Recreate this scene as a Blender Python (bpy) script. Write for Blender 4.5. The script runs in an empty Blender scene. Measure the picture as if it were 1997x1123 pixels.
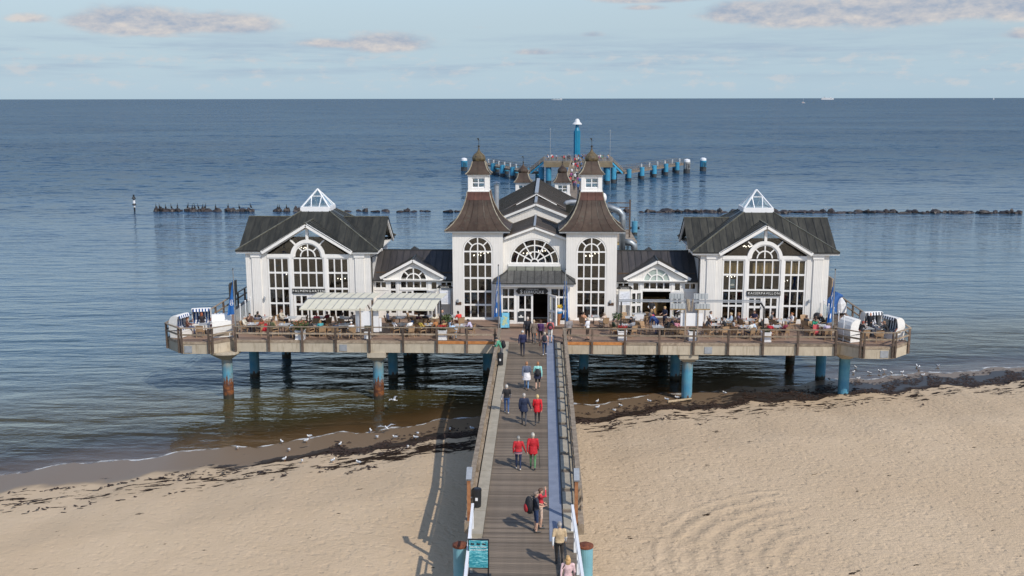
import bpy, bmesh, math, random
from mathutils import Vector, Matrix, geometry
from math import radians, sin, cos, pi

random.seed(7)
scene = bpy.context.scene
COL = scene.collection

# ---------------------------------------------------------------- camera, sky, sun, exposure
cam_data = bpy.data.cameras.new('camera')
cam_data.lens = 36.054
cam_data.sensor_width = 36
cam_data.clip_start = 0.5
cam_data.clip_end = 120000
cam = bpy.data.objects.new('camera', cam_data)
COL.objects.link(cam)
cam.location = (1.02, 0, 20.8)
cam.rotation_euler = (Matrix.Rotation(radians(2.05), 3, 'Z') @ Matrix.Rotation(pi/2 - radians(10.48), 3, 'X')
                      @ Matrix.Rotation(-radians(0.085), 3, 'Z')).to_euler()
scene.camera = cam

SUN_DIR = Vector((0.478, -0.547, 0.687)).normalized()      # towards the sun: behind the camera, to the right
sun_el = math.asin(SUN_DIR.z)
sun_az = math.atan2(SUN_DIR.x, SUN_DIR.y)
sl = bpy.data.lights.new('sun', 'SUN')
sl.energy = 2.85
sl.angle = radians(0.55)
sl.color = (1.0, 0.93, 0.83)
sun = bpy.data.objects.new('sun', sl)
COL.objects.link(sun)
sun.rotation_euler = (-SUN_DIR).to_track_quat('-Z', 'Y').to_euler()

vs = scene.view_settings
vs.view_transform = 'Standard'
vs.look = 'None'
vs.exposure = 0.25
vs.gamma = 1.0
vs.use_curve_mapping = False
scene.cycles.max_bounces = 6
scene.cycles.transparent_max_bounces = 12
scene.cycles.caustics_reflective = False
scene.cycles.caustics_refractive = False


# ---------------------------------------------------------------- node maths helper
class X:
    """A socket one can do arithmetic with."""
    def __init__(s, nt, sock): s.nt = nt; s.k = sock
    def m(s, op, *a, clamp=False):
        n = s.nt.nodes.new('ShaderNodeMath'); n.operation = op; n.use_clamp = clamp
        for i, v in enumerate((s,) + a):
            if isinstance(v, X): s.nt.links.new(v.k, n.inputs[i])
            else: n.inputs[i].default_value = v
        return X(s.nt, n.outputs[0])
    def __add__(s, o): return s.m('ADD', o)
    def __radd__(s, o): return s.m('ADD', o)
    def __sub__(s, o): return s.m('SUBTRACT', o)
    def __mul__(s, o): return s.m('MULTIPLY', o)
    def __rmul__(s, o): return s.m('MULTIPLY', o)
    def __truediv__(s, o): return s.m('DIVIDE', o)
    def __neg__(s): return s.m('MULTIPLY', -1.0)
    def rsub(s, o): return (-s) + o
    def step(s, a, b):                       # smooth 0..1 between a and b
        n = s.nt.nodes.new('ShaderNodeMapRange'); n.interpolation_type = 'SMOOTHSTEP'
        s.nt.links.new(s.k, n.inputs[0]); n.inputs[1].default_value = a; n.inputs[2].default_value = b
        return X(s.nt, n.outputs[0])

def node(nt, typ, ins=None, **kw):
    n = nt.nodes.new(typ)
    for k, v in kw.items(): setattr(n, k, v)
    for k, v in (ins or {}).items():
        if isinstance(v, X): nt.links.new(v.k, n.inputs[k])
        elif isinstance(v, bpy.types.NodeSocket): nt.links.new(v, n.inputs[k])
        else: n.inputs[k].default_value = v
    return n

def noise(nt, vec, scale, detail=3, rough=0.5, dist=0.0):
    n = node(nt, 'ShaderNodeTexNoise', {'Vector': vec, 'Scale': scale, 'Detail': detail, 'Roughness': rough, 'Distortion': dist})
    return X(nt, n.outputs[0])

def combine(nt, x, y, z):
    return X(nt, node(nt, 'ShaderNodeCombineXYZ', {0: x, 1: y, 2: z}).outputs[0])

def mixc(nt, f, a, b):
    n = nt.nodes.new('ShaderNodeMix'); n.data_type = 'RGBA'
    for k, v in ((0, f), (6, a), (7, b)):
        if isinstance(v, X): nt.links.new(v.k, n.inputs[k])
        elif k == 0: n.inputs[k].default_value = v
        else: n.inputs[k].default_value = tuple(v) + (1,) if len(v) == 3 else v
    return X(nt, n.outputs[2])

# ---------------------------------------------------------------- sky with clouds
world = bpy.data.worlds.new('World')
scene.world = world
world.use_nodes = True
nt = world.node_tree
nt.nodes.clear()
sky = node(nt, 'ShaderNodeTexSky', sky_type='NISHITA', sun_disc=False, sun_elevation=sun_el, sun_rotation=sun_az,
           altitude=20.0, air_density=1.0, dust_density=0.6, ozone_density=1.6)
tc = node(nt, 'ShaderNodeTexCoord')
sp = node(nt, 'ShaderNodeSeparateXYZ', {0: tc.outputs['Generated']})
dx, dy, dz = (X(nt, sp.outputs[i]) for i in range(3))
az = dx.m('ARCTAN2', dy)
el = dz.m('ARCSINE')
def cloud_field(e, k=1.0):                     # billowy field, stretched along the horizon
    wx = noise(nt, combine(nt, az*7.0, e*16.0, 5.0), 2.0, 2)*0.30
    v1 = combine(nt, az*11.0 + wx, e*30.0 + wx, 0.0)
    v2 = combine(nt, az*34.0, e*74.0 + wx*2.0, 3.0)
    v3 = combine(nt, az*95.0, e*190.0, 6.0)
    return noise(nt, v1, 1.5, 4, 0.5)*0.52 + noise(nt, v2, 1.5, 5, 0.6)*0.33 + noise(nt, v3, 1.5, 4, 0.65)*0.15
def px_bank(px, py, sx, sy, amp):            # a bank of cloud: centre and half size as angles of azimuth / elevation
    a0 = math.atan((px - 998.5)/2000) - radians(2.05); e0 = (191.5 - py)/2000
    a = (az - a0)/(sx/2000); e = (el - e0)/(sy/2000)
    e = e.m('MAXIMUM', e*-1.7)               # flatter below than above
    return ((a*a + e*e)*-0.9).m('EXPONENT')*amp
BANKS = [(300, 62, 120, 34, 1.0), (440, 60, 120, 26, .85), (200, 60, 60, 22, .75), (85, 56, 50, 14, .62), (540, 62, 50, 10, .45), (330, 80, 130, 9, .5),
         (660, 92, 80, 14, .72), (760, 92, 90, 26, .85), (1440, 42, 100, 26, .95), (1560, 46, 130, 34, 1.0), (1710, 42, 110, 48, 1.05), (1800, 46, 70, 26, .95), (1870, 34, 70, 44, .95), (1960, 44, 90, 34, 1.0),
         (1260, 10, 120, 14, .8), (1250, 26, 50, 8, .6), (1080, 0, 80, 8, .7), (1975, 86, 40, 13, .7), (1150, 74, 32, 9, .55), (960, 60, 60, 7, .35), (1040, 106, 60, 10, .6)]
bank = None
for b in BANKS:
    t = px_bank(*b); bank = t if bank is None else bank.m('MAXIMUM', t)
high = el.step(0.10, 0.22)                   # scattered fair-weather cumulus over the rest of the sky
f0 = cloud_field(el)
f1 = cloud_field(el + 0.0075)
dens = (f0*1.25 + bank*1.20 + high*0.14 - 0.90).step(0.0, 0.50)
veil = noise(nt, combine(nt, az*5.0, el*60.0, 9.0), 1.5, 4, 0.6).step(0.40, 0.75)*el.step(0.068, 0.045)*el.step(0.010, 0.03)*0.75      # grey-blue layers low over the sea
puff = (noise(nt, combine(nt, az*26.0, el*64.0, 14.0), 1.5, 6, 0.62)).step(0.50, 0.68)*el.step(0.050, 0.034)*el.step(0.003, 0.014)*0.62
lit = ((f0 - f1)*4.2 + 0.46).m('MINIMUM', 1.0).m('MAXIMUM', 0.0)
cloud_col = mixc(nt, lit, (2.01, 2.37, 2.99), (3.87, 3.61, 3.47))
base = mixc(nt, el.step(0.30, 0.03)*0.9, X(nt, sky.outputs[0]), mixc(nt, el.step(0.0, 0.09), (2.22, 3.08, 3.82), (2.34, 2.93, 3.42)))
c1 = mixc(nt, veil, base, (2.01, 2.59, 3.32))
c1 = mixc(nt, puff, c1, (3.36, 3.47, 3.61))
c2 = mixc(nt, dens*0.92, c1, cloud_col)
bg = node(nt, 'ShaderNodeBackground', {'Color': c2, 'Strength': 0.15})
out = node(nt, 'ShaderNodeOutputWorld', {0: bg.outputs[0]})

# ---------------------------------------------------------------- materials
MAT = {}
def material(name):
    m = bpy.data.materials.new(name); m.use_nodes = True
    m.node_tree.nodes.clear()
    return m, m.node_tree

def finish(nt, shader):
    node(nt, 'ShaderNodeOutputMaterial', {0: shader})

def surf(name, col, rough=0.6, var=0.15, scale=3.0, bump=0.0, bscale=40.0, metal=0.0, rnd=0.0, stain=None, spec=0.5,
         coord='Object', stretch=(1, 1, 1), col2=None, grain=0.0):
    """General worn surface: base colour broken up by two noises, a per-object tint (rnd), optional streaky stain colour."""
    if name in MAT: return MAT[name]
    m, nt = material(name)
    t = node(nt, 'ShaderNodeTexCoord')
    mp = node(nt, 'ShaderNodeMapping', {'Vector': t.outputs[coord], 'Scale': stretch})
    v = mp.outputs[0]
    n1 = noise(nt, v, scale, 4, 0.6)
    f = n1.step(0.25, 0.75)
    a = tuple(c*(1 - var) for c in col); b = tuple(min(1, c*(1 + var)) for c in col)
    if col2: b = col2
    c = mixc(nt, f, a, b)
    if grain:
        g = noise(nt, v, bscale, 2, 0.7).step(0.3, 0.7)
        c = mixc(nt, g*grain, c, tuple(x*0.45 for x in col))
    if stain:
        s = noise(nt, node(nt, 'ShaderNodeMapping', {'Vector': t.outputs[coord], 'Scale': (6, 6, 0.7)}).outputs[0], 1.0, 4, 0.6).step(stain[3], stain[3] + 0.22)
        c = mixc(nt, s*stain[4], c, stain[:3])
    if rnd:
        oi = node(nt, 'ShaderNodeObjectInfo')
        r = X(nt, oi.outputs['Random'])
        hs = node(nt, 'ShaderNodeHueSaturation', {'Color': c, 'Value': r*(2*rnd) + (1 - rnd)})
        c = X(nt, hs.outputs[0])
    ins = {'Base Color': c, 'Roughness': rough, 'Metallic': metal, 'Specular IOR Level': spec}
    if bump:
        bn = node(nt, 'ShaderNodeBump', {'Strength': 1.0, 'Distance': bump, 'Height': noise(nt, v, bscale, 3, 0.6)})
        ins['Normal'] = bn.outputs[0]
    p = node(nt, 'ShaderNodeBsdfPrincipled', ins)
    finish(nt, p.outputs[0])
    MAT[name] = m
    return m

def boards(name, col, pitch=0.12, axis='xy', dark=0.5, rough=0.55, var=0.06):
    """Painted vertical tongue and groove boards: narrow grooves in relief."""
    m, nt = material(name)
    t = node(nt, 'ShaderNodeTexCoord')
    s = node(nt, 'ShaderNodeSeparateXYZ', {0: t.outputs['Object']})
    u = X(nt, s.outputs[0]) + X(nt, s.outputs[1])
    w = (u/pitch).m('FRACT')
    gro = ((w - 0.5).m('ABSOLUTE')).step(0.42, 0.49)
    n1 = noise(nt, t.outputs['Object'], 1.3, 4, 0.6).step(0.3, 0.75)
    st = noise(nt, node(nt, 'ShaderNodeMapping', {'Vector': t.outputs['Object'], 'Scale': (5, 5, 0.35)}).outputs[0], 1.0, 4, 0.6).step(0.55, 0.8)
    c = mixc(nt, n1, col, tuple(x*(1 - var) for x in col))
    c = mixc(nt, st*0.22, c, (0.42, 0.38, 0.31))
    c = mixc(nt, gro*0.22, c, tuple(x*dark for x in col))
    b = node(nt, 'ShaderNodeBump', {'Strength': 1.0, 'Distance': 0.012, 'Height': gro.rsub(1.0)})
    p = node(nt, 'ShaderNodeBsdfPrincipled', {'Base Color': c, 'Roughness': rough, 'Normal': b.outputs[0], 'Specular IOR Level': 0.3})
    finish(nt, p.outputs[0])
    MAT[name] = m
    return m

def glass(name, tint=(0.905, 0.91, 0.885), refl=1.0):
    """Real panes are never quite flat or alike: each reflects a slightly different direction and has its own tint."""
    m, nt = material(name)
    t = node(nt, 'ShaderNodeTexCoord'); oi = node(nt, 'ShaderNodeObjectInfo')
    b = node(nt, 'ShaderNodeBump', {'Strength': 1.0, 'Distance': 0.02, 'Height': noise(nt, t.outputs['Object'], 1.2, 2)})
    wn = node(nt, 'ShaderNodeTexWhiteNoise', {'W': X(nt, oi.outputs['Random'])}, noise_dimensions='1D')
    v = node(nt, 'ShaderNodeVectorMath', {0: wn.outputs['Color'], 1: (0.5, 0.5, 0.5)}, operation='SUBTRACT')
    v2 = node(nt, 'ShaderNodeVectorMath', {0: v.outputs[0], 'Scale': 0.10}, operation='SCALE')
    v3 = node(nt, 'ShaderNodeVectorMath', {0: v2.outputs[0], 1: b.outputs[0]}, operation='ADD')
    v4 = node(nt, 'ShaderNodeVectorMath', {0: v3.outputs[0]}, operation='NORMALIZE')
    g = node(nt, 'ShaderNodeBsdfGlossy', {'Color': (0.9, 0.95, 1, 1), 'Roughness': 0.02, 'Normal': v4.outputs[0]})
    k = X(nt, oi.outputs['Random'])
    tr = node(nt, 'ShaderNodeBsdfTransparent', {'Color': mixc(nt, k, tuple(c*0.92 for c in tint), tint)})
    gb = node(nt, 'ShaderNodeNewGeometry')
    fr = node(nt, 'ShaderNodeFresnel', {'IOR': X(nt, gb.outputs['Backfacing'])*-0.8333 + 1.5})     # same reflectance from both faces of the pane
    mx = node(nt, 'ShaderNodeMixShader', {0: (X(nt, fr.outputs[0])*refl + 0.03).m('MINIMUM', 1.0), 1: tr.outputs[0], 2: g.outputs[0]})
    finish(nt, mx.outputs[0])
    MAT[name] = m
    return m

def emit(name, col, strength):
    m, nt = material(name)
    finish(nt, node(nt, 'ShaderNodeEmission', {'Color': col + (1,), 'Strength': strength}).outputs[0])
    MAT[name] = m
    return m

WHITE = boards('white_boards', (0.815, 0.785, 0.73))
TRIM = surf('white_trim', (0.81, 0.79, 0.75), 0.45, 0.05, 2.0, stain=(0.45, 0.42, 0.36, 0.58, 0.25))
ROOF_DARK = surf('dark_patina_sheet', (0.034, 0.035, 0.030), 0.42, 0.3, 1.6, 0.004, 12, rnd=0.2, spec=0.3, stretch=(2.2, .45, .45), col2=(0.052, 0.050, 0.040), stain=(0.13, 0.15, 0.13, 0.60, 0.35))
ROOF_BROWN = surf('brown_copper_sheet', (0.068, 0.043, 0.031), 0.45, 0.3, 1.4, 0.004, 10, rnd=0.2, spec=0.3, col2=(0.084, 0.058, 0.041), stain=(0.085, 0.10, 0.072, 0.54, 0.5))
ROOF_RED = surf('red_copper_sheet', (0.105, 0.048, 0.035), 0.5, 0.25, 2.0, 0.003, 12, rnd=0.12, spec=0.3)
ROOF_SLATE = surf('slate_grey_sheet', (0.050, 0.048, 0.052), 0.42, 0.25, 1.6, 0.004, 12, rnd=0.2, spec=0.35, stretch=(2.2, .45, .45), col2=(0.070, 0.062, 0.058), stain=(0.14, 0.15, 0.15, 0.6, 0.35))
SEAM = surf('seam_metal', (0.030, 0.030, 0.027), 0.5, 0.2, 4)
BULB = surf('weathered_bronze', (0.085, 0.060, 0.034), 0.4, 0.3, 3.0, 0.003, 16, spec=0.4, col2=(0.16, 0.125, 0.065), stain=(0.03, 0.026, 0.02, 0.52, 0.75))
GLASS = glass('window_glass')
GLASS_CLEAR = glass('clear_glass', (0.90, 0.94, 0.94))
GLASS_FROST = surf('frosted_glass', (0.36, 0.42, 0.38), 0.25, 0.1, 3)
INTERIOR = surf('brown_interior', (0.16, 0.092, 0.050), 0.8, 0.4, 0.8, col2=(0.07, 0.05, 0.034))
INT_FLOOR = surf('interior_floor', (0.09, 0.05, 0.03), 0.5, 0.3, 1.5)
CURTAIN = surf('ochre_curtain', (0.72, 0.52, 0.22), 0.8, 0.3, 1.0, stretch=(9, 1, 0.3), col2=(0.33, 0.22, 0.09))
CONCRETE = surf('stained_concrete', (0.47, 0.405, 0.305), 0.8, 0.12, 1.2, 0.006, 25, rnd=0.07, stain=(0.22, 0.165, 0.10, 0.50, 0.55))
CURB = surf('pale_concrete', (0.36, 0.32, 0.25), 0.8, 0.14, 2.0, 0.005, 30, stain=(0.20, 0.16, 0.11, 0.56, 0.5))
WOOD = surf('weathered_timber', (0.30, 0.225, 0.155), 0.75, 0.3, 3.0, 0.006, 20, rnd=0.25, stretch=(1, 1, 1), col2=(0.43, 0.345, 0.25), grain=0.4)
WOOD_DARK = surf('dark_timber', (0.105, 0.072, 0.052), 0.75, 0.3, 4.0, 0.006, 20, rnd=0.3, col2=(0.19, 0.135, 0.10), grain=0.5)
WOOD_NEW = surf('new_orange_timber', (0.48, 0.17, 0.045), 0.6, 0.2, 3.0, 0.004, 30, col2=(0.60, 0.26, 0.08))
PLANK = surf('grooved_plank', (0.185, 0.145, 0.108), 0.65, 0.25, 2.2, 0.004, 30, rnd=0.32, stretch=(1, 6, 1), col2=(0.245, 0.195, 0.145), grain=0.35)
MATTING = surf('blue_grey_matting', (0.185, 0.215, 0.285), 0.75, 0.10, 1.6, 0.003, 50, rnd=0.04, col2=(0.22, 0.25, 0.32))
STEEL = surf('galvanised_steel', (0.42, 0.45, 0.47), 0.38, 0.12, 5, metal=0.85)
STEEL_DULL = surf('dull_steel', (0.36, 0.38, 0.40), 0.5, 0.12, 5, metal=0.3)
WHITE_PAINT = surf('white_paint', (0.80, 0.80, 0.80), 0.4, 0.05, 4, stain=(0.4, 0.33, 0.25, 0.62, 0.4))
BLACK = surf('black_paint', (0.015, 0.015, 0.016), 0.4, 0.2, 5)
RUST = surf('rust_red', (0.13, 0.035, 0.018), 0.85, 0.4, 6, 0.006, 30, col2=(0.22, 0.07, 0.03))
SIGN_BLACK = surf('sign_black', (0.018, 0.018, 0.017), 0.4, 0.1, 5)
LETTER = surf('sign_letters', (0.78, 0.77, 0.72), 0.5, 0.03, 5)
WICKER = surf('tan_wicker', (0.40, 0.255, 0.14), 0.75, 0.2, 30, 0.01, 70, rnd=0.16, col2=(0.48, 0.32, 0.185), grain=0.35)
TABLE_TOP = surf('stone_table_top', (0.42, 0.43, 0.43), 0.3, 0.12, 5, rnd=0.12)
ROCK = surf('wet_boulder', (0.020, 0.016, 0.015), 0.5, 0.4, 2.0, 0.05, 5, rnd=0.4, col2=(0.058, 0.043, 0.037))
CROC = surf('cormorant_black', (0.012, 0.012, 0.013), 0.5, 0.2, 5)
GULL_W = surf('gull_white', (0.80, 0.80, 0.78), 0.7, 0.05, 8)
GULL_G = surf('gull_grey', (0.34, 0.36, 0.39), 0.7, 0.1, 8)
ORANGE = surf('beak_orange', (0.60, 0.22, 0.03), 0.5, 0.1, 8)
SKIN = surf('skin', (0.56, 0.35, 0.25), 0.55, 0.08, 6)

def plain(col, rough=0.75, var=0.12):
    """Cloth or paint of one colour, slightly uneven; shared by colour."""
    key = 'cloth_%d_%d_%d_%d' % (int(col[0]*255), int(col[1]*255), int(col[2]*255), int(rough*100))
    return surf(key, col, rough, var + .08, 7.0, 0.02, 11)

def pile_paint(name, rust_top, fade, stain_top=0.5):
    """Blue coated pile: real paint colour, weathered grey-brown collar, rust climbing from the foot (by height above the water)."""
    m, nt = material(name)
    t = node(nt, 'ShaderNodeTexCoord')
    s = node(nt, 'ShaderNodeSeparateXYZ', {0: t.outputs['Object']})
    z = X(nt, s.outputs[2])
    st = noise(nt, node(nt, 'ShaderNodeMapping', {'Vector': t.outputs['Object'], 'Scale': (4, 4, 0.5)}).outputs[0], 1.6, 5, 0.65)
    rag = noise(nt, node(nt, 'ShaderNodeMapping', {'Vector': t.outputs['Object'], 'Scale': (5, 5, 1.1)}).outputs[0], 1.7, 6, 0.72)
    fl = noise(nt, t.outputs['Object'], 3.2, 6, 0.7)
    n1 = noise(nt, t.outputs['Object'], 1.2, 4, 0.6).step(0.3, 0.7)
    blue = mixc(nt, n1, (0.050, 0.23, 0.37), (0.11, 0.33, 0.42))
    blue = mixc(nt, noise(nt, t.outputs['Object'], 0.7, 3).step(0.35, 0.65)*fade, blue, (0.30, 0.36, 0.33))
    blue = mixc(nt, (fl - z*0.02).step(0.60, 0.66)*0.7, blue, (0.20, 0.17, 0.12))
    c = mixc(nt, (z + st*1.6).step(3.3 - stain_top, 4.2), blue, (0.26, 0.215, 0.15))
    r = (rag*3.4 - z - 1.7 + rust_top*1.25)
    c = mixc(nt, r.step(0.0, 0.22), c, mixc(nt, fl.step(0.4, 0.6), (0.24, 0.085, 0.025), (0.09, 0.035, 0.02)))
    c = mixc(nt, (z*-1.0 + rag*0.8).step(0.0, 0.22), c, (0.035, 0.030, 0.018))
    p = node(nt, 'ShaderNodeBsdfPrincipled', {'Base Color': c, 'Roughness': 0.55})
    finish(nt, p.outputs[0])
    return m
PILE = pile_paint('blue_pile_paint', 0.25, 0.45)
PILE_RUSTY = pile_paint('rusty_pile_paint', 1.25, 0.8, 0.9)
PILE_CLEAN = pile_paint('bright_pile_paint', -0.6, 0.15, -0.6)

# ---------------------------------------------------------------- mesh builder
class MB:
    def __init__(s): s.v = []; s.f = []; s.mi = []; s.cur = 0
    def add(s, verts, faces):
        o = len(s.v); s.v += [tuple(p) for p in verts]
        for f in faces: s.f.append(tuple(i + o for i in f)); s.mi.append(s.cur)
        return s
    def hexa(s, p):                    # 8 points: bottom 0-3 ccw, top 4-7
        return s.add(p, [(3, 2, 1, 0), (4, 5, 6, 7), (0, 1, 5, 4), (1, 2, 6, 5), (2, 3, 7, 6), (3, 0, 4, 7)])
    def box(s, x0, y0, z0, x1, y1, z1):
        return s.hexa([(x0, y0, z0), (x1, y0, z0), (x1, y1, z0), (x0, y1, z0), (x0, y0, z1), (x1, y0, z1), (x1, y1, z1), (x0, y1, z1)])
    def bar(s, a, b, w, h, up=(0, 0, 1)):      # box beam from a to b, w wide, h high
        a = Vector(a); b = Vector(b); d = (b - a).normalized(); up = Vector(up)
        if abs(d.dot(up)) > 0.98: up = Vector((0, 1, 0))
        sd = d.cross(up).normalized()*(w/2); u = sd.cross(d).normalized()*(h/2)
        return s.hexa([a - sd - u, a + sd - u, b + sd - u, b - sd - u, a - sd + u, a + sd + u, b + sd + u, b - sd + u])
    def prism(s, poly, z0, z1):
        n = len(poly)
        return s.add([(x, y, z0) for x, y in poly] + [(x, y, z1) for x, y in poly],
                     [tuple(range(n - 1, -1, -1)), tuple(range(n, 2*n))] + [(i, (i + 1) % n, (i + 1) % n + n, i + n) for i in range(n)])
    def slab(s, poly, off):            # planar 3d polygon thickened by the vector off
        n = len(poly); off = Vector(off)
        return s.add([Vector(p) for p in poly] + [Vector(p) + off for p in poly],
                     [tuple(range(n - 1, -1, -1)), tuple(range(n, 2*n))] + [(i, (i + 1) % n, (i + 1) % n + n, i + n) for i in range(n)])
    def tube(s, pts, rad, n=8, cap=True):
        pts = [Vector(p) for p in pts]; rad = rad if isinstance(rad, (list, tuple)) else [rad]*len(pts)
        vs = []; fs = []; prev = None
        for i, p in enumerate(pts):
            d = (pts[min(i + 1, len(pts) - 1)] - pts[max(i - 1, 0)]).normalized()
            u = (prev if prev is not None else (Vector((1, 0, 0)) if abs(d.x) < 0.9 else Vector((0, 1, 0))))
            u = (u - d*u.dot(d)).normalized(); prev = u; w = d.cross(u)
            for k in range(n):
                a = 2*pi*k/n; vs.append(p + (u*cos(a) + w*sin(a))*rad[i])
        for i in range(len(pts) - 1):
            for k in range(n): fs.append((i*n + k, i*n + (k + 1) % n, (i + 1)*n + (k + 1) % n, (i + 1)*n + k))
        if cap: fs += [tuple(range(n - 1, -1, -1)), tuple(range((len(pts) - 1)*n, len(pts)*n))]
        return s.add(vs, fs)
    def lathe(s, prof, n=12, c=(0, 0), rot=0.0, square=0.0):
        """prof: (radius, z). square>0 blends the ring towards a square of the same half width."""
        vs = []; fs = []
        for r, z in prof:
            for k in range(n):
                a = 2*pi*k/n + rot; q = r
                if square: q = r*((1 - square) + square/max(abs(cos(a)), abs(sin(a))))
                vs.append((c[0] + q*cos(a), c[1] + q*sin(a), z))
        for i in range(len(prof) - 1):
            for k in range(n): fs.append((i*n + k, i*n + (k + 1) % n, (i + 1)*n + (k + 1) % n, (i + 1)*n + k))
        fs += [tuple(range(n - 1, -1, -1)), tuple(range((len(prof) - 1)*n, len(prof)*n))]
        return s.add(vs, fs)
    def ball(s, c, r, n=8, m=6):
        if not isinstance(r, (list, tuple)): r = (r, r, r)
        vs = [(c[0], c[1], c[2] - r[2])]; fs = []
        for j in range(1, m):
            t = -pi/2 + pi*j/m
            for k in range(n): vs.append((c[0] + r[0]*cos(t)*cos(2*pi*k/n), c[1] + r[1]*cos(t)*sin(2*pi*k/n), c[2] + r[2]*sin(t)))
        vs.append((c[0], c[1], c[2] + r[2])); L = len(vs) - 1
        for k in range(n):
            fs.append((0, 1 + (k + 1) % n, 1 + k)); fs.append((L, 1 + (m - 2)*n + k, 1 + (m - 2)*n + (k + 1) % n))
        for j in range(m - 2):
            for k in range(n): fs.append((1 + j*n + k, 1 + j*n + (k + 1) % n, 1 + (j + 1)*n + (k + 1) % n, 1 + (j + 1)*n + k))
        return s.add(vs, fs)
    def wallpoly(s, outer, holes, y, depth):
        """A wall in the XZ plane facing -Y at y with openings; reveals run back by depth."""
        loops = [[Vector((x, 0, z)) for x, z in l] for l in [outer] + holes]
        flat = [p for l in loops for p in l]
        tris = geometry.tessellate_polygon([[Vector((p.x, p.z, 0)) for p in l] for l in loops])
        n = len(flat)
        vs = [(p.x, y, p.z) for p in flat] + [(p.x, y + depth, p.z) for p in flat]
        fs = []
        for t in tris:
            a, b, c = (flat[i] for i in t)
            if (b.x - a.x)*(c.z - a.z) - (b.z - a.z)*(c.x - a.x) < 0: t = (t[0], t[2], t[1])
            fs.append(tuple(t)); fs.append((t[2] + n, t[1] + n, t[0] + n))
        o = 0
        for l in loops:
            m = len(l)
            for i in range(m): fs.append((o + i, o + (i + 1) % m, o + (i + 1) % m + n, o + i + n))
            o += m
        return s.add(vs, fs)
    def polyslab(s, poly, y0, y1):     # XZ polygon extruded from y0 to y1
        n = len(poly)
        return s.add([(x, y0, z) for x, z in poly] + [(x, y1, z) for x, z in poly],
                     [tuple(range(n)), tuple(range(2*n - 1, n - 1, -1))] + [((i + 1) % n, i, i + n, (i + 1) % n + n) for i in range(n)])
    def ring(s, cx, cz, r0, r1, a0, a1, y0, y1, n=12, ez=1.0):
        for i in range(n):
            t0 = a0 + (a1 - a0)*i/n; t1 = a0 + (a1 - a0)*(i + 1)/n
            s.polyslab([(cx + r0*cos(t0), cz + ez*r0*sin(t0)), (cx + r1*cos(t0), cz + ez*r1*sin(t0)), (cx + r1*cos(t1), cz + ez*r1*sin(t1)), (cx + r0*cos(t1), cz + ez*r0*sin(t1))], y0, y1)
        return s
    def mesh(s, name, mats, smooth=False):
        me = bpy.data.meshes.new(name); me.from_pydata(s.v, [], s.f)
        mats = mats if isinstance(mats, (list, tuple)) else [mats]
        for m in mats: me.materials.append(m)
        if len(mats) > 1: me.polygons.foreach_set('material_index', s.mi)
        bm = bmesh.new(); bm.from_mesh(me); bmesh.ops.recalc_face_normals(bm, faces=bm.faces); bm.to_mesh(me); bm.free()
        if smooth: me.polygons.foreach_set('use_smooth', [True]*len(me.polygons))
        me.update()
        return me
    def build(s, name, mats, parent=None, loc=(0, 0, 0), rz=0.0, smooth=False):
        return link(name, s.mesh(name, mats, smooth), parent, loc, rz)

def link(name, data, parent=None, loc=(0, 0, 0), rz=0.0):
    o = bpy.data.objects.new(name, data); COL.objects.link(o)
    o.location = loc; o.rotation_euler = (0, 0, rz)
    if parent: o.parent = parent
    return o

def tag(o, label=None, cat=None, group=None, kind=None):
    if label: o['label'] = label
    if cat: o['category'] = cat
    if group: o['group'] = group
    if kind: o['kind'] = kind
    return o

def thing(name, label, cat, loc=(0, 0, 0), rz=0.0, group=None):
    o = bpy.data.objects.new(name, None); COL.objects.link(o)
    o.empty_display_size = 0.2
    o.location = loc; o.rotation_euler = (0, 0, rz)
    return tag(o, label, cat, group)

KIDS = {}
def copy_tree(root, loc, rz, label, group=None, scale=None):
    """A copy of a thing, of its parts and of their sub-parts (mesh data shared)."""
    if root.name not in KIDS:
        KIDS[root.name] = [(c, list(c.children)) for c in root.children]
    r = root.copy(); COL.objects.link(r); r.location = loc; r.rotation_euler = (0, 0, rz)
    if label: r['label'] = label
    if group: r['group'] = group
    if scale: r.scale = (scale, scale, scale)
    for c, gs in KIDS[root.name]:
        k = c.copy(); COL.objects.link(k); k.parent = r
        for g in gs:
            h = g.copy(); COL.objects.link(h); h.parent = k
    return r

def text_mesh(txt, size, mat, extrude=0.008, name='lettering', align='CENTER', spacing=1.0):
    cu = bpy.data.curves.new(name, 'FONT'); cu.body = txt; cu.size = size; cu.extrude = extrude
    cu.align_x = align; cu.align_y = 'CENTER'; cu.resolution_u = 2; cu.space_character = spacing
    ob = bpy.data.objects.new(name, cu); COL.objects.link(ob)
    dg = bpy.context.evaluated_depsgraph_get()
    me = bpy.data.meshes.new_from_object(ob.evaluated_get(dg))
    bpy.data.objects.remove(ob); bpy.data.curves.remove(cu)
    me.materials.clear(); me.materials.append(mat); me.name = name
    return me

def text(txt, size, mat, parent, loc, rot=(pi/2, 0, 0), **kw):
    o = link('lettering', text_mesh(txt, size, mat, **kw), parent, loc)
    o.rotation_euler = rot
    return o

def clip_strip(poly, u0, u1):
    def half(pts, k, sgn):
        res = []
        for i in range(len(pts)):
            a, b = pts[i], pts[(i + 1) % len(pts)]
            da, db = sgn*(a[0] - k), sgn*(b[0] - k)
            if da >= 0: res.append(a)
            if da*db < 0:
                t = da/(da - db); res.append((a[0] + (b[0] - a[0])*t, a[1] + (b[1] - a[1])*t))
        return res
    p = half(poly, u0, 1)
    return half(p, u1, -1) if len(p) > 2 else []

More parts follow.
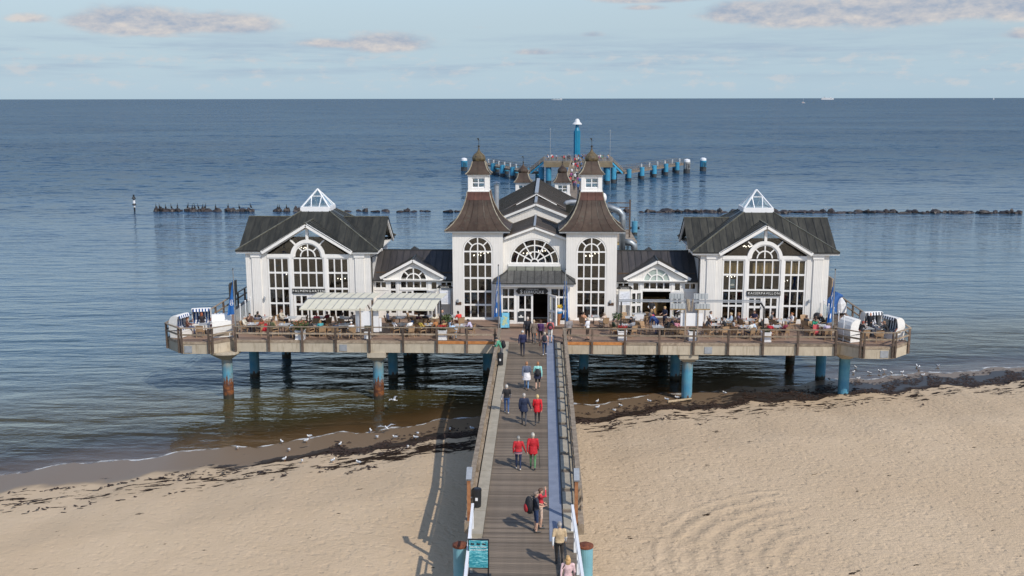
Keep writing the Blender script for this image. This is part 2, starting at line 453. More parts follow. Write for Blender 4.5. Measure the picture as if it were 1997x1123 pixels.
def roof_face(parent, poly, mat, pitch=0.55, thick=0.03, rib=0.035, name='roof_panel', phase=0.5):
    """One plane of a standing seam roof: each sheet between two seams is an object, with its own upstand rib."""
    P = [Vector(p) for p in poly]
    nrm = (P[1] - P[0]).cross(P[2] - P[0]).normalized()
    if nrm.z < 0: nrm = -nrm
    if nrm.z > 0.999: hor = Vector((1, 0, 0))
    else: hor = Vector((0, 0, 1)).cross(nrm).normalized()
    dn = nrm.cross(hor).normalized()
    o = P[0]
    q = [((p - o).dot(hor), (p - o).dot(dn)) for p in P]
    lo = min(a for a, _ in q); hi = max(a for a, _ in q)
    n = max(1, round((hi - lo)/pitch)); w = (hi - lo)/n
    for k in range(n):
        u0 = lo + k*w; u1 = u0 + w
        c = clip_strip(q, u0 + 0.003, u1 - 0.003)
        c = [p for i, p in enumerate(c) if (Vector(p) - Vector(c[i - 1])).length > 1e-4]
        if len(c) < 3: continue
        mb = MB(); mb.slab([o + hor*a + dn*b for a, b in c], nrm*thick); mb.cur = 1
        e = [b for a, b in c if a < u0 + 0.03]
        if len(e) >= 2 and max(e) - min(e) > 0.06 and k > 0:
            a0 = o + hor*(u0 + .018) + dn*min(e) + nrm*(thick + rib/2); a1 = o + hor*(u0 + .018) + dn*max(e) + nrm*(thick + rib/2)
            mb.bar(a0, a1, 0.035, rib, nrm)
        mb.build(name, [mat, SEAM], parent)

# ---------------------------------------------------------------- beach and sea
SHORE = [(-400, -110), (-120, 14), (-60, 41), (-42, 49), (-29.8, 53.9), (-25, 56.0), (-19.5, 58.1), (-15, 59.9), (-11.2, 61.7), (-3.1, 65.5), (3.6, 68.3), (7.2, 69.9), (9.5, 71.0), (15.7, 72.8),
         (21.3, 74.6), (29.8, 77.2), (38.4, 79.4), (60, 84), (120, 92), (400, 105)]
def shore(x):
    for (x0, y0), (x1, y1) in zip(SHORE, SHORE[1:]):
        if x <= x1:
            t = (x - x0)/(x1 - x0); return y0 + (y1 - y0)*t
    return SHORE[-1][1]
def interp(tab, x):
    if x <= tab[0][0]: return tab[0][1]
    for (a, b), (c, d) in zip(tab, tab[1:]):
        if x <= c: return b + (d - b)*(x - a)/(c - a)
    return tab[-1][1]
PROF = [(-60, -4.5), (-25, -2.2), (-10, -0.75), (-4, -0.24), (0, 0), (3.5, 0.17), (5.0, 0.40), (9, 0.95), (15, 1.62), (22, 1.85), (40, 2.0), (80, 2.2)]
def wob(x, y): return 0.35*sin(x*0.9 + 0.4) + 0.22*sin(x*2.1 + 1.7) + 0.12*sin(x*4.7)
def shore_d(x, y): return (shore(x) + wob(x, y) - y)*0.93
def ground_z(x, y): return interp(PROF, shore_d(x, y)) + 0.03*sin(x*0.8 + y*0.5)*min(1, max(0, (shore_d(x, y) - 4)/5))

def frange(a, b, n): return [a + (b - a)*i/n for i in range(n + 1)]
def sheet(name, xs, ys, zf, mat, attr=None):
    nx = len(xs); vs = []; at = []
    for y in ys:
        for x in xs:
            vs.append((x, y, zf(x, y)))
            if attr: at.append(attr(x, y))
    fs = [(j*nx + i, j*nx + i + 1, (j + 1)*nx + i + 1, (j + 1)*nx + i) for j in range(len(ys) - 1) for i in range(nx - 1)]
    me = bpy.data.meshes.new(name); me.from_pydata(vs, [], fs); me.materials.append(mat)
    me.polygons.foreach_set('use_smooth', [True]*len(fs))
    if attr:
        a = me.attributes.new('shore', 'FLOAT', 'POINT'); a.data.foreach_set('value', at)
    o = bpy.data.objects.new(name, me); COL.objects.link(o)
    return tag(o, kind='structure')

# sand
m, nt = material('beach_sand')
g = node(nt, 'ShaderNodeNewGeometry'); pos = g.outputs['Position']
s3 = node(nt, 'ShaderNodeSeparateXYZ', {0: pos}); px_, py_, pz_ = (X(nt, s3.outputs[i]) for i in range(3))
sd = X(nt, node(nt, 'ShaderNodeAttribute', attribute_name='shore').outputs['Fac'])
big = noise(nt, pos, 0.18, 4, 0.55).step(0.3, 0.7)
mid = noise(nt, pos, 1.4, 4, 0.6).step(0.3, 0.7)
grain = noise(nt, pos, 14.0, 3, 0.7)
dry = mixc(nt, big, (0.525, 0.392, 0.258), (0.58, 0.442, 0.298))
dry = mixc(nt, mid*0.35, dry, (0.50, 0.38, 0.245))
dry = mixc(nt, grain.step(0.55, 0.8)*0.25, dry, (0.38, 0.28, 0.18))
edge = sd + noise(nt, pos, 0.9, 4, 0.6)*1.4 - 0.7
wet = edge.step(4.6, 3.2)
c = mixc(nt, wet, dry, (0.185, 0.125, 0.075))
wr = noise(nt, combine(nt, px_*0.6, py_*1.2 - px_*0.45, 0.0), 1.3, 5, 0.65)      # matted weed: a belt on the wet edge, then shreds up the beach
belt = (sd - 3.8).m('ABSOLUTE').step(1.0, 0.35)*px_.step(-24.0, -8.0)
belt = belt.m('MAXIMUM', (sd - 2.6).m('ABSOLUTE').step(1.7, 0.8)*px_.step(11.0, 17.0))
shred = (sd - 6.6).m('ABSOLUTE').step(3.2, 0.2)
weed = (wr + belt*0.44 + shred*0.135 + (sd - 7.2).m('ABSOLUTE').step(2.3, 0.4)*px_.step(-12.0, -8.0)*px_.step(-1.5, -3.5)*0.13 - 0.665).step(0.0, 0.035)
c = mixc(nt, weed, c, (0.028, 0.016, 0.009))
fp = node(nt, 'ShaderNodeTexVoronoi', {'Vector': combine(nt, px_*1.0 + py_*0.3 + noise(nt, pos, 1.7, 2)*0.5, py_*0.8 + noise(nt, pos, 1.9, 2)*0.5, 0.0), 'Scale': 3.1}, feature='SMOOTH_F1')
foot = X(nt, fp.outputs['Distance'])
n2 = noise(nt, combine(nt, px_ + py_*0.35, py_*1.3 - px_*0.2, 0.0), 4.8, 4, 0.66)
def arcs(cx, cy, r0, r1, per):
    ax = px_ - cx; ay = py_ - cy
    r = (ax*ax + ay*ay).m('SQRT') + noise(nt, pos, 0.5, 2)*0.5
    return ((r*(2*pi/per)).m('SINE')*0.5 + 0.5)*r.step(r0, r0 + 0.4)*r.step(r1 + 0.4, r1)
a1 = arcs(14.0, 39.8, 2.4, 8.6, 0.95)*px_.step(13.6, 11.2)
a2 = arcs(1.0, 47.5, 4.5, 9.5, 0.85)*py_.step(56.0, 50.0)*px_.step(4.0, 6.0)*0.5
h = foot.m('MINIMUM', 0.42)*0.95 + n2*0.50 + a1*noise(nt, pos, 1.1, 3).step(0.34, 0.56)*0.48 + a2*0.25 + noise(nt, pos, 9.0, 3, 0.6)*0.22
amp = edge.step(4.5, 8.5)*px_.step(-30.0, 6.0)*0.65 + edge.step(4.5, 8.5)*0.35
hh = h*amp + weed*0.35
bmp = node(nt, 'ShaderNodeBump', {'Strength': 1.0, 'Distance': 0.13, 'Height': hh})
p = node(nt, 'ShaderNodeBsdfPrincipled', {'Base Color': c, 'Roughness': wet*-0.50 + 0.9, 'Specular IOR Level': wet*0.30 + 0.1, 'Normal': bmp.outputs[0]})
finish(nt, p.outputs[0])
SAND = m
xs = frange(-420, -80, 10) + frange(-76, -46, 8) + frange(-45, 52, 194) + frange(56, 90, 8) + frange(95, 420, 12)
ys = frange(-150, 10, 10) + frange(14, 28, 6) + frange(28.5, 86, 150) + frange(88, 110, 8) + frange(115, 135, 2)
beach = sheet('beach', xs, ys, ground_z, SAND, shore_d)

# sea: reflecting, ripples at several scales, clear brown water over the shallow sand
m, nt = material('sea_water')
g = node(nt, 'ShaderNodeNewGeometry'); pos = g.outputs['Position']
s3 = node(nt, 'ShaderNodeSeparateXYZ', {0: pos}); px_, py_, pz_ = (X(nt, s3.outputs[i]) for i in range(3))
sd = X(nt, node(nt, 'ShaderNodeAttribute', attribute_name='shore').outputs['Fac'])
def waves(ang, sx, sy, sc, det=3, rg=0.55):
    mp = node(nt, 'ShaderNodeMapping', {'Vector': pos, 'Rotation': (0, 0, radians(ang)), 'Scale': (sx, sy, 1)})
    return noise(nt, mp.outputs[0], sc, det, rg, 0.3)
wv = waves(-24, 0.26, 1.0, 0.42, 2)*1.5 + waves(-12, 0.45, 1.0, 1.15, 3)*0.42 + waves(-30, 0.5, 1.0, 3.2, 3)*0.17 + waves(10, 0.6, 1.0, 8.0, 2)*0.05
calm = waves(-8, 0.25, 1.0, 0.020, 3).step(0.35, 0.70)*0.45 + 0.55
rip = node(nt, 'ShaderNodeTexNoise', {'Vector': node(nt, 'ShaderNodeMapping', {'Vector': pos, 'Rotation': (0, 0, radians(-18)), 'Scale': (0.45, 1, 1)}).outputs[0], 'Scale': 1.5, 'Detail': 3, 'Roughness': 0.65})
rip2 = node(nt, 'ShaderNodeTexNoise', {'Vector': node(nt, 'ShaderNodeMapping', {'Vector': pos, 'Rotation': (0, 0, radians(-14)), 'Scale': (0.28, 1, 1)}).outputs[0], 'Scale': 0.14, 'Detail': 5, 'Roughness': 0.78})
rv = node(nt, 'ShaderNodeVectorMath', {0: node(nt, 'ShaderNodeVectorMath', {0: rip.outputs['Color'], 1: (0.5, 0.5, 0.5)}, operation='SUBTRACT').outputs[0], 1: node(nt, 'ShaderNodeVectorMath', {0: rip2.outputs['Color'], 1: (0.5, 0.5, 0.5)}, operation='SUBTRACT').outputs[0]}, operation='ADD')
rip3 = node(nt, 'ShaderNodeTexNoise', {'Vector': node(nt, 'ShaderNodeMapping', {'Vector': pos, 'Rotation': (0, 0, radians(-20)), 'Scale': (0.5, 1, 1)}).outputs[0], 'Scale': 0.33, 'Detail': 2, 'Roughness': 0.6})
r3 = node(nt, 'ShaderNodeVectorMath', {0: rip3.outputs['Color'], 1: (0.5, 0.5, 0.5)}, operation='SUBTRACT')
r3s = node(nt, 'ShaderNodeVectorMath', {0: r3.outputs[0], 'Scale': sd.step(-60.0, -200.0)*1.5}, operation='SCALE')
rv = node(nt, 'ShaderNodeVectorMath', {0: rv.outputs[0], 1: r3s.outputs[0]}, operation='ADD')
near = sd.step(0.0, -7.0)*0.72 + 0.28
bmp = node(nt, 'ShaderNodeBump', {'Strength': 1.0, 'Distance': 0.32, 'Height': wv*near*calm})
far = sd.step(-30.0, -260.0)
slope = (far*1.05 + 0.20)*calm*near
rs = node(nt, 'ShaderNodeVectorMath', {0: rv.outputs[0], 'Scale': slope}, operation='SCALE')
flat = node(nt, 'ShaderNodeVectorMath', {0: rs.outputs[0], 1: (1, 1, 0)}, operation='MULTIPLY')
nsum = node(nt, 'ShaderNodeVectorMath', {0: bmp.outputs[0], 1: flat.outputs[0]}, operation='ADD')
nrm = node(nt, 'ShaderNodeVectorMath', {0: nsum.outputs[0]}, operation='NORMALIZE')
deep = mixc(nt, waves(-6, 0.3, 1.0, 0.012, 3).step(0.35, 0.65), (0.013, 0.046, 0.094), (0.025, 0.068, 0.120))
deep = mixc(nt, sd.step(-130.0, -30.0), deep, (0.060, 0.102, 0.130))
deep = mixc(nt, sd.step(-34.0, -10.0), deep, (0.100, 0.120, 0.116))
deep = mixc(nt, sd.step(-21.0, -8.0), deep, (0.066, 0.055, 0.022))
body = node(nt, 'ShaderNodeBsdfDiffuse', {'Color': deep})
clear = node(nt, 'ShaderNodeBsdfTransparent', {'Color': mixc(nt, sd.step(-0.3, -6.0), (0.82, 0.74, 0.60), (0.50, 0.38, 0.20))})
under = node(nt, 'ShaderNodeMixShader', {0: sd.step(0.4, -9.0)*0.97, 1: clear.outputs[0], 2: body.outputs[0]})
gl = node(nt, 'ShaderNodeBsdfGlossy', {'Color': (1, 1, 1, 1), 'Roughness': 0.05, 'Normal': nrm.outputs[0]})
fr = node(nt, 'ShaderNodeFresnel', {'IOR': 1.333, 'Normal': nrm.outputs[0]})
foam_line = (sd + noise(nt, pos, 0.7, 3)*0.8 - 0.35).m('ABSOLUTE').step(0.20, 0.03)*noise(nt, pos, 1.1, 3).step(0.38, 0.6)*0.75
mx = node(nt, 'ShaderNodeMixShader', {0: (X(nt, fr.outputs[0])*(far*-0.30 + 1.0)).m('MINIMUM', far*-0.34 + 0.60), 1: under.outputs[0], 2: gl.outputs[0]})
foam = node(nt, 'ShaderNodeBsdfDiffuse', {'Color': (0.7, 0.7, 0.68, 1)})
mx2 = node(nt, 'ShaderNodeMixShader', {0: foam_line, 1: mx.outputs[0], 2: foam.outputs[0]})
finish(nt, mx2.outputs[0])
SEA = m
xs = [-60000, -20000, -6000, -2000, -800] + frange(-420, -80, 10) + frange(-76, -46, 8) + frange(-45, 52, 97) + frange(56, 90, 8) + frange(95, 420, 12) + [800, 2000, 6000, 20000, 60000]
ys = frange(-160, 10, 10) + frange(14, 28, 6) + frange(29, 100, 71) + frange(104, 200, 16) + [230, 280, 350, 450, 600, 900, 1500, 3000, 6000, 12000, 25000, 60000]
sea = sheet('sea', xs, ys, lambda x, y: 0.0, SEA, lambda x, y: max(-400.0, shore_d(x, y)) if abs(x) < 450 else -400.0)
# the sheet of water stops a little way under the sand, which rises above it on the beach side

# ---------------------------------------------------------------- the pier: terrace deck with two octagonal bays, piles, footbridge
DK = 4.3                  # deck level above the water
FY = 68.72                # front edge of the terrace
SX = 24.2                 # side edge
m, nt = material('terrace_boards')
t = node(nt, 'ShaderNodeTexCoord'); s3 = node(nt, 'ShaderNodeSeparateXYZ', {0: t.outputs['Object']})
ux, uy = X(nt, s3.outputs[0]), X(nt, s3.outputs[1])
row = (uy/0.145).m('FLOOR'); wn = node(nt, 'ShaderNodeTexWhiteNoise', {'W': row}, noise_dimensions='1D')
gap = ((uy/0.145).m('FRACT') - 0.5).m('ABSOLUTE').step(0.43, 0.48)
c = mixc(nt, X(nt, wn.outputs['Value']), (0.235, 0.152, 0.108), (0.34, 0.228, 0.162))
c = mixc(nt, noise(nt, t.outputs['Object'], 1.1, 4, 0.6).step(0.4, 0.75)*0.4, c, (0.20, 0.142, 0.108))
c = mixc(nt, gap*0.7, c, (0.05, 0.035, 0.026))
b = node(nt, 'ShaderNodeBump', {'Strength': 1.0, 'Distance': 0.012, 'Height': gap.rsub(1.0)})
finish(nt, node(nt, 'ShaderNodeBsdfPrincipled', {'Base Color': c, 'Roughness': 0.6, 'Normal': b.outputs[0], 'Specular IOR Level': 0.35}).outputs[0])
DECKMAT = m

terrace = thing('terrace_deck', 'concrete edged timber terrace on blue piles carrying the white pier restaurant', 'pier deck', (0, FY, DK))
def W(x, y, z=DK): return (x, y - FY, z - DK)
# plan: the rectangle with the two octagonal bays on its front corners
BC = 23.25; BY = 70.55; AP = 2.5; HS = 1.04
def octa(sgn, ap=AP, hs=HS):
    return [(sgn*BC + a*ap/AP, BY + b*ap/AP) for a, b in [(-AP, -HS), (-HS, -AP), (HS, -AP), (AP, -HS), (AP, HS), (HS, AP), (-HS, AP), (-AP, HS)]]
fl = MB()
fl.prism([(x, y - FY) for x, y in [(-SX + 3.4, FY), (SX - 3.4, FY), (SX - 3.4, 109), (-SX + 3.4, 109)]], -0.06, 0.0)
fl.build('deck_boards', DECKMAT, terrace)
for s in (-1, 1):
    a, b = sorted((s*(SX - 3.396), s*SX))
    MB().prism([(x, y - FY) for x, y in [(a, BY + 2.42), (b, BY + 2.42), (b, 86), (a, 86)]], -0.06, -0.001).build('side_walk_boards', DECKMAT, terrace)
    MB().prism([(x, y - FY) for x, y in octa(s, 2.49)], -0.07, -0.004).build('bay_boards', DECKMAT, terrace)
    MB().prism([(x, y - FY) for x, y in octa(s, 2.38)], -0.80, -0.075).build('bay_slab', CONCRETE, terrace)
    a2, b2 = sorted((s*(SX - 3.38), s*(SX - 0.1)))
    MB().prism([(x, y - FY) for x, y in [(a2, BY + 2.3), (b2, BY + 2.3), (b2, 85.8), (a2, 85.8)]], -0.7, -0.07).build('side_slab', CONCRETE, terrace)
sl_ = MB(); sl_.box(-SX + 3.44, 0.14, -0.82, SX - 3.44, 40, -0.07); sl_.build('deck_slab', CONCRETE, terrace)

# front edge: concrete panels between the posts, timber kick board above
POST_L = [-20.66, -18.33, -15.98, -13.65, -11.30, -8.97, -6.62, -4.55, -2.62]
POST_R = [2.12, 4.06, 6.30, 8.65, 10.98, 13.33, 15.68, 18.03, 20.60]
NEWW = {(-8.97, -6.62): 0, (-4.55, -2.62): 1, (-6.62, -4.55): 1, (2.12, 4.06): 1, (4.06, 6.30): 1}
for arr in (POST_L, POST_R):
    for a, b in zip(arr, arr[1:]):
        MB().box(a + 0.012, -0.005, -0.82, b - 0.012, 0.135, -0.175).build('concrete_panel', CONCRETE, terrace)
        new = NEWW.get((a, b))
        MB().box(a + 0.06, -0.03, -0.17, b - 0.06, 0.13, 0.012).build('kick_board', WOOD_NEW if new else WOOD, terrace)
MB().box(-2.6, -0.005, -0.82, 2.1, 0.135, -0.22).build('concrete_panel', CONCRETE, terrace)
for s in (-1, 1):
    oc = octa(s)
    edges = [(0, 1), (1, 2), (2, 3), (3, 4), (4, 5), (5, 6)] if s > 0 else [(0, 1), (1, 2), (2, 3), (5, 6), (6, 7), (7, 0)]
    if s > 0: edges = [(0, 1), (1, 2), (2, 3), (3, 4), (4, 5)]
    else: edges = [(0, 1), (1, 2), (2, 3), (6, 7), (7, 0)]
    for i, j in edges:
        p = Vector(W(*oc[i])); q = Vector(W(*oc[j])); d = (q - p).normalized(); n = Vector((d.y, -d.x, 0))
        p1 = p + d*0.03; q1 = q - d*0.03
        MB().slab([p1 + Vector((0, 0, -0.84)), q1 + Vector((0, 0, -0.84)), q1 + Vector((0, 0, -0.17)), p1 + Vector((0, 0, -0.17))], -n*0.12).build('concrete_panel', CONCRETE, terrace)
        MB().slab([p1 + n*0.03 + Vector((0, 0, -0.165)), q1 + n*0.03 + Vector((0, 0, -0.165)), q1 + n*0.03 + Vector((0, 0, 0.012)), p1 + n*0.03 + Vector((0, 0, 0.012))], -n*0.12).build('kick_board', WOOD, terrace)
for x, y in [(-10.15 - 3.0, 0), (12.0, 0)]:
    pl = MB(); pl.box(x - 0.26, -0.045, -0.72, x + 0.26, -0.008, -0.26)
    for bx_ in (-0.2, 0.2):
        for bz in (-0.66, -0.32): pl.box(x + bx_ - 0.02, -0.055, bz - 0.02, x + bx_ + 0.02, -0.045, bz + 0.02)
    pl.build('steel_cover_plate', STEEL_DULL, terrace)
for s, dx in ((-1, -0.55), (1, 0.45)):
    x = s*BC + dx; y = BY - AP - FY
    pl = MB(); pl.box(x - 0.27, y - 0.035, -0.76, x + 0.27, y - 0.004, -0.28)
    for bx_ in (-0.2, 0.2):
        for bz in (-0.7, -0.34): pl.box(x + bx_ - 0.02, y - 0.05, bz - 0.02, x + bx_ + 0.02, y - 0.035, bz + 0.02)
    pl.build('steel_cover_plate', STEEL_DULL, terrace)
# raised timber platform in front of the entrance and long step before the wings
MB().box(-7.6, 4.25, 0.0, 7.2, 6.47, 0.15).build('entrance_platform', DECKMAT, terrace)
MB().box(-7.6, 4.20, 0.01, 7.2, 4.248, 0.14).build('platform_edge', WOOD_DARK, terrace)

# railings: each straight run of railing is a thing with its posts and rails
def railing(label, pts, posts, h=1.0, out=Vector((0, -1, 0)), drop=0.78, mat_rail=WOOD, mat_post=WOOD_DARK, name='timber_railing', mid=0.52, pw=0.15, cat='railing'):
    """pts: corner points of the run; posts: points (x, y) where posts stand; heights from the deck."""
    base = Vector(pts[0]); r = thing(name, label, cat, base)
    for p in posts:
        p = Vector(p) - base
        MB().bar(p + Vector((0, 0, -drop)), p + Vector((0, 0, h - 0.05)), pw*0.9, pw, (0, 1, 0)).build('post', mat_post, r)
    for a, b in zip(pts, pts[1:]):
        a = Vector(a) - base; b = Vector(b) - base
        MB().bar(a + Vector((0, 0, h)), b + Vector((0, 0, h)), 0.13, 0.06).build('handrail', mat_rail, r)
        MB().bar(a + Vector((0, 0, mid)), b + Vector((0, 0, mid)), 0.06, 0.11).build('middle_rail', mat_rail, r)
    return r
fy = FY - 0.10
railing('long weathered timber railing along the terrace front left of the footbridge', [(-20.66, fy, DK), (-2.45, fy, DK)], [(x, fy, DK) for x in POST_L])
railing('long weathered timber railing along the terrace front right of the footbridge', [(2.0, fy, DK), (20.6, fy, DK)], [(x, fy, DK) for x in POST_R])
for s, nm in ((-1, 'left'), (1, 'right')):
    oc = octa(s, 2.6)
    order = [0, 1, 2, 3, 4, 5] if s > 0 else [3, 2, 1, 0, 7, 6]
    pts = [(oc[i][0], oc[i][1], DK) for i in order]
    posts = []
    for i, p in enumerate(pts):
        p = Vector(p)
        for k in (i - 1, i + 1):
            if 0 <= k < len(pts):
                posts.append(p + (Vector(pts[k]) - p).normalized()*0.13)
    railing('timber railing round the %s octagonal bay with the hooded beach chairs' % nm, pts, posts, pw=0.13)
    x = s*(SX + 0.02); y0 = BY + 2.62
    ps = [(x, y0 + 0.4 + 1.9*k, DK) for k in range(7)]
    railing('timber railing along the %s side of the terrace beside the pavilion' % nm, [(x, y0, DK), (x, 85.5, DK)], ps, pw=0.14)
    if s > 0:
        b = thing('timber_screen', 'tall weathered timber corner screen behind the right pavilion', 'screen', (x, 83.2, DK))
        for k in range(6): MB().box(-0.06, k*0.33, 0.0, 0.06, k*0.33 + 0.30, 2.0).build('board', WOOD, b)
        MB().box(-2.5, 2.0, 1.9, 0.1, 2.1, 2.05).build('top_rail', WOOD, b); MB().box(-2.5, 2.0, 1.2, 0.0, 2.1, 1.32).build('top_rail', WOOD, b)
    else:
        b = thing('notice_board', 'grey wooden board seen from behind on the left side railing', 'board', (x, 80.0, DK))
        MB().box(-0.05, -0.8, 0.9, 0.05, 0.9, 2.1).build('panel', WOOD, b)
        for q in (-0.7, 0.8): MB().box(-0.12, q - 0.05, 0.0, -0.055, q + 0.05, 2.0).build('post', WOOD_DARK, b)

# piles with capitals
def pile(x, y, label, z0, cap, mat, r=0.37, top=DK - 0.82, dark=None):
    p = thing('pile', label, 'pile', (x, y, 0), 0, 'piles under the terrace')
    if cap: top2 = top - 0.62
    else: top2 = top
    MB().lathe([(r, z0), (r, 0.6), (r, 2.0), (r, top2)], 20).build('shaft', mat, p, smooth=False)
    if cap == 'cone': MB().lathe([(r, top2 + .002), (r + 0.06, top2 + 0.04), (1.05, top - 0.14), (1.05, top - 0.004)], 16, square=0.35, rot=pi/4).build('capital', CONCRETE, p)
    elif cap: MB().lathe([(r - .02, top2 + .002), (r + 0.04, top2 + 0.05), (0.66, top - 0.34), (0.66, top - 0.004)], 16, square=0.9, rot=0).build('capital', CONCRETE, p)
    return p
PILES = [(-21.5, 69.15, 'rust footed blue pile under the left bay with beach chairs', 'cone', PILE_RUSTY), (-10.84, 69.25, 'rust footed blue pile with square capital left of the footbridge', 'sq', PILE_RUSTY),
         (10.72, 69.45, 'blue and white pile with square capital right of the footbridge', 'sq', PILE), (21.85, 70.6, 'bright blue pile standing on the sand under the right bay', 'cone', PILE_CLEAN),
         (-21.3, 75.0, 'shaded blue pile behind the left bay', None, PILE), (-10.7, 75.0, 'dark shaded pile behind the left square capital pile', None, PILE), (10.6, 75.2, 'dark shaded pile behind the right square capital pile', None, PILE),
         (21.5, 75.4, 'blue pile with a slanting shadow left of the right bay', None, PILE_CLEAN),
         (-20.4, 81.0, 'dark far pile seen through under the left pavilion', None, PILE), (-10.4, 81.0, 'dark far pile in the third row left of the footbridge', None, PILE), (10.4, 81.0, 'dark far pile in the third row right of the footbridge', None, PILE), (20.6, 81.2, 'brown stained far pile in the third row by the right bay', None, PILE_RUSTY),
         (-3.6, 76.5, 'black shaded pile under the entrance hall left of the bridge', None, PILE), (3.8, 77.0, 'black shaded pile under the entrance hall right of the bridge', None, PILE)]
for x, y, lab, cap, mt in PILES:
    pile(x, y, lab, ground_z(x, y) - 0.5, cap, mt)
for x in (-10.8, 0, 10.8):
    for y in (88, 97): pile(x, y, 'shaded pile under the rear of the restaurant, %s of the %s row' % ({-10: 'left', 0: 'middle', 10: 'right'}[int(x)], 'last' if y > 90 else 'second last'), -6, None, PILE)
cb = MB()
for y in (75.0, 81.0, 88, 97): cb.box(-21.9, y - FY - 0.35, -1.3, 21.9, y - FY + 0.35, -0.825)
cb.build('cross_beam', CONCRETE, terrace)

# footbridge from the cliff to the terrace
BR = thing('footbridge', 'long timber footbridge running from the beach up to the restaurant terrace', 'footbridge', (0, FY - 0.16, DK), 0.006)
YN = 30.0                                     # near end, out of frame below
def by(y): return y - FY
L = FY - YN
# decking: single grooved planks across; the sheet below shows in the joints
n = int((L - 0.2)/0.145)
pmesh = {}
def plank_mesh(key, x0, x1, hh):
    if key not in pmesh:
        a = MB(); a.box(x0, 0, 0, x1, 0.138, hh)
        for gq in range(1, 4): a.box(x0 + .01, gq*0.0345 - 0.010, hh, x1 - .01, gq*0.0345 + 0.010, hh + 0.004)
        pmesh[key] = a.mesh('plank', PLANK)
    return pmesh[key]
START = by(37.0)                              # where curbs and matting begin
rows = list(range(n))
y = 0.0
for k in rows:
    y = -(k + 1)*0.145 + 0.16 + 0.0
    wide = y < START - 0.3
    key = 'w' if wide else ('c%d' % (k % 3))
    o = link('plank', plank_mesh(key, -1.80 if wide else -1.62, 2.05 if wide else 1.93, 0.05), BR, (0, y, -0.05 + random.uniform(-.003, .003)))
MB().box(-2.15, -L, -0.30, 2.05, 0.0, -0.06).build('bridge_beam', CURB, BR)
for k in range(14):
    a = START + k*(-START)/14 + 0.02; b_ = START + (k + 1)*(-START)/14 - 0.02
    MB().box(-2.10, a, -0.06, -1.635, b_ - 0.1*(k == 13), 0.10).build('curb', CURB, BR)
    MB().box(1.50, a + 0.4, 0.006, 1.90, b_ - 0.1*(k == 13), 0.055).build('curb', CURB, BR)
for k in range(11):
    a = START - 0.4 + k*(-START + 2.6)/11; b_ = a + (-START + 2.6)/11 - 0.012
    MB().box(0.93, a, 0.004, 1.44, b_, 0.022).build('mat_strip', MATTING, BR)
MB().bar((1.47, START - 0.4, 0.02), (1.47, 2.0, 0.02), 0.03, 0.035).build('mat_edging', BLACK, BR)
# side beams
MB().box(-2.42, START + 1.2, -0.42, -2.17, -0.02, 0.02).build('side_beam', WOOD, BR)
MB().box(2.07, START + 1.2, -0.42, 2.30, -0.02, 0.02).build('side_beam', WOOD, BR)
# bridge railings
for s, x, nm in ((-1, -2.28, 'left'), (1, 2.16, 'right')):
    rr = thing('bridge_railing', 'grey weathered plank railing on the %s side of the footbridge' % nm, 'railing', (x + 0.006*(68.5 - 53), 53.2, DK), 0.006)
    y0, y1 = 39.6 - 53.2, FY - 53.2 - 0.1
    k = 0; yy = y0
    while yy < y1:
        MB().box(-0.07, yy - 0.06, -0.6, 0.07, yy + 0.06, 0.95).build('post', WOOD, rr); yy += 2.05
    m_ = 7
    for k in range(m_):
        a = y0 - 0.3 + (y1 - y0 + 0.3)*k/m_; b_ = y0 - 0.3 + (y1 - y0 + 0.3)*(k + 1)/m_ - 0.012
        MB().box(-0.105, a, 0.955, 0.105, b_, 1.02).build('handrail', WOOD, rr)
        MB().box(-0.03 + s*0.11, a, 0.46, 0.03 + s*0.11, b_, 0.60).build('middle_rail', WOOD, rr)
        MB().box(-0.03 + s*0.11, a, 0.12, 0.03 + s*0.11, b_, 0.24).build('lower_rail', WOOD, rr)
    # tall orange gate post with slanted grey cap where the white rail begins
    gp = thing('gate_post', 'orange brown timber post with slanted grey metal cap on the %s of the footbridge' % nm, 'post', (-2.07 if s < 0 else 2.17, 38.3, DK))
    MB().bar((0, 0, -1.2), (0, 0, 1.75), 0.135, 0.15).build('shaft', surf('orange_post_timber', (0.33, 0.125, 0.05), 0.6, 0.3, 4, 0.004, 30, col2=(0.42, 0.19, 0.08)), gp)
    MB().bar((0.01, -0.12, 1.752), (0.01, 0.42, 2.06), 0.22, 0.09).build('cap', STEEL_DULL, gp)
    MB().bar((0.01, 0.02, 1.72), (0.01, 0.36, 1.95), 0.10, 0.08).build('bracket', WOOD_DARK, gp)
    wr_ = thing('white_railing', 'white painted metal railing on the %s at the near end of the footbridge' % nm, 'railing', (-1.86 if s < 0 else 2.0, 37.5, DK))
    MB().bar((0, 0, 1.0), (0.27, -8.0, 1.0), 0.10, 0.13).build('handrail', WHITE_PAINT, wr_)
    MB().bar((0, 0, 0.55), (0.27, -8.0, 0.55), 0.05, 0.08).build('middle_rail', WHITE_PAINT, wr_)
    for k in range(5): MB().box(-0.045 + .06*k, -0.2 - 1.8*k, -0.4, 0.045 + .06*k, -0.1 - 1.8*k, 0.94).build('post', WHITE_PAINT, wr_)
    # big blue dolphin pile with rusty lid beside the bridge
    bx_, by_ = ((-2.28, 36.6) if s < 0 else (2.50, 36.7))
    d = thing('mooring_pile', 'thick pale blue steel pile with rusty lid %s of the footbridge' % nm, 'pile', (bx_, by_, 0))
    MB().lathe([(0.28, 0.8), (0.28, 4.0)], 24).build('shaft', surf('pale_blue_steel', (0.16, 0.36, 0.42), 0.5, 0.15, 1.2, stain=(0.20, 0.07, 0.03, 0.66, 0.8)), d)
    MB().lathe([(0.30, 4.002), (0.30, 4.07), (0.2, 4.12), (0.03, 4.13)], 24).build('lid', RUST, d)
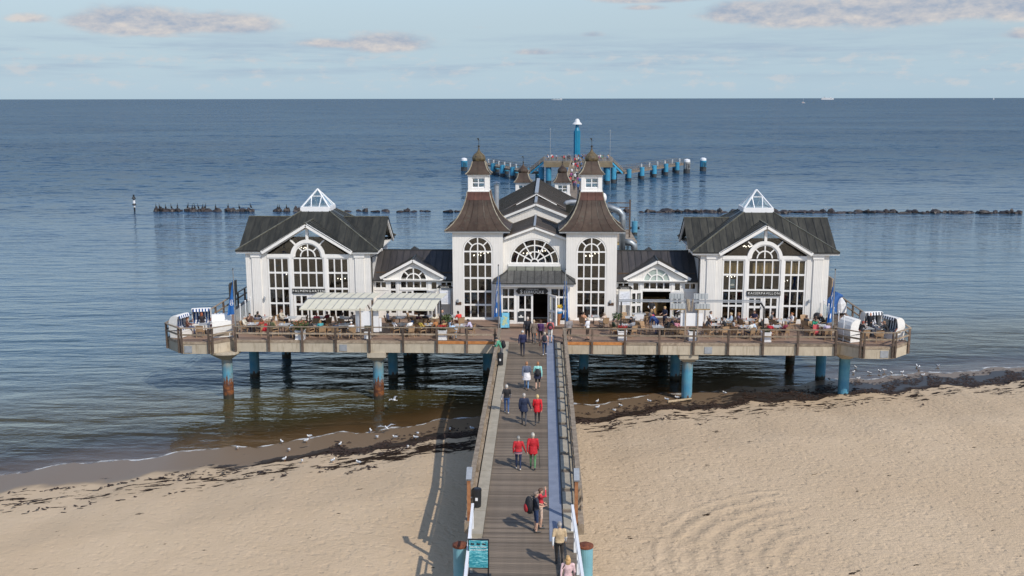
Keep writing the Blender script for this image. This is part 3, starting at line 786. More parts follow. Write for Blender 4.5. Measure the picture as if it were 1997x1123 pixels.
for y in (43, 50, 57, 63):
    p = thing('bridge_trestle', 'concrete trestle carrying the footbridge over the beach, %s from the sea' % {43: 'fourth', 50: 'third', 57: 'second', 63: 'nearest'}[y], 'trestle', (0.006*(68.5 - y), y, 0))
    MB().box(-1.9, -0.25, DK - 0.75, 1.9, 0.25, DK - 0.31).build('cross_head', CURB, p)
    for q in (-1.3, 1.3): MB().lathe([(0.3, -0.6), (0.3, DK - 0.752)], 14, (q, 0)).build('column', PILE, p)

# ---------------------------------------------------------------- measured places on the deck and the shore (metres)
TABLES = {'T1': (-19.93, 70.75), 'T2': (-20.0, 72.95), 'T3': (-17.83, 72.92), 'T4': (-17.72, 70.58), 'T5': (-15.79, 72.96), 'T6': (-13.54, 72.78), 'T7': (-15.35, 70.48), 'T8': (-13.47, 70.7), 'T9': (-9.3, 70.83), 'T10': (-7.33, 70.88), 'T11': (-7.74, 73.48), 'T12': (-6.03, 73.71), 'T13': (-5.2, 70.69), 'T14': (4.39, 74.01), 'T15': (6.47, 71.01), 'T16': (7.07, 73.73), 'T17': (10.39, 71.23), 'T27': (8.74, 70.68), 'T28': (10.11, 73.46), 'T18': (12.88, 71.47), 'T19': (13.56, 73.2), 'T20': (14.82, 70.86), 'T21': (15.56, 73.09), 'T22': (17.01, 70.92), 'T23': (17.95, 73.07), 'T24': (20.14, 72.87), 'T25': (20.33, 71.35)}
EMPTY_CHAIRS = {'T1': [(-19.18, 70.5), (-20.5, 70.46)], 'T2': [(-19.35, 72.89)], 'T3': [(-19.05, 72.89), (-16.94, 73.13)], 'T4': [(-18.24, 70.69), (-17.12, 69.9)], 'T5': [(-15.13, 72.66), (-16.33, 72.8)], 'T7': [(-14.88, 70.3), (-16.22, 70.42)], 'T8': [(-14.33, 70.31), (-12.82, 71.02)], 'T6': [(-14.26, 72.86), (-12.84, 72.72)], 'T9': [], 'T10': [(-8.03, 71.49), (-7.71, 70.02), (-6.64, 70.21)], 'T11': [(-9.05, 73.89), (-7.87, 73.22)], 'T12': [(-6.47, 73.61)], 'T13': [(-5.92, 70.56)], 'T14': [], 'T15': [(5.97, 71.07)], 'T16': [(6.72, 74.35), (7.85, 73.15), (8.13, 74.57)], 'T27': [(7.94, 71.29), (9.29, 70.35)], 'T28': [(9.84, 73.03)], 'T17': [(10.21, 70.06)], 'T18': [(12.26, 70.44), (13.3, 70.47)], 'T19': [(14.15, 72.3)], 'T20': [(14.2, 70.33)], 'T21': [(15.16, 72.84)], 'T22': [(16.7, 70.25), (17.63, 70.59)], 'T23': [(17.34, 72.56), (18.67, 73.11)], 'T24': [(19.77, 73.84), (19.46, 72.29)], 'T25': [(19.31, 70.64), (20.6, 70.84)]}
SEATED = [('T1', 'w1', -20.42, 70.82), ('T1', 'm1', -20.56, 71.97), ('T2', 'm2', -20.04, 72.72), ('T2', 'w2', -20.07, 71.81), ('T3', 'm3', -18.03, 72.96), ('T4', 'w3', -16.72, 69.13), ('T5', 'w4', -15.77, 72.56), ('T5', 'm4', -15.1, 72.49), ('T6', 'm5', -13.8, 72.16), ('T6', 'm6', -13.05, 72.37), ('T7', 'm7', -15.73, 69.83), ('T8', 'w5', -12.7, 69.33), ('T8', 'm8', -13.72, 69.22), ('T9', 'w6', -9.78, 70.43), ('T9', 'm9', -9.03, 70.71), ('T11', 'm11', -8.42, 72.32), ('T11', 'm12', -8.09, 72.4), ('T11', 'w7', -7.34, 72.35), ('T10', 'w8', -7.0, 70.6), ('T10', 'm13', -6.6, 70.27), ('T12', 'm14', -6.26, 73.66), ('T12', 'm15', -5.42, 72.86), ('T13', 'w9', -5.54, 70.47), ('T13', 'w10', -4.43, 70.5), ('T13', 'w11', -5.61, 69.29), ('T14', 'w12', 3.67, 73.21), ('T14', 'w13', 5.07, 72.97), ('T15', 'w14', 5.72, 70.79), ('T15', 'm16', 7.08, 71.52), ('T27', 'm17', 9.09, 70.72), ('T28', 'w15', 10.64, 73.04), ('T17', 'm18', 10.13, 71.26), ('T18', 'w16', 12.37, 71.33), ('T19', 'm19', 13.05, 73.29), ('T18', 'm20', 13.5, 71.27), ('T19', 'w17', 14.19, 73.14), ('T20', 'w18', 14.46, 70.96), ('T21', 'w19', 15.16, 73.17), ('T21', 'm21', 15.81, 73.37), ('T20', 'w20', 15.47, 70.48), ('T22', 'm22', 16.2, 71.35), ('T22', 'w21', 16.37, 69.92), ('T23', 'm23', 17.48, 73.24), ('T23', 'w22', 18.28, 73.15), ('T24', 'w23', 19.54, 72.4), ('T24', 'w24', 19.83, 72.34), ('T24', 'm24', 20.83, 72.97), ('T25', 'w25', 20.2, 71.55), ('T25', 'w26', 20.38, 70.04)]
STANDING = {'beige': (1.47, 34.38), 'packman': (0.59, 37.32), 'packwife': (0.76, 37.71), 'redwoman': (-0.28, 44.04), 'redman': (0.37, 44.12), 'navycoat': (-0.18, 50.47), 'redjacket': (0.5, 50.58), 'vestwoman': (-1.15, 52.45), 'waistwhite': (-0.19, 56.98), 'mint': (0.45, 56.99), 'navyman': (-0.62, 64.85), 'pinkback': (0.81, 65.03), 'blackman': (-0.37, 68.57), 'browncoat': (0.06, 68.28), 'purple': (0.52, 68.44), 'coral': (1.18, 68.61), 'greenboy': (-1.9, 63.23), 'patterned': (2.5, 69.26), 'whitelady': (3.78, 69.45), 'waiter': (8.75, 75.4), 'pinkpack': (8.47, 72.46), 'bender': (8.75, 71.32), 'darkwoman': (9.52, 73.33), 'waiter2': (10.46, 74.39), 'baywaiter': (23.42, 68.09)}
BLONDE = (1.79, 31.46)
PLANTERS = [(-16.23, 69.17), (-6.3, 69.46), (6.17, 69.67), (11.05, 69.66), (16.05, 69.5)]
POLES = [(-20.76, 69.19), (-2.49, 71.32), (2.22, 69.71), (20.7, 70.1)]
MISC = {'map_board': (-2.1, 72.99), 'sign_stand': (-1.39, 33.77), 'bin1': (-1.73, 39.52), 'bin2': (-1.84, 62.59), 'cone': (1.84, 74.51), 'panelL': (-11.69, 70.56), 'panelR': (11.45, 70.92)}
GULLS = [(-17.6, 58.26), (-15.22, 59.46), (-14.33, 57.73), (-13.75, 59.6), (-13.76, 60.57), (-11.46, 58.73), (-10.15, 61.78), (-9.5, 60.31), (-8.36, 60.25), (-7.06, 60.97), (-7.06, 60.1), (-5.12, 61.83), (-3.73, 61.98), (-14.05, 55.57), (-11.05, 54.67), (-7.19, 57.51), (-9.44, 53.85), (-12.81, 54.7), (2.86, 67.8), (4.47, 68.58), (4.4, 67.02), (5.98, 67.31), (8.03, 68.44), (5.47, 66.13), (10.08, 69.49), (13.58, 70.73), (9.27, 68.85), (25.06, 78.57), (24.5, 77.17), (25.62, 76.91), (26.48, 77.23), (26.97, 77.55), (27.21, 76.66), (28.09, 76.98), (24.18, 74.97), (22.02, 74.77), (30.0, 79.18), (29.96, 78.56), (31.63, 79.23), (27.9, 75.66), (29.31, 75.99)]
ROCKS = [(-72.68, 189.71), (-71.74, 189.73), (-70.7, 189.75), (-69.48, 189.78), (-68.35, 189.81), (-66.94, 189.84), (-66.38, 189.85), (-65.41, 189.87), (-64.64, 189.89), (-63.62, 189.91), (-63.07, 189.92), (-61.2, 189.96), (-58.78, 190.02), (-58.35, 190.03), (-56.65, 190.06), (-55.56, 190.09), (-55.08, 190.1), (-50.12, 190.21), (-49.4, 190.22), (-47.71, 190.26), (-46.38, 190.29), (-45.77, 190.3)]
CORMORANTS = [(-72.73, 190.6), (-72.07, 190.62), (-70.9, 190.64), (-69.81, 190.67), (-68.66, 190.69), (-66.69, 190.73), (-65.84, 190.75), (-65.38, 190.76), (-64.7, 190.78), (-63.92, 190.8), (-63.36, 190.81), (-61.41, 190.85), (-59.05, 190.9), (-56.92, 190.95), (-54.73, 191.0), (-49.68, 191.11), (-49.34, 191.12), (-48.0, 191.15)]

# ---------------------------------------------------------------- windows
PANE = {}
def pane_box(w, h, mat, parent, x, y, z, name='pane'):
    key = (round(w, 3), round(h, 3), mat.name)
    if key not in PANE:
        mb = MB(); mb.box(-w/2, -0.008, -h/2, w/2, 0.008, h/2); PANE[key] = mb.mesh(name, mat)
    return link(name, PANE[key], parent, (x, y, z))

def grid_window(parent, x0, x1, z0, z1, nx, rows, y=0.10, bar=0.085, frame=0.10, glass_mat=None, name='window', loc=(0, 0, 0), rz=0, proud=0.07):
    """White frame with nx columns; rows: list of z edges inside z0..z1 (transom centres). One object, each pane a child."""
    gm = glass_mat or GLASS
    mb = MB(); zs = [z0] + list(rows) + [z1]; n = nx
    cw = (x1 - x0)/n
    f = frame
    mb.box(x0, y - proud, z0, x0 + f, y + 0.05, z1); mb.box(x1 - f, y - proud, z0, x1, y + 0.05, z1)
    mb.box(x0 + f, y - proud + .003, z0, x1 - f, y + 0.047, z0 + f); mb.box(x0 + f, y - proud + .003, z1 - f, x1 - f, y + 0.047, z1)
    for k in range(1, n):
        xc = x0 + k*cw; mb.box(xc - bar/2, y - proud + .006, z0 + f, xc + bar/2, y + 0.044, z1 - f)
    for zc in rows: mb.box(x0 + f, y - proud + .012, zc - bar*0.75, x1 - f, y + 0.04, zc + bar*0.75)
    w = mb.build(name, TRIM, parent, loc, rz)
    for k in range(n):
        xa = x0 + k*cw + (f if k == 0 else bar/2); xb = x0 + (k + 1)*cw - (f if k == n - 1 else bar/2)
        for i in range(len(zs) - 1):
            za = zs[i] + (f if i == 0 else bar*0.75); zb = zs[i + 1] - (f if i == len(zs) - 2 else bar*0.75)
            pane_box(xb - xa, zb - za, gm(k, i) if callable(gm) else gm, w, (xa + xb)/2, y + 0.012, (za + zb)/2)
    return w

def sector(cx, cz, r0, r1, a0, a1, n=6, ez=1.0):
    p = [(cx + r1*cos(a0 + (a1 - a0)*i/n), cz + ez*r1*sin(a0 + (a1 - a0)*i/n)) for i in range(n + 1)]
    if r0 <= 0: return p + [(cx, cz)]
    return p + [(cx + r0*cos(a1 + (a0 - a1)*i/n), cz + ez*r0*sin(a1 + (a0 - a1)*i/n)) for i in range(n + 1)]

def arch_light(parent, cz, r, rings, y=0.10, bar=0.085, glass_mat=None, spokes=None, ez=1.0, name='arch_window', frame=0.10):
    """Half round window on the axis x=0: rings = inner ring radii (small to large), spokes per zone; each sector pane a child."""
    gm = glass_mat or GLASS
    mb = MB(); hb = bar/2
    mb.ring(0, cz, r - frame, r, 0, pi, y - 0.07, y + 0.05, 20, ez)
    for q in rings: mb.ring(0, cz, q - hb, q + hb, 0, pi, y - 0.063, y + 0.045, 14, ez)
    edges = [0.0] + [q for q in rings] + [r - frame]
    zones = []
    for i in range(len(edges) - 1):
        r0 = edges[i] + (hb if i else 0); r1 = edges[i + 1] - (hb if i < len(edges) - 2 else 0)
        sp = spokes[i]
        zones.append((r0, r1, sp))
        for a in sp:
            ra = max(r0 - 0.01, 0.02)
            mb.bar((ra*cos(a), y - 0.008, cz + ez*ra*sin(a)), ((r1 + .01)*cos(a), y - 0.008, cz + ez*(r1 + .01)*sin(a)), bar, 0.10, (0, -1, 0))
    w = mb.build(name, TRIM, parent)
    for r0, r1, sp in zones:
        an = [0.0] + sorted(sp) + [pi]
        for a0, a1 in zip(an, an[1:]):
            g0 = 0.0 if a0 == 0 else hb/max(r1, 0.3)*0.8; g1 = 0.0 if a1 == pi else hb/max(r1, 0.3)*0.8
            pm = MB(); pm.polyslab(sector(0, cz, r0, r1, a0 + g0, a1 - g1, 6, ez), y + 0.004, y + 0.02)
            pm.build('pane', gm, w)
    return w
A3 = [pi/4, pi/2, 3*pi/4]

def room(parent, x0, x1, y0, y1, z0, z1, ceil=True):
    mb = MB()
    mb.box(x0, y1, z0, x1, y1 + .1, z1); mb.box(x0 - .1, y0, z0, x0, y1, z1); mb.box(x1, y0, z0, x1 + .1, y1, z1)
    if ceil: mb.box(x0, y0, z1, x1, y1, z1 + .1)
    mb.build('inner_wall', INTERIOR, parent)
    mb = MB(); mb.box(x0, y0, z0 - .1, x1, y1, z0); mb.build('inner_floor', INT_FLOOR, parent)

LAMP_GLOW = emit('lamp_glow', (1.0, 0.90, 0.74), 4.0)
def chandelier(parent, x, y, z, n=5):
    mb = MB(); mb.tube([(x, y, z), (x, y, z + 1.1)], 0.012, 5)
    for k in range(n): mb.bar((x, y, z), (x + 0.28*cos(2*pi*k/n), y + .28*sin(2*pi*k/n), z + .06), 0.015, 0.015)
    c = mb.build('chandelier', BLACK, parent)
    g = MB()
    for k in range(n): g.ball((x + 0.28*cos(2*pi*k/n), y + .28*sin(2*pi*k/n), z + .12), 0.042, 6, 4)
    g.build('glass_bulbs', LAMP_GLOW, c)

def wall_lamp(parent, x, z, y=-0.12):
    mb = MB(); mb.box(x - .03, y, z - .02, x + .03, 0, z + .02); mb.lathe([(0.03, z - .16), (0.085, z - .13), (0.07, z + .08), (0.02, z + .13)], 8, (x, y - .03))
    mb.build('wall_lamp', STEEL_DULL, parent)

# ---------------------------------------------------------------- the two pavilions
def pavilion(sgn, label, sign, roofmat):
    YC = 4.1; DEP = 8.2; H = 4.7
    ze, zt, zr = 5.36, 7.96, 7.40
    P = thing('pavilion', label, 'pavilion', (sgn*16.95, 75.2, DK))
    w = MB()
    outer = [(-H, 0), (H, 0), (H, 5.15), (3.35, 5.15), (0, 7.2), (-3.35, 5.15), (-H, 5.15)]
    hole = [(-3.08, 0.2), (3.08, 0.2), (3.08, 5.13), (0, 7.02), (-3.08, 5.13)]
    w.wallpoly(outer, [hole], 0.0, 0.22)
    for s in (-1, 1):
        w.box(min(s*H, s*(H - .2)), 0.225, 0, max(s*H, s*(H - .2)), DEP, 5.3)
        w.add([(s*H, YC - 2.9, 5.3), (s*H, YC + 2.9, 5.3), (s*H, YC, 7.1)], [(0, 1, 2)])
        w.add([(s*(H - .1), YC - 2.9, 5.3), (s*(H - .1), YC + 2.9, 5.3), (s*(H - .1), YC, 7.1)], [(0, 1, 2)])
    w.box(-H + .2, DEP - .2, 0, H - .2, DEP - .003, 5.3)
    w.build('wall', WHITE, P)
    for s in (-1, 1):
        a, b = sorted((s*3.55, s*4.22))
        m_ = MB(); m_.box(a, -0.09, 0.0, b, -0.002, 4.82); m_.box(a - .05, -0.12, 0.0, b + .05, -0.092, 0.22); m_.build('pilaster', WHITE, P)
        m_ = MB(); m_.box(a - .06, -0.14, 4.84, b + .06, -0.002, 5.12); m_.box(a - .1, -.17, 5.02, b + .1, -.142, 5.12); m_.build('pilaster_capital', TRIM, P)
    # facade frame: posts, transom band, arch surround
    f = MB()
    for x in (-1.32, 1.32): f.box(x - 0.11, -0.03, 0.2, x + 0.11, 0.16, 4.80)
    for a, b in ((-3.08, -1.27), (1.27, 3.08)): f.box(a, -0.03, 4.80, b, 0.165, 5.06)
    f.box(-3.08, -0.05, 0.0, 3.08, 0.16, 0.20)
    f.ring(0, 4.87, 1.05, 1.30, 0, pi, -0.04, 0.16, 24)
    f.box(-1.30, -0.032, 4.80, -1.05, 0.158, 4.868); f.box(1.05, -0.032, 4.80, 1.30, 0.158, 4.868)
    f.box(-0.10, -0.03, 6.165, 0.10, 0.16, 7.0)
    for s in (-1, 1):
        d = Vector((s*cos(pi/4), 0, sin(pi/4))); c0 = Vector((0, 0.065, 4.87))
        f.bar(c0 + d*1.28, c0 + d*1.80, 0.10, 0.17, (0, -1, 0))
    fr = f.build('facade_frame', TRIM, P)
    # gable glass
    def glz(x): return 6.90 - 0.616*abs(x)
    for s in (-1, 1):
        arc = [(1.30*cos(a), 4.87 + 1.30*sin(a)) for a in [radians(8.5 + k*(42 - 8.5)/6) for k in range(7)]]
        lower = [(x*s, z) for x, z in [(2.88, 5.065)] + arc[:0] + [(1.29, 5.065)] + arc + [(1.80*cos(radians(43)), 4.87 + 1.80*sin(radians(43)))]]
        arc2 = [(1.30*cos(a), 4.87 + 1.30*sin(a)) for a in [radians(48 + k*(85.5 - 48)/6) for k in range(7)]]
        upper = [(x*s, z) for x, z in [(1.77*cos(radians(47)), 4.87 + 1.77*sin(radians(47)))] + arc2 + [(0.10, 6.82)]]
        for pl in (lower, upper):
            m_ = MB(); m_.polyslab(pl, 0.10, 0.115); m_.build('pane', GLASS_CLEAR if sgn < 0 else GLASS, fr)
    for s in (-1, 1):
        a, b = sorted((s*1.43, s*3.06))
        grid_window(P, a, b, 0.2, 4.80, 3, [1.31, 2.45, 3.65])
    grid_window(P, -1.20, 1.20, 2.47, 4.80, 4, [3.65])
    arch_light(P, 4.87, 1.05, [0.55], spokes=[[pi/2], A3])
    # doors
    dm = MB(); dm.box(-1.20, 0.0, 2.06, 1.20, 0.14, 2.46); dm.build('door_lintel', TRIM, P)
    for a in (-1.18, 0.01):
        d = grid_window(P, a, a + 1.17, 0.2, 2.055, 2, [1.22], name='door', frame=0.17, bar=0.11)
        h = MB(); h.bar((a + (1.05 if a < 0 else 0.12), -0.03, 1.1), (a + (1.05 if a < 0 else 0.12), -0.03, 1.3), .03, .05); h.build('handle', STEEL, d)
    # sign
    sb = MB(); sb.box(-1.24, -0.10, 2.12, 1.24, -0.035, 2.46)
    so = sb.build('name_sign', SIGN_BLACK, P)
    text(sign, 0.255, LETTER, so, (0, -0.108, 2.285), spacing=1.22 if len(sign) > 12 else 1.36)
    wall_lamp(P, -3.35 if sgn < 0 else 3.35, 1.75)
    # inside
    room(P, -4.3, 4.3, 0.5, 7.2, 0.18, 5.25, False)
    chandelier(P, -0.9, 2.2, 5.0 + .1 if sgn < 0 else 5.35, 6); chandelier(P, -2.0, 2.4, 3.0, 4); chandelier(P, 2.0, 2.4, 2.7, 4)
    if sgn > 0:
        for x in (-2.25, 0, 2.25):
            cm = MB()
            for k in range(12):
                q = x - 0.8 + k*0.133; cm.box(q, 0.33 + (k % 2)*.03, 3.7, q + .13, 0.36 + (k % 2)*.03, 4.50)
            cm.build('curtain', CURTAIN, P)
        pm = MB(); pm.box(-2.46, 0.135, 2.62, -2.06, 0.15, 3.3); pm.build('window_poster', plain((0.12, 0.2, 0.26)), P)
        pm = MB(); pm.ball((-2.28, 0.132, 2.88), (0.16, 0.002, 0.08)); pm.build('window_poster_print', LETTER, P)
    # roof
    R = MB()
    
    for s in (-1, 1):
        a, b = sorted((s*3.4, s*5.25)); R.box(a, -.24, ze - .12, b, -.004, ze - .05)
        a, b = sorted((s*4.705, s*5.25)); R.box(a, 0, ze - .12, b, DEP + .5, ze - .05)
    rf = R.build('roof', TRIM, P)
    ex, eyf, eyb = 5.35, -0.30, DEP + 0.58
    tp = 1.08; yt0, yt1 = YC - tp, YC + tp
    yv = eyf + (zr - ze)/(zt - ze)*(yt0 - eyf); yvb = eyb - (zr - ze)/(zt - ze)*(eyb - yt1)
    xv = ex - (zr - ze)/(zt - ze)*(ex - tp)
    G = 3.32; GS = 2.95
    for s in (-1, 1):
        roof_face(rf, [(s*ex, eyf, ze), (s*G, eyf, ze), (0, yv, zr), (0, yt0, zt), (s*tp, yt0, zt)], roofmat)
        roof_face(rf, [(s*ex, eyb, ze), (s*G, eyb, ze), (0, yvb, zr), (0, yt1, zt), (s*tp, yt1, zt)], roofmat)
        roof_face(rf, [(s*ex, eyf, ze), (s*ex, YC - GS, ze), (s*xv, YC, zr), (s*tp, YC, zt), (s*tp, yt0, zt)], roofmat)
        roof_face(rf, [(s*ex, eyb, ze), (s*ex, YC + GS, ze), (s*xv, YC, zr), (s*tp, YC, zt), (s*tp, yt1, zt)], roofmat)
        roof_face(rf, [(0, eyf - .12, zr), (s*G, eyf - .12, ze), (s*G, eyf, ze), (0, yv, zr)], roofmat, rib=.05)
        roof_face(rf, [(0, eyb + .12, zr), (s*G, eyb + .12, ze), (s*G, eyb, ze), (0, yvb, zr)], roofmat)
        for t in (-1, 1):
            roof_face(rf, [(s*(ex + .15), YC, zr), (s*(ex + .15), YC + t*GS, ze), (s*ex, YC + t*GS, ze), (s*xv, YC, zr)], roofmat)
    hip = MB()
    for s in (-1, 1):
        for ye, yt in ((eyf, yt0), (eyb, yt1)): hip.bar((s*ex, ye, ze + .05), (s*tp, yt, zt + .05), 0.10, 0.06)
        hip.bar((s*xv, YC, zr + .05), (s*(ex + .15), YC, zr + .05), .10, .05)
    hip.bar((0, eyf - .12, zr + .05), (0, yv, zr + .05), 0.10, 0.05)
    hip.build('ridge_cap', surf('ridge_cap_metal', (0.12, 0.115, 0.085), 0.5, 0.4, 2.0), rf)
    ft = MB()
    for s in (-1, 1):
        a, b = sorted((s*G, s*(ex - .02))); ft.box(a, eyf + .012, ze - .20, b, eyf + .07, ze - .015)
        ft.box(min(s*(ex - .02), s*(ex - .07)), eyf + .08, ze - .2, max(s*(ex - .02), s*(ex - .07)), YC - GS, ze - .015)
        ft.bar((s*(G + .06), eyf - .02, ze - .13), (0, eyf - .02, zr - .11), 0.14, 0.26)
        ft.bar((s*(ex + .02), YC - GS, ze - .13), (s*(ex + .02), YC, zr - .13), 0.12, 0.24); ft.bar((s*(ex + .02), YC + GS, ze - .13), (s*(ex + .02), YC, zr - .13), 0.12, 0.24)
    ft.build('barge_board', TRIM, rf)
    for s in (-1, 1):
        a, b = sorted((s*(G + .1), s*ex)); MB().box(a, eyf - .07, ze - .07, b, eyf + .008, ze + .01).build('gutter', SEAM, rf)
    # glass pyramid
    g = MB(); rp = 1.14
    g.box(-rp, YC - rp, zt - .06, rp, YC + rp, zt + .26)
    z0 = zt + .27; ap = Vector((0, YC, zt + 1.62)); cs = [Vector((a*(rp - .06), YC + b*(rp - .06), z0)) for a, b in ((-1, -1), (1, -1), (1, 1), (-1, 1))]
    for c in cs: g.bar(c, ap, 0.10, 0.10)
    for i in range(4):
        a, b = cs[i], cs[(i + 1) % 4]; g.bar(a + Vector((0, 0, .04)), b + Vector((0, 0, .04)), .09, .09)
        l1 = a.lerp(ap, .62); r1 = b.lerp(ap, .62); g.bar(l1, r1, .06, .06)
        for t in (0.36, 0.64): g.bar(a.lerp(b, t), l1.lerp(r1, 0.02 if t < .5 else .98), .06, .06)
    go = g.build('glass_pyramid', WHITE_PAINT, P)
    for i in range(4):
        a, b = cs[i], cs[(i + 1) % 4]; l1 = a.lerp(ap, .62); r1 = b.lerp(ap, .62)
        for pl in ([a, b.lerp(a, .64), l1], [a.lerp(b, .36), a.lerp(b, .64), r1, l1], [a.lerp(b, .64), b, r1], [l1, r1, ap]):
            m_ = MB(); nn = (pl[1] - pl[0]).cross(pl[2] - pl[0]).normalized()*0.015; m_.slab(pl, nn); m_.build('pane', GLASS_CLEAR, go)
    # rain pipe on the inner side
    dp = MB(); xi = -sgn*(H + .06); dp.tube([(-sgn*5.3, .6, ze - .1), (-sgn*5.2, .5, ze - .35), (xi, .3, ze - .55), (xi, .3, 0.05)], 0.05, 6); dp.build('rain_pipe', SEAM, P)
    return P
PAV_L = pavilion(-1, 'white gabled pavilion with glass pyramid lantern signed PALMENGARTEN', 'PALMENGARTEN', ROOF_DARK)
PAV_R = pavilion(1, 'white gabled pavilion with glass pyramid lantern signed KAISERPAVILLON', 'KAISERPAVILLON', surf('green_patina_sheet', (0.042, 0.041, 0.033), 0.42, 0.3, 1.6, 0.004, 12, rnd=0.24, spec=0.3, stretch=(2.2, .45, .45), col2=(0.068, 0.064, 0.050), stain=(0.15, 0.15, 0.12, 0.58, 0.4)))

# ---------------------------------------------------------------- entrance towers with onion domes
def loft_strips(parent, prof, nstrip, mat, cx=0.0, cy=0.0, name='roof_panel', ribw=0.03):
    """Square plan roof with a curved section: each sheet between seams on each of the four sides is an object."""
    for side in range(4):
        c, s = cos(side*pi/2), sin(side*pi/2)
        def pt(u, h, z, off=0.0):
            x, y = u*h, -(h + off); return (cx + x*c - y*s, cy + x*s + y*c, z)
        for k in range(nstrip):
            u0 = -1 + 2*k/nstrip + 0.004; u1 = -1 + 2*(k + 1)/nstrip - 0.004
            vs = []; fs = []
            for h, z in prof: vs += [pt(u0, h, z), pt(u1, h, z)]
            for i in range(len(prof) - 1): fs.append((2*i, 2*i + 1, 2*i + 3, 2*i + 2))
            mb = MB(); mb.add(vs, fs)
            if k:
                for i in range(len(prof) - 1):
                    mb.bar(pt(u0, prof[i][0], prof[i][1], .015), pt(u0, prof[i + 1][0], prof[i + 1][1], .015), ribw, ribw)
            mb.build(name, mat, parent)
    for a, b in ((-1, -1), (1, -1), (1, 1), (-1, 1)):
        hb = MB()
        for i in range(len(prof) - 1):
            (h0, z0), (h1, z1) = prof[i], prof[i + 1]
            hb.bar((cx + a*h0, cy + b*h0, z0 + .01), (cx + a*h1, cy + b*h1, z1 + .01), 0.07, 0.05)
        hb.build('hip_cap', surf('pale_hip_metal', (0.34, 0.30, 0.22), 0.5, 0.3, 2.0, stain=(0.08, 0.06, 0.045, 0.5, 0.8)), parent)

def lantern(T, cy, z0, k=1.0, dome=None):
    """White lantern with four small windows, bell roof, onion and weather vane; z0 = foot of the lantern."""
    h = 0.77*k; zt = z0 + 1.18*k
    L = MB()
    for a, b in ((-1, -1), (1, -1), (1, 1), (-1, 1)):
        xa, xb = sorted((a*h, a*(h - .29*k))); ya, yb = sorted((cy + b*h, cy + b*(h - .29*k))); L.box(xa, ya, z0, xb, yb, zt)
    q = h - .02
    for z_a, z_b in ((z0 + .002, z0 + .30*k), (zt - .16*k, zt - .002)): L.box(-q, cy - q, z_a, q, cy + q, z_b)
    L.box(-h - .06*k, cy - h - .06*k, zt, h + .06*k, cy + h + .06*k, zt + .10*k)
    L.box(-h - .04*k, cy - h - .04*k, z0 - .02, h + .04*k, cy + h + .04*k, z0 + .08*k)
    lo = L.build('lantern', TRIM, T)
    ww = (h - .29*k)
    for side in range(4):
        mb = MB(); y = -(h - .10*k)
        for x0, x1 in ((-ww, -ww + .06*k), (-.035*k, .035*k), (ww - .06*k, ww)): mb.box(x0, y - .03, z0 + .30*k, x1, y + .03, zt - .16*k)
        for za, zb in ((z0 + .30*k, z0 + .36*k), (z0 + .63*k, z0 + .69*k), (zt - .22*k, zt - .16*k)): mb.box(-ww + .06*k, y - .025, za, ww - .06*k, y + .025, zb)
        w = mb.build('lantern_window', WHITE_PAINT, T, (0, cy, 0), side*pi/2)
        for sx in (-1, 1):
            for za, zb in ((z0 + .36*k, z0 + .63*k), (z0 + .69*k, zt - .22*k)):
                pane_box(ww - .095*k, zb - za, GLASS_CLEAR, w, sx*(ww/2 - .012*k), y + .005, (za + zb)/2)
    zb = zt + .10*k
    prof = [(0.95*k, zb + .01), (0.93*k, zb + .05*k), (0.80*k, zb + .16*k), (0.66*k, zb + .36*k), (0.56*k, zb + .60*k), (0.49*k, zb + .84*k), (0.46*k, zb + .96*k)]
    u = MB(); u.box(-.92*k, cy - .92*k, zb, .92*k, cy + .92*k, zb + .012)
    bell = u.build('bell_roof', SEAM, T)
    loft_strips(bell, prof, 2, ROOF_BROWN, 0, cy, 'roof_panel', 0.02)
    zo = zb + .94*k; N = 16
    on = MB()
    pr = [(0.46, 0), (0.50, .06), (0.535, .18), (0.53, .28), (0.47, .42), (0.36, .54), (0.24, .63), (0.14, .72), (0.08, .84), (0.045, 1.0), (0.03, 1.15)]
    vs = []; fs = []
    for r, z in pr:
        for i in range(N):
            q = r*k*(1.0 if i % 2 else 0.95); a = 2*pi*i/N; vs.append((q*cos(a), cy + q*sin(a), zo + z*k))
    for j in range(len(pr) - 1):
        for i in range(N): fs.append((j*N + i, j*N + (i + 1) % N, (j + 1)*N + (i + 1) % N, (j + 1)*N + i))
    on.add(vs, fs); on.build('onion_dome', dome or BULB, T)
    v = MB(); v.ball((0, cy, zo + 1.12*k), .085*k, 8, 6); v.tube([(0, cy, zo + 1.1*k), (0, cy, zo + 1.72*k)], .018*k, 5)
    v.build('spire', SEAM, T)
    f = MB(); f.slab([(-.05*k, cy, zo + 1.56*k), (.02*k, cy, zo + 1.60*k), (.02*k, cy, zo + 1.70*k), (-.15*k, cy, zo + 1.72*k), (-.10*k, cy, zo + 1.64*k)], (0, .012, 0)); f.bar((-.1*k, cy, zo + 1.52*k), (.13*k, cy, zo + 1.52*k), .02, .02); f.build('weather_vane', SEAM, T)

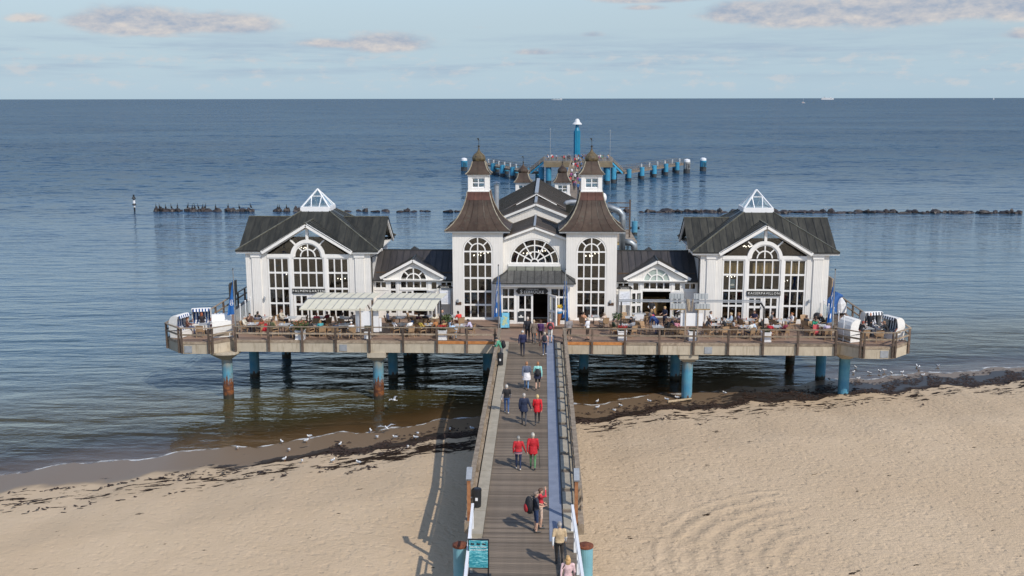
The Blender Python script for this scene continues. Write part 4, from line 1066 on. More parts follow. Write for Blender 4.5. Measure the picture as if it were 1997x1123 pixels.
def tower(sgn, label):
    H = 1.87
    T = thing('entrance_tower', label, 'tower', (sgn*4.22, 75.2, DK), 0, 'entrance towers with onion domes')
    hole = [(-1.12, 0.22), (1.12, 0.22), (1.12, 5.36)] + [(1.12*cos(a), 5.36 + 1.10*sin(a)) for a in [pi*k/24 for k in range(1, 24)]] + [(-1.12, 5.36)]
    w = MB(); w.wallpoly([(-H, 0), (H, 0), (H, 6.82), (-H, 6.82)], [hole], 0.0, 0.2)
    for s in (-1, 1): w.box(min(s*H, s*(H - .2)), .205, 0, max(s*H, s*(H - .2)), 2*H, 6.82)
    w.box(-H + .2, 2*H - .2, 0, H - .2, 2*H, 6.82)
    w.build('wall', WHITE, T)
    grid_window(T, -1.11, 1.11, 0.22, 5.36, 4, [1.27, 2.29, 3.31, 4.34], glass_mat=lambda k, i: GLASS)
    arch_light(T, 5.36, 1.10, [0.56], spokes=[[pi/2], A3], ez=0.99)
    tr = MB(); tr.box(-1.25, -.05, 0, 1.25, -.002, 0.2); tr.build('sill', TRIM, T)
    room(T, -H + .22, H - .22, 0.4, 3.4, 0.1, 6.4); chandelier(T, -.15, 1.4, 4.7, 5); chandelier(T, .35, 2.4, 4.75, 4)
    pl = MB(); x = -1.45 if sgn < 0 else 1.5; pl.box(x - .2, -.05, 1.30, x + .2, -.002, 1.50); pl.build('bronze_plaque', surf('plaque_bronze', (0.10, 0.055, 0.03), 0.4, 0.2, 6), T)
    wall_lamp(T, x - .06, 1.62, -.09)
    R = MB(); R.box(-2.3, -.22, 6.83, 2.3, 2*H + .43, 6.86)
    rf = R.build('roof', TRIM, T)
    f_ = MB(); f_.box(-2.40, -.27, 6.74, 2.40, -.225, 6.862); f_.build('fascia', TRIM, rf)
    prof = [(2.43, 6.90), (2.38, 6.93), (2.14, 7.10), (1.85, 7.36), (1.56, 7.72), (1.31, 8.14), (1.11, 8.58), (0.96, 9.02)]
    top = [(0.96, 9.03), (0.88, 9.36), (0.84, 9.64)]
    loft_strips(rf, prof, 6, ROOF_BROWN, 0, H + .22); loft_strips(rf, top, 3, ROOF_RED, 0, H + .22)
    g = MB(); g.box(-2.46, H + .22 - 2.46, 6.865, 2.46, H + .22 + 2.46, 6.905); g.build('gutter', SEAM, rf)
    lantern(T, H + .22, 9.64)
    return T
tower(-1, 'left of two white entrance towers with arched window and brown onion dome')
tower(1, 'right of two white entrance towers with arched window and brown onion dome')
for x, lab in ((-1.60, 'small rear turret with onion dome and weather vane, left one'), (2.43, 'small rear turret with onion dome, right one beside the crowd')):
    T = thing('rear_turret', lab, 'turret', (x, 105.2, DK), 0, 'rear turrets')
    m_ = MB(); m_.box(-0.9, -.03, 0.0, 0.9, 1.77, 6.40); m_.build('wall', WHITE, T)
    lantern(T, 0.87, 6.72, 1.0, ROOF_BROWN)
    m_ = MB(); m_.box(-.85, .02, 6.402, .85, 1.72, 6.715); m_.build('plinth', TRIM, T)

# ---------------------------------------------------------------- entrance hall
Hh = thing('entrance_hall', 'white gabled entrance hall with fan window between the two towers', 'restaurant', (0, 75.78, DK))
fan = [(1.86*cos(a), 4.42 + 1.80*sin(a)) for a in [pi*k/30 for k in range(31)]]
w = MB(); w.wallpoly([(-2.345, 0), (2.345, 0), (2.345, 6.22), (0, 7.08), (-2.345, 6.22)], [[(1.86, 4.34)] + fan + [(-1.86, 4.34)], [(-2.2, 0.2), (2.2, 0.2), (2.2, 2.6), (-2.2, 2.6)]], 0.0, 0.2)
w.build('wall', WHITE, Hh)
S5 = [radians(a) for a in (30, 62, 90, 118, 150)]
arch_light(Hh, 4.42, 1.85, [0.27, 0.83, 1.33], spokes=[[], S5, S5, S5], ez=0.968, name='fan_window', frame=0.09)
m_ = MB(); m_.box(-1.86, -.04, 4.33, 1.86, .16, 4.418); m_.box(-1.98, -.10, 4.14, 1.98, -.002, 4.32); m_.build('sill', TRIM, Hh)
m_ = MB()
for s in (-1, 1): m_.bar((s*2.34, -.14, 6.22), (0, -.14, 7.08), 0.22, 0.17)
m_.build('barge_board', TRIM, Hh)
HALL_ROOF = surf('hall_roof_sheet', (0.135, 0.098, 0.073), 0.55, 0.25, 1.2, 0.004, 10, rnd=0.15, spec=0.2, col2=(0.16, 0.125, 0.098), stain=(0.09, 0.12, 0.10, 0.58, 0.5))
rA = MB(); rA.slab([(-2.34, -.02, 6.12), (0, -.02, 6.98), (0, 6.8, 6.98), (-2.34, 6.8, 6.12)], (0, 0, .1)); rA.slab([(2.34, -.02, 6.12), (0, -.02, 6.98), (0, 6.8, 6.98), (2.34, 6.8, 6.12)], (0, 0, .1))
rf = rA.build('roof', SEAM, Hh)
for s in (-1, 1): roof_face(rf, [(0, -.3, 7.20), (s*2.36, -.3, 6.33), (s*2.36, 6.8, 6.33), (0, 6.8, 7.20)], HALL_ROOF, 0.6)
m_ = MB(); m_.bar((0, -.32, 7.24), (0, 6.8, 7.24), .16, .09); m_.build('ridge_cap', STEEL_DULL, rf)
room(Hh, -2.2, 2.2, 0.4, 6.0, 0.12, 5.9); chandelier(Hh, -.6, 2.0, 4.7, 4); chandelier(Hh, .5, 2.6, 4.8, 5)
# step up: second gable wall and the main roof behind
m_ = MB(); m_.slab([(-2.62, 6.8, 5.5), (2.62, 6.8, 5.5), (2.62, 6.8, 7.0), (0, 6.8, 8.06), (-2.62, 6.8, 7.0)], (0, .15, 0)); m_.build('upper_gable', WHITE, Hh)
m_ = MB()
for s in (-1, 1): m_.bar((s*2.66, 6.70, 7.02), (0, 6.70, 8.10), .3, .16); m_.bar((s*2.62, 6.77, 6.78), (0, 6.77, 7.80), .05, .03)
m_.build('upper_barge_board', TRIM, Hh)
m_ = MB(); m_.box(-5.5, 8.7, 5.0, 5.5, 26.5, 5.5); m_.box(-2.6, 7, 5.2, 2.6, 8.7, 6.9); rB = m_.build('roof', SEAM, Hh)
for s in (-1, 1):
    roof_face(rB, [(0, 6.62, 8.22), (s*2.75, 6.62, 7.10), (s*4.2, 8.4, 6.5), (s*4.2, 9.2, 6.5), (0, 9.2, 8.22)] if False else [(0, 6.62, 8.22), (s*4.4, 6.95, 6.42), (s*4.4, 12.0, 6.42), (0, 12.0, 8.22)], HALL_ROOF, 0.6)
    roof_face(rB, [(0, 11.4, 8.56), (s*5.6, 11.4, 5.60), (s*5.6, 26.8, 5.60), (0, 26.8, 8.56)], HALL_ROOF, 0.62)
m_ = MB()
m_.bar((0, 11.35, 8.61), (0, 26.8, 8.61), .30, .12); m_.bar((0, 6.6, 8.28), (0, 11.4, 8.28), .22, .1); m_.build('ridge_cap', STEEL_DULL, rB)
for yy in (11.6, 26.5): MB().slab([(-5.4, yy, 5.58), (5.4, yy, 5.58), (0, yy, 8.44)], (0, .1, 0)).build('gable_cladding', WOOD_DARK, Hh)
m_ = MB()
for s in (-1, 1): m_.bar((s*1.72, 11.36, 7.58), (0, 11.36, 8.49), .05, .08)
m_.build('gable_trim', TRIM, Hh)
m_ = MB(); m_.box(-5.4, 7.0, 0, 5.4, 26.4, 4.99); m_.box(-6.0, 3.9, 0, -2.6, 7.0, 4.5); m_.box(2.6, 3.9, 0, 6.0, 7.0, 4.5); m_.build('rear_wall', WHITE, Hh)
# vestibule with canopy
vy = -1.9
v = MB(); v.wallpoly([(-2.55, 0.15), (2.62, 0.15), (2.62, 3.0), (-2.55, 3.0)], [[(-2.40, 0.3), (-1.38, 0.3), (-1.38, 2.86), (-2.40, 2.86)], [(-1.25, 0.17), (1.02, 0.17), (1.02, 2.4), (-1.25, 2.4)], [(1.16, 0.3), (2.48, 0.3), (2.48, 2.86), (1.16, 2.86)]], vy, .1)
v.box(-2.55, vy + .103, 0.15, -2.45, -.60, 3.0); v.box(2.52, vy + .103, 0.15, 2.62, -.60, 3.0)
v.build('vestibule_wall', TRIM, Hh)
def shifted(nm, *a, **k):
    return grid_window(Hh, *a, y=vy + .06, name=nm, proud=.08, **k)
shifted('window', -2.40, -1.38, .3, 2.86, 2, [1.12, 2.15]); shifted('window', 1.16, 2.48, .3, 2.86, 2, [1.12, 2.15])
d = shifted('door', -1.24, -0.08, .17, 2.39, 2, [1.18], frame=.14, bar=.1)
m_ = MB(); m_.box(-1.20, vy - .06, .32, -.72, vy - .035, 1.04); po = m_.build('door_poster', plain((0.03, 0.035, 0.04)), d)
m_ = MB(); m_.box(-1.14, vy - .064, .62, -.78, vy - .061, .72); m_.box(-1.02, vy - .064, .72, -.9, vy - .061, .82); m_.build('poster_print', LETTER, d)
leaf = grid_window(Hh, 0, 0.95, .17, 2.39, 2, [1.18], y=0.0, name='door_leaf', frame=.14, bar=.1, loc=(1.04, vy - .02, 0), rz=radians(-50))
m_ = MB(); m_.box(-2.3, vy + .2, .1, 2.3, .3, .165); m_.build('entrance_floor', INT_FLOOR, Hh)
m_ = MB(); m_.prism([(-1.36, 0), (-1.22, -.16), (1.0, -.16), (1.14, 0)], 0, .05)
sg = MB()
pts = [(-1.34, 2.63), (-1.16, 2.42), (0.86, 2.42), (1.04, 2.63), (0.86, 2.84), (-1.16, 2.84)]
sg.polyslab(pts, vy - .16, vy - .09); so = sg.build('name_sign', SIGN_BLACK, Hh)
text('S', 0.40, LETTER, so, (-0.93, vy - .168, 2.575)); text('EEBRÜCKE', 0.285, LETTER, so, (-.02, vy - .168, 2.555), spacing=1.12)
text('OSTSEEBAD SELLIN', 0.105, LETTER, so, (-.15, vy - .168, 2.765), spacing=1.05)
c = MB(); c.slab([(-2.85, -2.5, 3.02), (2.85, -2.5, 3.02), (2.85, -.01, 3.02), (-2.85, -.01, 3.02)], (0, 0, .08)); c.box(-2.92, -2.56, 3.12, 2.92, -2.48, 3.27)
cp = c.build('canopy', TRIM, Hh)
ROOF_CAN = surf('canopy_lead', (0.060, 0.058, 0.058), 0.45, 0.25, 1.5, 0.004, 12, rnd=0.15, col2=(0.09, 0.088, 0.08), stain=(0.19, 0.20, 0.18, 0.52, 0.5))
CAN_TOP = surf('canopy_top_sheet', (0.16, 0.165, 0.135), 0.5, 0.2, 2.0, rnd=.12)
roof_face(cp, [(-3.0, -2.62, 3.28), (3.0, -2.62, 3.28), (2.02, -.50, 3.86), (-2.02, -.50, 3.86)], ROOF_CAN, .5)
roof_face(cp, [(-2.02, -.495, 3.865), (2.02, -.495, 3.865), (1.92, -.02, 4.12), (-1.92, -.02, 4.12)], CAN_TOP, .7)
for s in (-1, 1):
    roof_face(cp, [(s*3.0, -2.62, 3.28), (s*3.0, -.60, 3.28), (s*2.02, -.40, 3.86), (s*2.02, -.50, 3.86)], ROOF_CAN, .5)
m_ = MB()
for s in (-1, 1): m_.bar((s*3.0, -2.62, 3.32), (s*2.02, -.5, 3.91), .08, .05)
m_.box(-3.02, -2.66, 3.24, 3.02, -2.60, 3.30); m_.build('canopy_edge', SEAM, cp)

# ---------------------------------------------------------------- link wings between towers and pavilions
def wing(sgn, label):
    Wg = thing('link_wing', label, 'restaurant wing', (sgn*9.2, 76.4, DK), 0, 'low link wings')
    H = 3.05
    outer = [(-H, 0), (H, 0), (H, 2.92), (2.12, 2.92), (2.12, 3.12), (0, 4.28), (-2.12, 3.12), (-2.12, 2.92), (-H, 2.92)]
    arch = [(1.06, 2.25), (1.06, 2.90)] + [(1.06*cos(a), 2.90 + 1.04*sin(a)) for a in [pi*k/20 for k in range(1, 20)]] + [(-1.06, 2.90), (-1.06, 2.25)]
    holes = [arch, [(-1.06, .2), (1.06, .2), (1.06, 2.2), (-1.06, 2.2)]]
    for s in (-1, 1):
        holes.append([(s*1.30, .3), (s*1.82, .3), (s*1.82, 2.85), (s*1.30, 2.85)]); holes.append([(s*2.05, 2.28), (s*2.95, 2.28), (s*2.95, 2.82), (s*2.05, 2.82)])
    w = MB(); w.wallpoly(outer, holes, 0, .18)
    w.build('wall', WHITE, Wg)
    MB().box(-H, 5.0, 0, H, 5.2, 2.9).build('rear_wall', WHITE, Wg)
    tm = MB()
    for s in (-1, 1):
        a, b = sorted((s*1.9, s*3.0)); tm.box(a, -.04, 2.14, b, -.002, 2.22)
        a, b = sorted((s*1.10, s*1.26)); tm.box(a, -.05, 0, b, -.002, 2.88)
        a, b = sorted((s*2.2, s*3.04)); tm.box(a, -.26, 2.84, b, -.002, 2.96)
    tm.box(-1.06, -.05, 2.15, 1.06, -.002, 2.28); tm.build('trim', TRIM, Wg)
    gm = GLASS_FROST if sgn > 0 else GLASS
    arch_light(Wg, 2.90, 1.06, [0.54], y=.06, spokes=[[pi/2], A3], ez=.98, glass_mat=gm)
    grid_window(Wg, -1.06, 1.06, 2.25, 2.90, 4, [], y=.06)
    for s in (-1, 1):
        a, b = sorted((s*1.30, s*1.82)); grid_window(Wg, a, b, .3, 2.85, 1, [1.2, 2.18], y=.06, frame=.07)
        a, b = sorted((s*2.05, s*2.95)); grid_window(Wg, a, b, 2.28, 2.82, 2, [], y=.06, frame=.07)
    if sgn < 0:
        grid_window(Wg, -1.05, -.02, .2, 2.2, 2, [1.15], y=.06, name='door', frame=.15, bar=.12)
        grid_window(Wg, 0, .95, .2, 2.18, 2, [1.15], y=0, name='door_leaf', frame=.14, bar=.12, loc=(1.05, -.03, 0), rz=radians(-38))
    else:
        grid_window(Wg, -.98, 0, .2, 2.18, 2, [1.15], y=0, name='door_leaf', frame=.14, bar=.12, loc=(-1.07, -.03, 0), rz=radians(14))
        grid_window(Wg, 0, .98, .2, 2.18, 2, [1.15], y=0, name='door_leaf', frame=.14, bar=.12, loc=(1.07, -.03, 0), rz=radians(-14))
        lc = MB(); lc.box(-.4, 1.0, .2, .2, 1.6, 1.35); lc.box(-1.0, 2.2, .2, 1.0, 2.8, 1.2); lc.build('counter', surf('counter_oak', (.42, .25, .09), .5, .15, 3), Wg)
    room(Wg, -2.9, 2.9, .3, 4.8, .18, 3.4)
    st = MB(); st.box(-1.6, -.55, 0, 1.6, -.06, .16); st.build('step', WOOD_DARK, Wg)
    R = MB(); R.box(-H, -.3, 2.90 + .06, H, 5.4, 3.0); rf = R.build('roof', TRIM, Wg)
    zr, yr = 4.84, 2.6; ze, ye = 2.98, -.34
    k = (zr - ze)/(yr - ye); zd = 4.55; yv = ye + (zd - ze)/k; G = 2.5; zg = 3.22; yg = ye + (zg - ze)/k
    for s in (-1, 1):
        roof_face(rf, [(s*H, ye, ze), (s*2.25, ye, ze), (s*G, yg, zg), (0, yv, zd), (0, yr, zr), (s*H, yr, zr)], ROOF_SLATE if s == sgn else ROOF_SLATE, .55)
        roof_face(rf, [(0, -.30, zd), (s*G, -.30, zg), (s*G, yg, zg), (0, yv, zd)], ROOF_BROWN if s*sgn > 0 else ROOF_SLATE, .5)
    roof_face(rf, [(-H, yr, zr), (H, yr, zr), (H, 5.6, 3.0), (-H, 5.6, 3.0)], ROOF_SLATE, .6)
    m_ = MB(); m_.bar((-H, yr, zr + .05), (H, yr, zr + .05), .12, .06); m_.bar((0, -.30, zd + .05), (0, yv, zd + .05), .1, .05); m_.box(-H, ye - .08, ze - .06, -2.2, ye, ze + .02); m_.box(2.2, ye - .08, ze - .06, H, ye, ze + .02)
    m_.build('ridge_cap', SEAM, rf)
    m_ = MB()
    for s in (-1, 1): m_.bar((s*2.5, -.22, zg - .10), (0, -.22, zd - .09), .16, .20); m_.bar((s*2.05, -.02, 3.02), (s*2.5, -.02, 3.06), .5, .1)
    m_.build('barge_board', TRIM, rf)
    m_ = MB(); x = 0.35*sgn if sgn < 0 else -.3; m_.lathe([(.42, 4.72), (.42, 4.80), (.03, 5.02)], 4, (x, 3.6), pi/4); m_.build('roof_vent', SEAM, rf)
    # boxed menu display with little black roof by the tower
    return Wg
wing(-1, 'low white link wing with arched window left of the entrance towers'); wing(1, 'low white link wing with open doorway and frosted arch right of the towers')

# ---------------------------------------------------------------- roof machinery behind the towers
ch = thing('metal_chimney', 'tall grey metal flue behind the left entrance tower', 'chimney', (-3.25, 84.0, DK + 6.6))
m_ = MB(); m_.lathe([(.20, 0), (.20, 2.9)], 14); m_.build('pipe', STEEL_DULL, ch)
m_ = MB(); m_.lathe([(.23, 2.902), (.23, 2.98)], 14); m_.lathe([(.32, 3.10), (.05, 3.22)], 14); m_.tube([(0, 0, 2.98), (0, 0, 3.12)], .06, 5); m_.build('cowl', STEEL, ch)
DUCT = surf('duct_metal', (0.30, 0.33, 0.35), 0.45, 0.2, 3, metal=0.55)
vt = thing('ventilation_duct', 'silver ventilation ducts bending down behind the right entrance tower', 'duct', (6.22, 81.0, DK))
m_ = MB(); m_.tube([(-.9, .2, 8.15), (-.2, 0, 7.95), (.35, -.1, 7.75), (.62, -.15, 7.45), (.66, -.15, 7.0), (.66, -.15, 4.4)], [.27, .27, .27, .27, .25, .25], 14); m_.build('pipe', DUCT, vt, smooth=True)
m_ = MB(); m_.tube([(.9, .1, 5.25), (1.35, .1, 5.2), (1.62, .1, 5.0), (1.66, .1, 4.3)], .27, 14); m_.build('pipe', DUCT, vt, smooth=True)
m_ = MB(); m_.ball((-.85, .3, 8.75), (.25, .25, .38), 12, 8); m_.tube([(-.85, .3, 8.4), (-.62, .2, 7.9)], .1, 8); m_.build('fan_housing', WHITE_PAINT, vt, smooth=True)
m_ = MB(); m_.box(-1.3, .2, 7.4, -.95, .6, 9.55); m_.build('flue', STEEL_DULL, vt)
m_ = MB(); m_.bar((1.25, .3, 5.6), (1.25, .3, 8.6), .12, .12); m_.bar((-.5, .3, 8.35), (1.3, .3, 8.35), .07, .07); m_.bar((.4, .3, 8.0), (1.3, .3, 8.0), .07, .07)
for q in range(16): m_.bar((.98, .3, 5.9 + q*.12), (1.22, .3, 5.9 + q*.12), .03, .035)
m_.build('ladder_frame', WOOD_DARK, vt)
hd = thing('roof_cowl', 'rounded grey vent hood on the main roof left of the right tower', 'vent', (2.9, 85.0, DK + 7.45))
m_ = MB(); m_.box(-.42, -.3, -.3, .42, .3, .35); m_.build('base', ROOF_DARK, hd)
m_ = MB(); m_.tube([(-.5, 0, .36), (-.38, 0, .52), (0, 0, .58), (.38, 0, .58), (.5, 0, .54)], .2, 10); m_.build('hood', STEEL_DULL, hd, smooth=True)

# ---------------------------------------------------------------- who sits where: short descriptions used in labels
WHO = {  # key: (short, top, sleeve(0 bare,1 long), legs, hair, style, pose)
 'w1': ('woman in cream jumper by the left pole', (.62, .58, .48), 1, (.05, .05, .07), (.40, .38, .36), 'short', 'sit'),
 'm1': ('dark haired person in brown top touching his chin', (.10, .05, .035), 0, (.05, .05, .06), (.02, .015, .012), 'short', 'sit_chin'),
 'm2': ('man in black shirt holding a cup to his face', (.015, .015, .02), 0, (.05, .12, .30), (.02, .015, .01), 'short', 'sit_chin'),
 'w2': ('person in grey jacket turned away beside the black shirt', (.14, .14, .17), 1, (.06, .15, .35), (.10, .08, .06), 'short', 'sit'),
 'm3': ('man in beige jumper before the left pavilion windows', (.52, .47, .38), 1, (.03, .03, .04), (.15, .09, .06), 'short', 'sit'),
 'w3': ('person in pale blue behind the large flower box', (.42, .55, .66), 1, (.10, .14, .20), (.06, .05, .04), 'short', 'sit_lean'),
 'w4': ('woman in bright pink red top under the left awning', (.62, .06, .08), 1, (.04, .04, .05), (.20, .08, .04), 'short', 'sit'),
 'm4': ('man in dark maroon shirt under the left awning', (.13, .012, .018), 1, (.03, .03, .03), (.08, .04, .03), 'short', 'sit'),
 'm5': ('man in white shirt under the left awning', (.70, .70, .68), 1, (.03, .03, .035), (.05, .035, .03), 'short', 'sit'),
 'm6': ('man in grey beige shirt under the left awning edge', (.32, .27, .24), 0, (.04, .04, .05), (.05, .04, .035), 'short', 'sit_lean'),
 'm7': ('dark dressed person leaning over near the flower box', (.02, .02, .022), 0, (.05, .02, .02), (.03, .02, .015), 'short', 'sit_lean'),
 'w5': ('person with white cap close to the front railing', (.62, .62, .62), 1, (.10, .18, .32), (.70, .70, .68), 'cap', 'sit'),
 'm8': ('person in pale jeans slouched by the front railing', (.03, .05, .09), 1, (.20, .30, .42), (.05, .04, .03), 'short', 'sit'),
 'w6': ('blonde woman in white top with her back turned', (.74, .73, .74), 0, (.05, .05, .06), (.40, .20, .09), 'long', 'sit'),
 'm9': ('man in royal blue T-shirt with his back turned', (.06, .17, .40), 0, (.05, .06, .08), (.02, .015, .012), 'short', 'sit'),
 'm10': ('man in pale lilac shirt beside the white panels', (.60, .60, .72), 0, (.04, .04, .05), (.30, .28, .26), 'short', 'sit'),
 'm11': ('person in wine coloured top under the right end awning', (.07, .012, .02), 1, (.03, .02, .02), (.04, .03, .02), 'short', 'sit_lean'),
 'm12': ('person in black under the second awning', (.012, .012, .014), 1, (.02, .02, .025), (.03, .02, .015), 'short', 'sit'),
 'w7': ('woman in cream top under the second awning', (.66, .60, .48), 0, (.03, .03, .035), (.05, .035, .02), 'long', 'sit'),
 'w8': ('woman in orange brown top near the awning pole', (.40, .17, .06), 0, (.10, .07, .05), (.16, .07, .03), 'long', 'sit_lean'),
 'm13': ('person in mustard shirt beside the red flower box', (.36, .24, .09), 0, (.12, .10, .08), (.20, .10, .05), 'short', 'sit'),
 'm14': ('bald man in grey shirt by the left menu case', (.17, .17, .18), 0, (.04, .04, .05), (.42, .25, .18), 'none', 'sit'),
 'm15': ('man in bright red T-shirt left of the left tower', (.68, .05, .04), 0, (.25, .03, .03), (.03, .02, .015), 'short', 'sit_lean'),
 'w9': ('woman in light blue blouse by the left planter', (.38, .56, .76), 1, (.42, .55, .70), (.05, .04, .03), 'short', 'sit'),
 'w10': ('woman in lavender shirt in front of the left tower', (.52, .47, .62), 1, (.04, .04, .06), (.06, .04, .03), 'short', 'sit_lean'),
 'w11': ('person in sky blue with white shoes by the railing', (.42, .58, .74), 1, (.40, .52, .66), (.10, .07, .05), 'short', 'sit'),
 'w12': ('person in white and orange top by the right tower', (.74, .38, .22), 0, (.06, .10, .22), (.05, .03, .02), 'short', 'sit'),
 'w13': ('grey haired person in beige with white trousers', (.55, .43, .34), 1, (.78, .77, .74), (.42, .36, .28), 'short', 'sit'),
 'w14': ('person in dark green jacket behind the potted shrub', (.03, .05, .03), 1, (.12, .20, .26), (.03, .025, .02), 'short', 'sit'),
 'm16': ('man in navy waistcoat with pale blue sleeves', (.02, .025, .045), 1, (.03, .03, .04), (.03, .02, .015), 'short', 'sit_lean'),
 'm17': ('man in black jacket in the middle of the right terrace', (.02, .022, .022), 1, (.03, .03, .03), (.12, .07, .05), 'short', 'sit'),
 'w15': ('woman in grey lilac top near the standing waiter', (.26, .23, .30), 0, (.02, .02, .03), (.12, .07, .05), 'long', 'sit'),
 'm18': ('man in dark waistcoat and grey sleeves', (.03, .035, .06), 1, (.03, .03, .04), (.22, .15, .11), 'short', 'sit_lean'),
 'w16': ('dark haired woman right of the white screen', (.05, .055, .065), 0, (.05, .05, .06), (.05, .025, .015), 'long', 'sit_lean'),
 'm19': ('man in white shirt wearing sunglasses', (.76, .75, .74), 1, (.03, .03, .035), (.10, .08, .07), 'short', 'sit'),
 'm20': ('man in black T-shirt facing the railing', (.014, .014, .016), 0, (.04, .04, .05), (.05, .03, .02), 'short', 'sit_lean'),
 'w17': ('blonde woman in pale blue blouse', (.44, .56, .68), 1, (.30, .36, .42), (.55, .42, .24), 'short', 'sit'),
 'w18': ('long haired brunette in grey T-shirt', (.33, .32, .31), 0, (.10, .14, .20), (.05, .022, .014), 'long', 'sit'),
 'w19': ('auburn woman in mauve cardigan by the pavilion door', (.15, .11, .15), 1, (.04, .04, .06), (.26, .12, .05), 'long', 'sit'),
 'm21': ('man in dark navy T-shirt by the pavilion door', (.03, .025, .06), 0, (.03, .03, .04), (.08, .04, .025), 'short', 'sit'),
 'w20': ('red haired woman in pale blue leaning forward', (.46, .55, .66), 1, (.40, .44, .48), (.24, .09, .045), 'short', 'sit_lean'),
 'm22': ('white haired man in black waistcoat by the awning post', (.018, .02, .018), 1, (.04, .04, .05), (.66, .62, .56), 'short', 'sit'),
 'w21': ('woman in red jacket and red trousers', (.46, .02, .035), 1, (.48, .015, .025), (.05, .025, .02), 'short', 'sit_lean'),
 'm23': ('man in charcoal shirt before the right window', (.10, .105, .115), 0, (.05, .05, .06), (.12, .09, .08), 'short', 'sit'),
 'w22': ('red haired woman in white shirt', (.78, .77, .78), 0, (.10, .12, .16), (.36, .13, .045), 'short', 'sit_chin'),
 'w23': ('woman in black and cream by the pushchair', (.05, .05, .05), 0, (.06, .06, .07), (.06, .03, .02), 'short', 'sit'),
 'w24': ('person in beige with sunglasses at the far right table', (.36, .30, .22), 0, (.05, .05, .05), (.07, .04, .025), 'short', 'sit'),
 'm24': ('man in black by the right pavilion corner', (.012, .012, .014), 1, (.02, .02, .025), (.30, .18, .12), 'none', 'sit_lean'),
 'w25': ('person in emerald green top by the right corner', (.02, .28, .17), 0, (.03, .03, .04), (.10, .06, .04), 'short', 'sit_lean'),
 'w26': ('person in pale lavender by the right flagpole', (.50, .44, .56), 1, (.12, .10, .12), (.12, .08, .06), 'short', 'sit_lean'),
 'g1': ('woman in rust red cardigan at the second left table', (.32, .07, .04), 1, (.05, .05, .06), (.12, .06, .03), 'long', 'sit'),
 'g2': ('man in olive shirt with his back to the railing', (.10, .11, .05), 0, (.05, .05, .06), (.06, .04, .03), 'short', 'sit'),
 'g3': ('woman in turquoise top under the left awning front', (.06, .32, .36), 0, (.05, .05, .07), (.30, .18, .09), 'long', 'sit_lean'),
 'g4': ('man in white polo shirt between the two awnings', (.74, .73, .72), 0, (.07, .08, .12), (.10, .07, .05), 'short', 'sit'),
 'g5': ('woman in yellow cardigan left of the red flower box', (.52, .38, .07), 1, (.06, .05, .05), (.22, .12, .06), 'short', 'sit'),
 'g6': ('man in striped grey jumper near the right planter', (.24, .25, .27), 1, (.04, .05, .08), (.05, .04, .03), 'short', 'sit'),
 'g7': ('woman in pink blouse left of the right white screen', (.62, .26, .32), 1, (.05, .05, .06), (.10, .05, .03), 'long', 'sit_lean'),
 'g8': ('man in pale shirt behind the low planter', (.62, .60, .54), 1, (.05, .06, .10), (.22, .18, .15), 'short', 'sit'),
 'g9': ('woman in burgundy top near the right end of the awning beam', (.20, .02, .045), 1, (.03, .03, .04), (.30, .20, .11), 'long', 'sit'),
}
SEATED += [('T1', 'g1', -19.3, 70.3), ('T4', 'g2', -18.3, 69.9), ('T7', 'g3', -14.9, 69.8), ('T9', 'g4', -8.7, 70.2), ('T10', 'g5', -7.9, 70.3), ('T15', 'g6', 6.9, 70.5), ('T17', 'g7', 9.9, 70.6), ('T20', 'g8', 15.3, 70.3), ('T22', 'g9', 17.5, 70.4)]
SEATED.append(('T9b', 'm10', -10.6, 73.0))
TABLES['T9b'] = (-9.85, 73.1)
AT = {}
for t, k, x, y in SEATED: AT.setdefault(t, []).append(k)
TNAME = {t: WHO[v[0]][0] for t, v in AT.items()}
TNAME['T16'] = 'waiter by the right menu case'

# wicker armchair
def chair_proto():
    r = thing('wicker_armchair', 'x', 'chair', (0, 0, -50), 0, 'wicker armchairs on the terrace')
    MB().box(-.24, -.24, .40, .24, .24, .46).build('seat', WICKER, r)
    b = MB(); n = 5
    vs = []
    for j, (y, z) in enumerate(((-.25, .44), (-.29, .66), (-.33, .86), (-.36, .90))):
        for i in range(n):
            x = -.25 + .5*i/(n - 1); vs.append((x*(1 + .04*j - .1*(j == 3)), y - .03*(1 - (2*i/(n - 1) - 1)**2), z - (.03*abs(2*i/(n - 1) - 1)**2 if j == 3 else 0)))
    b.add(vs, [(j*n + i, j*n + i + 1, (j + 1)*n + i + 1, (j + 1)*n + i) for j in range(3) for i in range(n - 1)])
    b.add([(x, y + .035, z) for x, y, z in vs], [((j + 1)*n + i, (j + 1)*n + i + 1, j*n + i + 1, j*n + i) for j in range(3) for i in range(n - 1)])
    b.build('backrest', WICKER, r)
    for s in (-1, 1):
        a = MB(); a.bar((s*.27, -.27, .65), (s*.28, .20, .63), .055, .035); a.bar((s*.28, .20, .64), (s*.26, .22, .42), .04, .04); a.build('armrest', WICKER, r)
        for q in (-1, 1):
            MB().bar((s*.21, q*.21, .42), (s*.235, q*.245 - (.02 if q < 0 else 0), 0), .04, .04).build('leg', WICKER, r)
    return r
def table_proto():
    r = thing('cafe_table', 'x', 'table', (0, 0, -50), 0, 'square terrace tables')
    MB().box(-.40, -.40, .71, .40, .40, .74).build('tabletop', TABLE_TOP, r)
    MB().lathe([(.035, .04), (.03, .705)], 8).build('pedestal', BLACK, r)
    m_ = MB(); m_.bar((-.28, 0, .02), (.28, 0, .02), .06, .04); m_.bar((0, -.28, .02), (0, .28, .02), .06, .04); m_.build('base', BLACK, r)
    return r
CHAIR = chair_proto(); TABLE = table_proto()
first = {'c': True, 't': True}
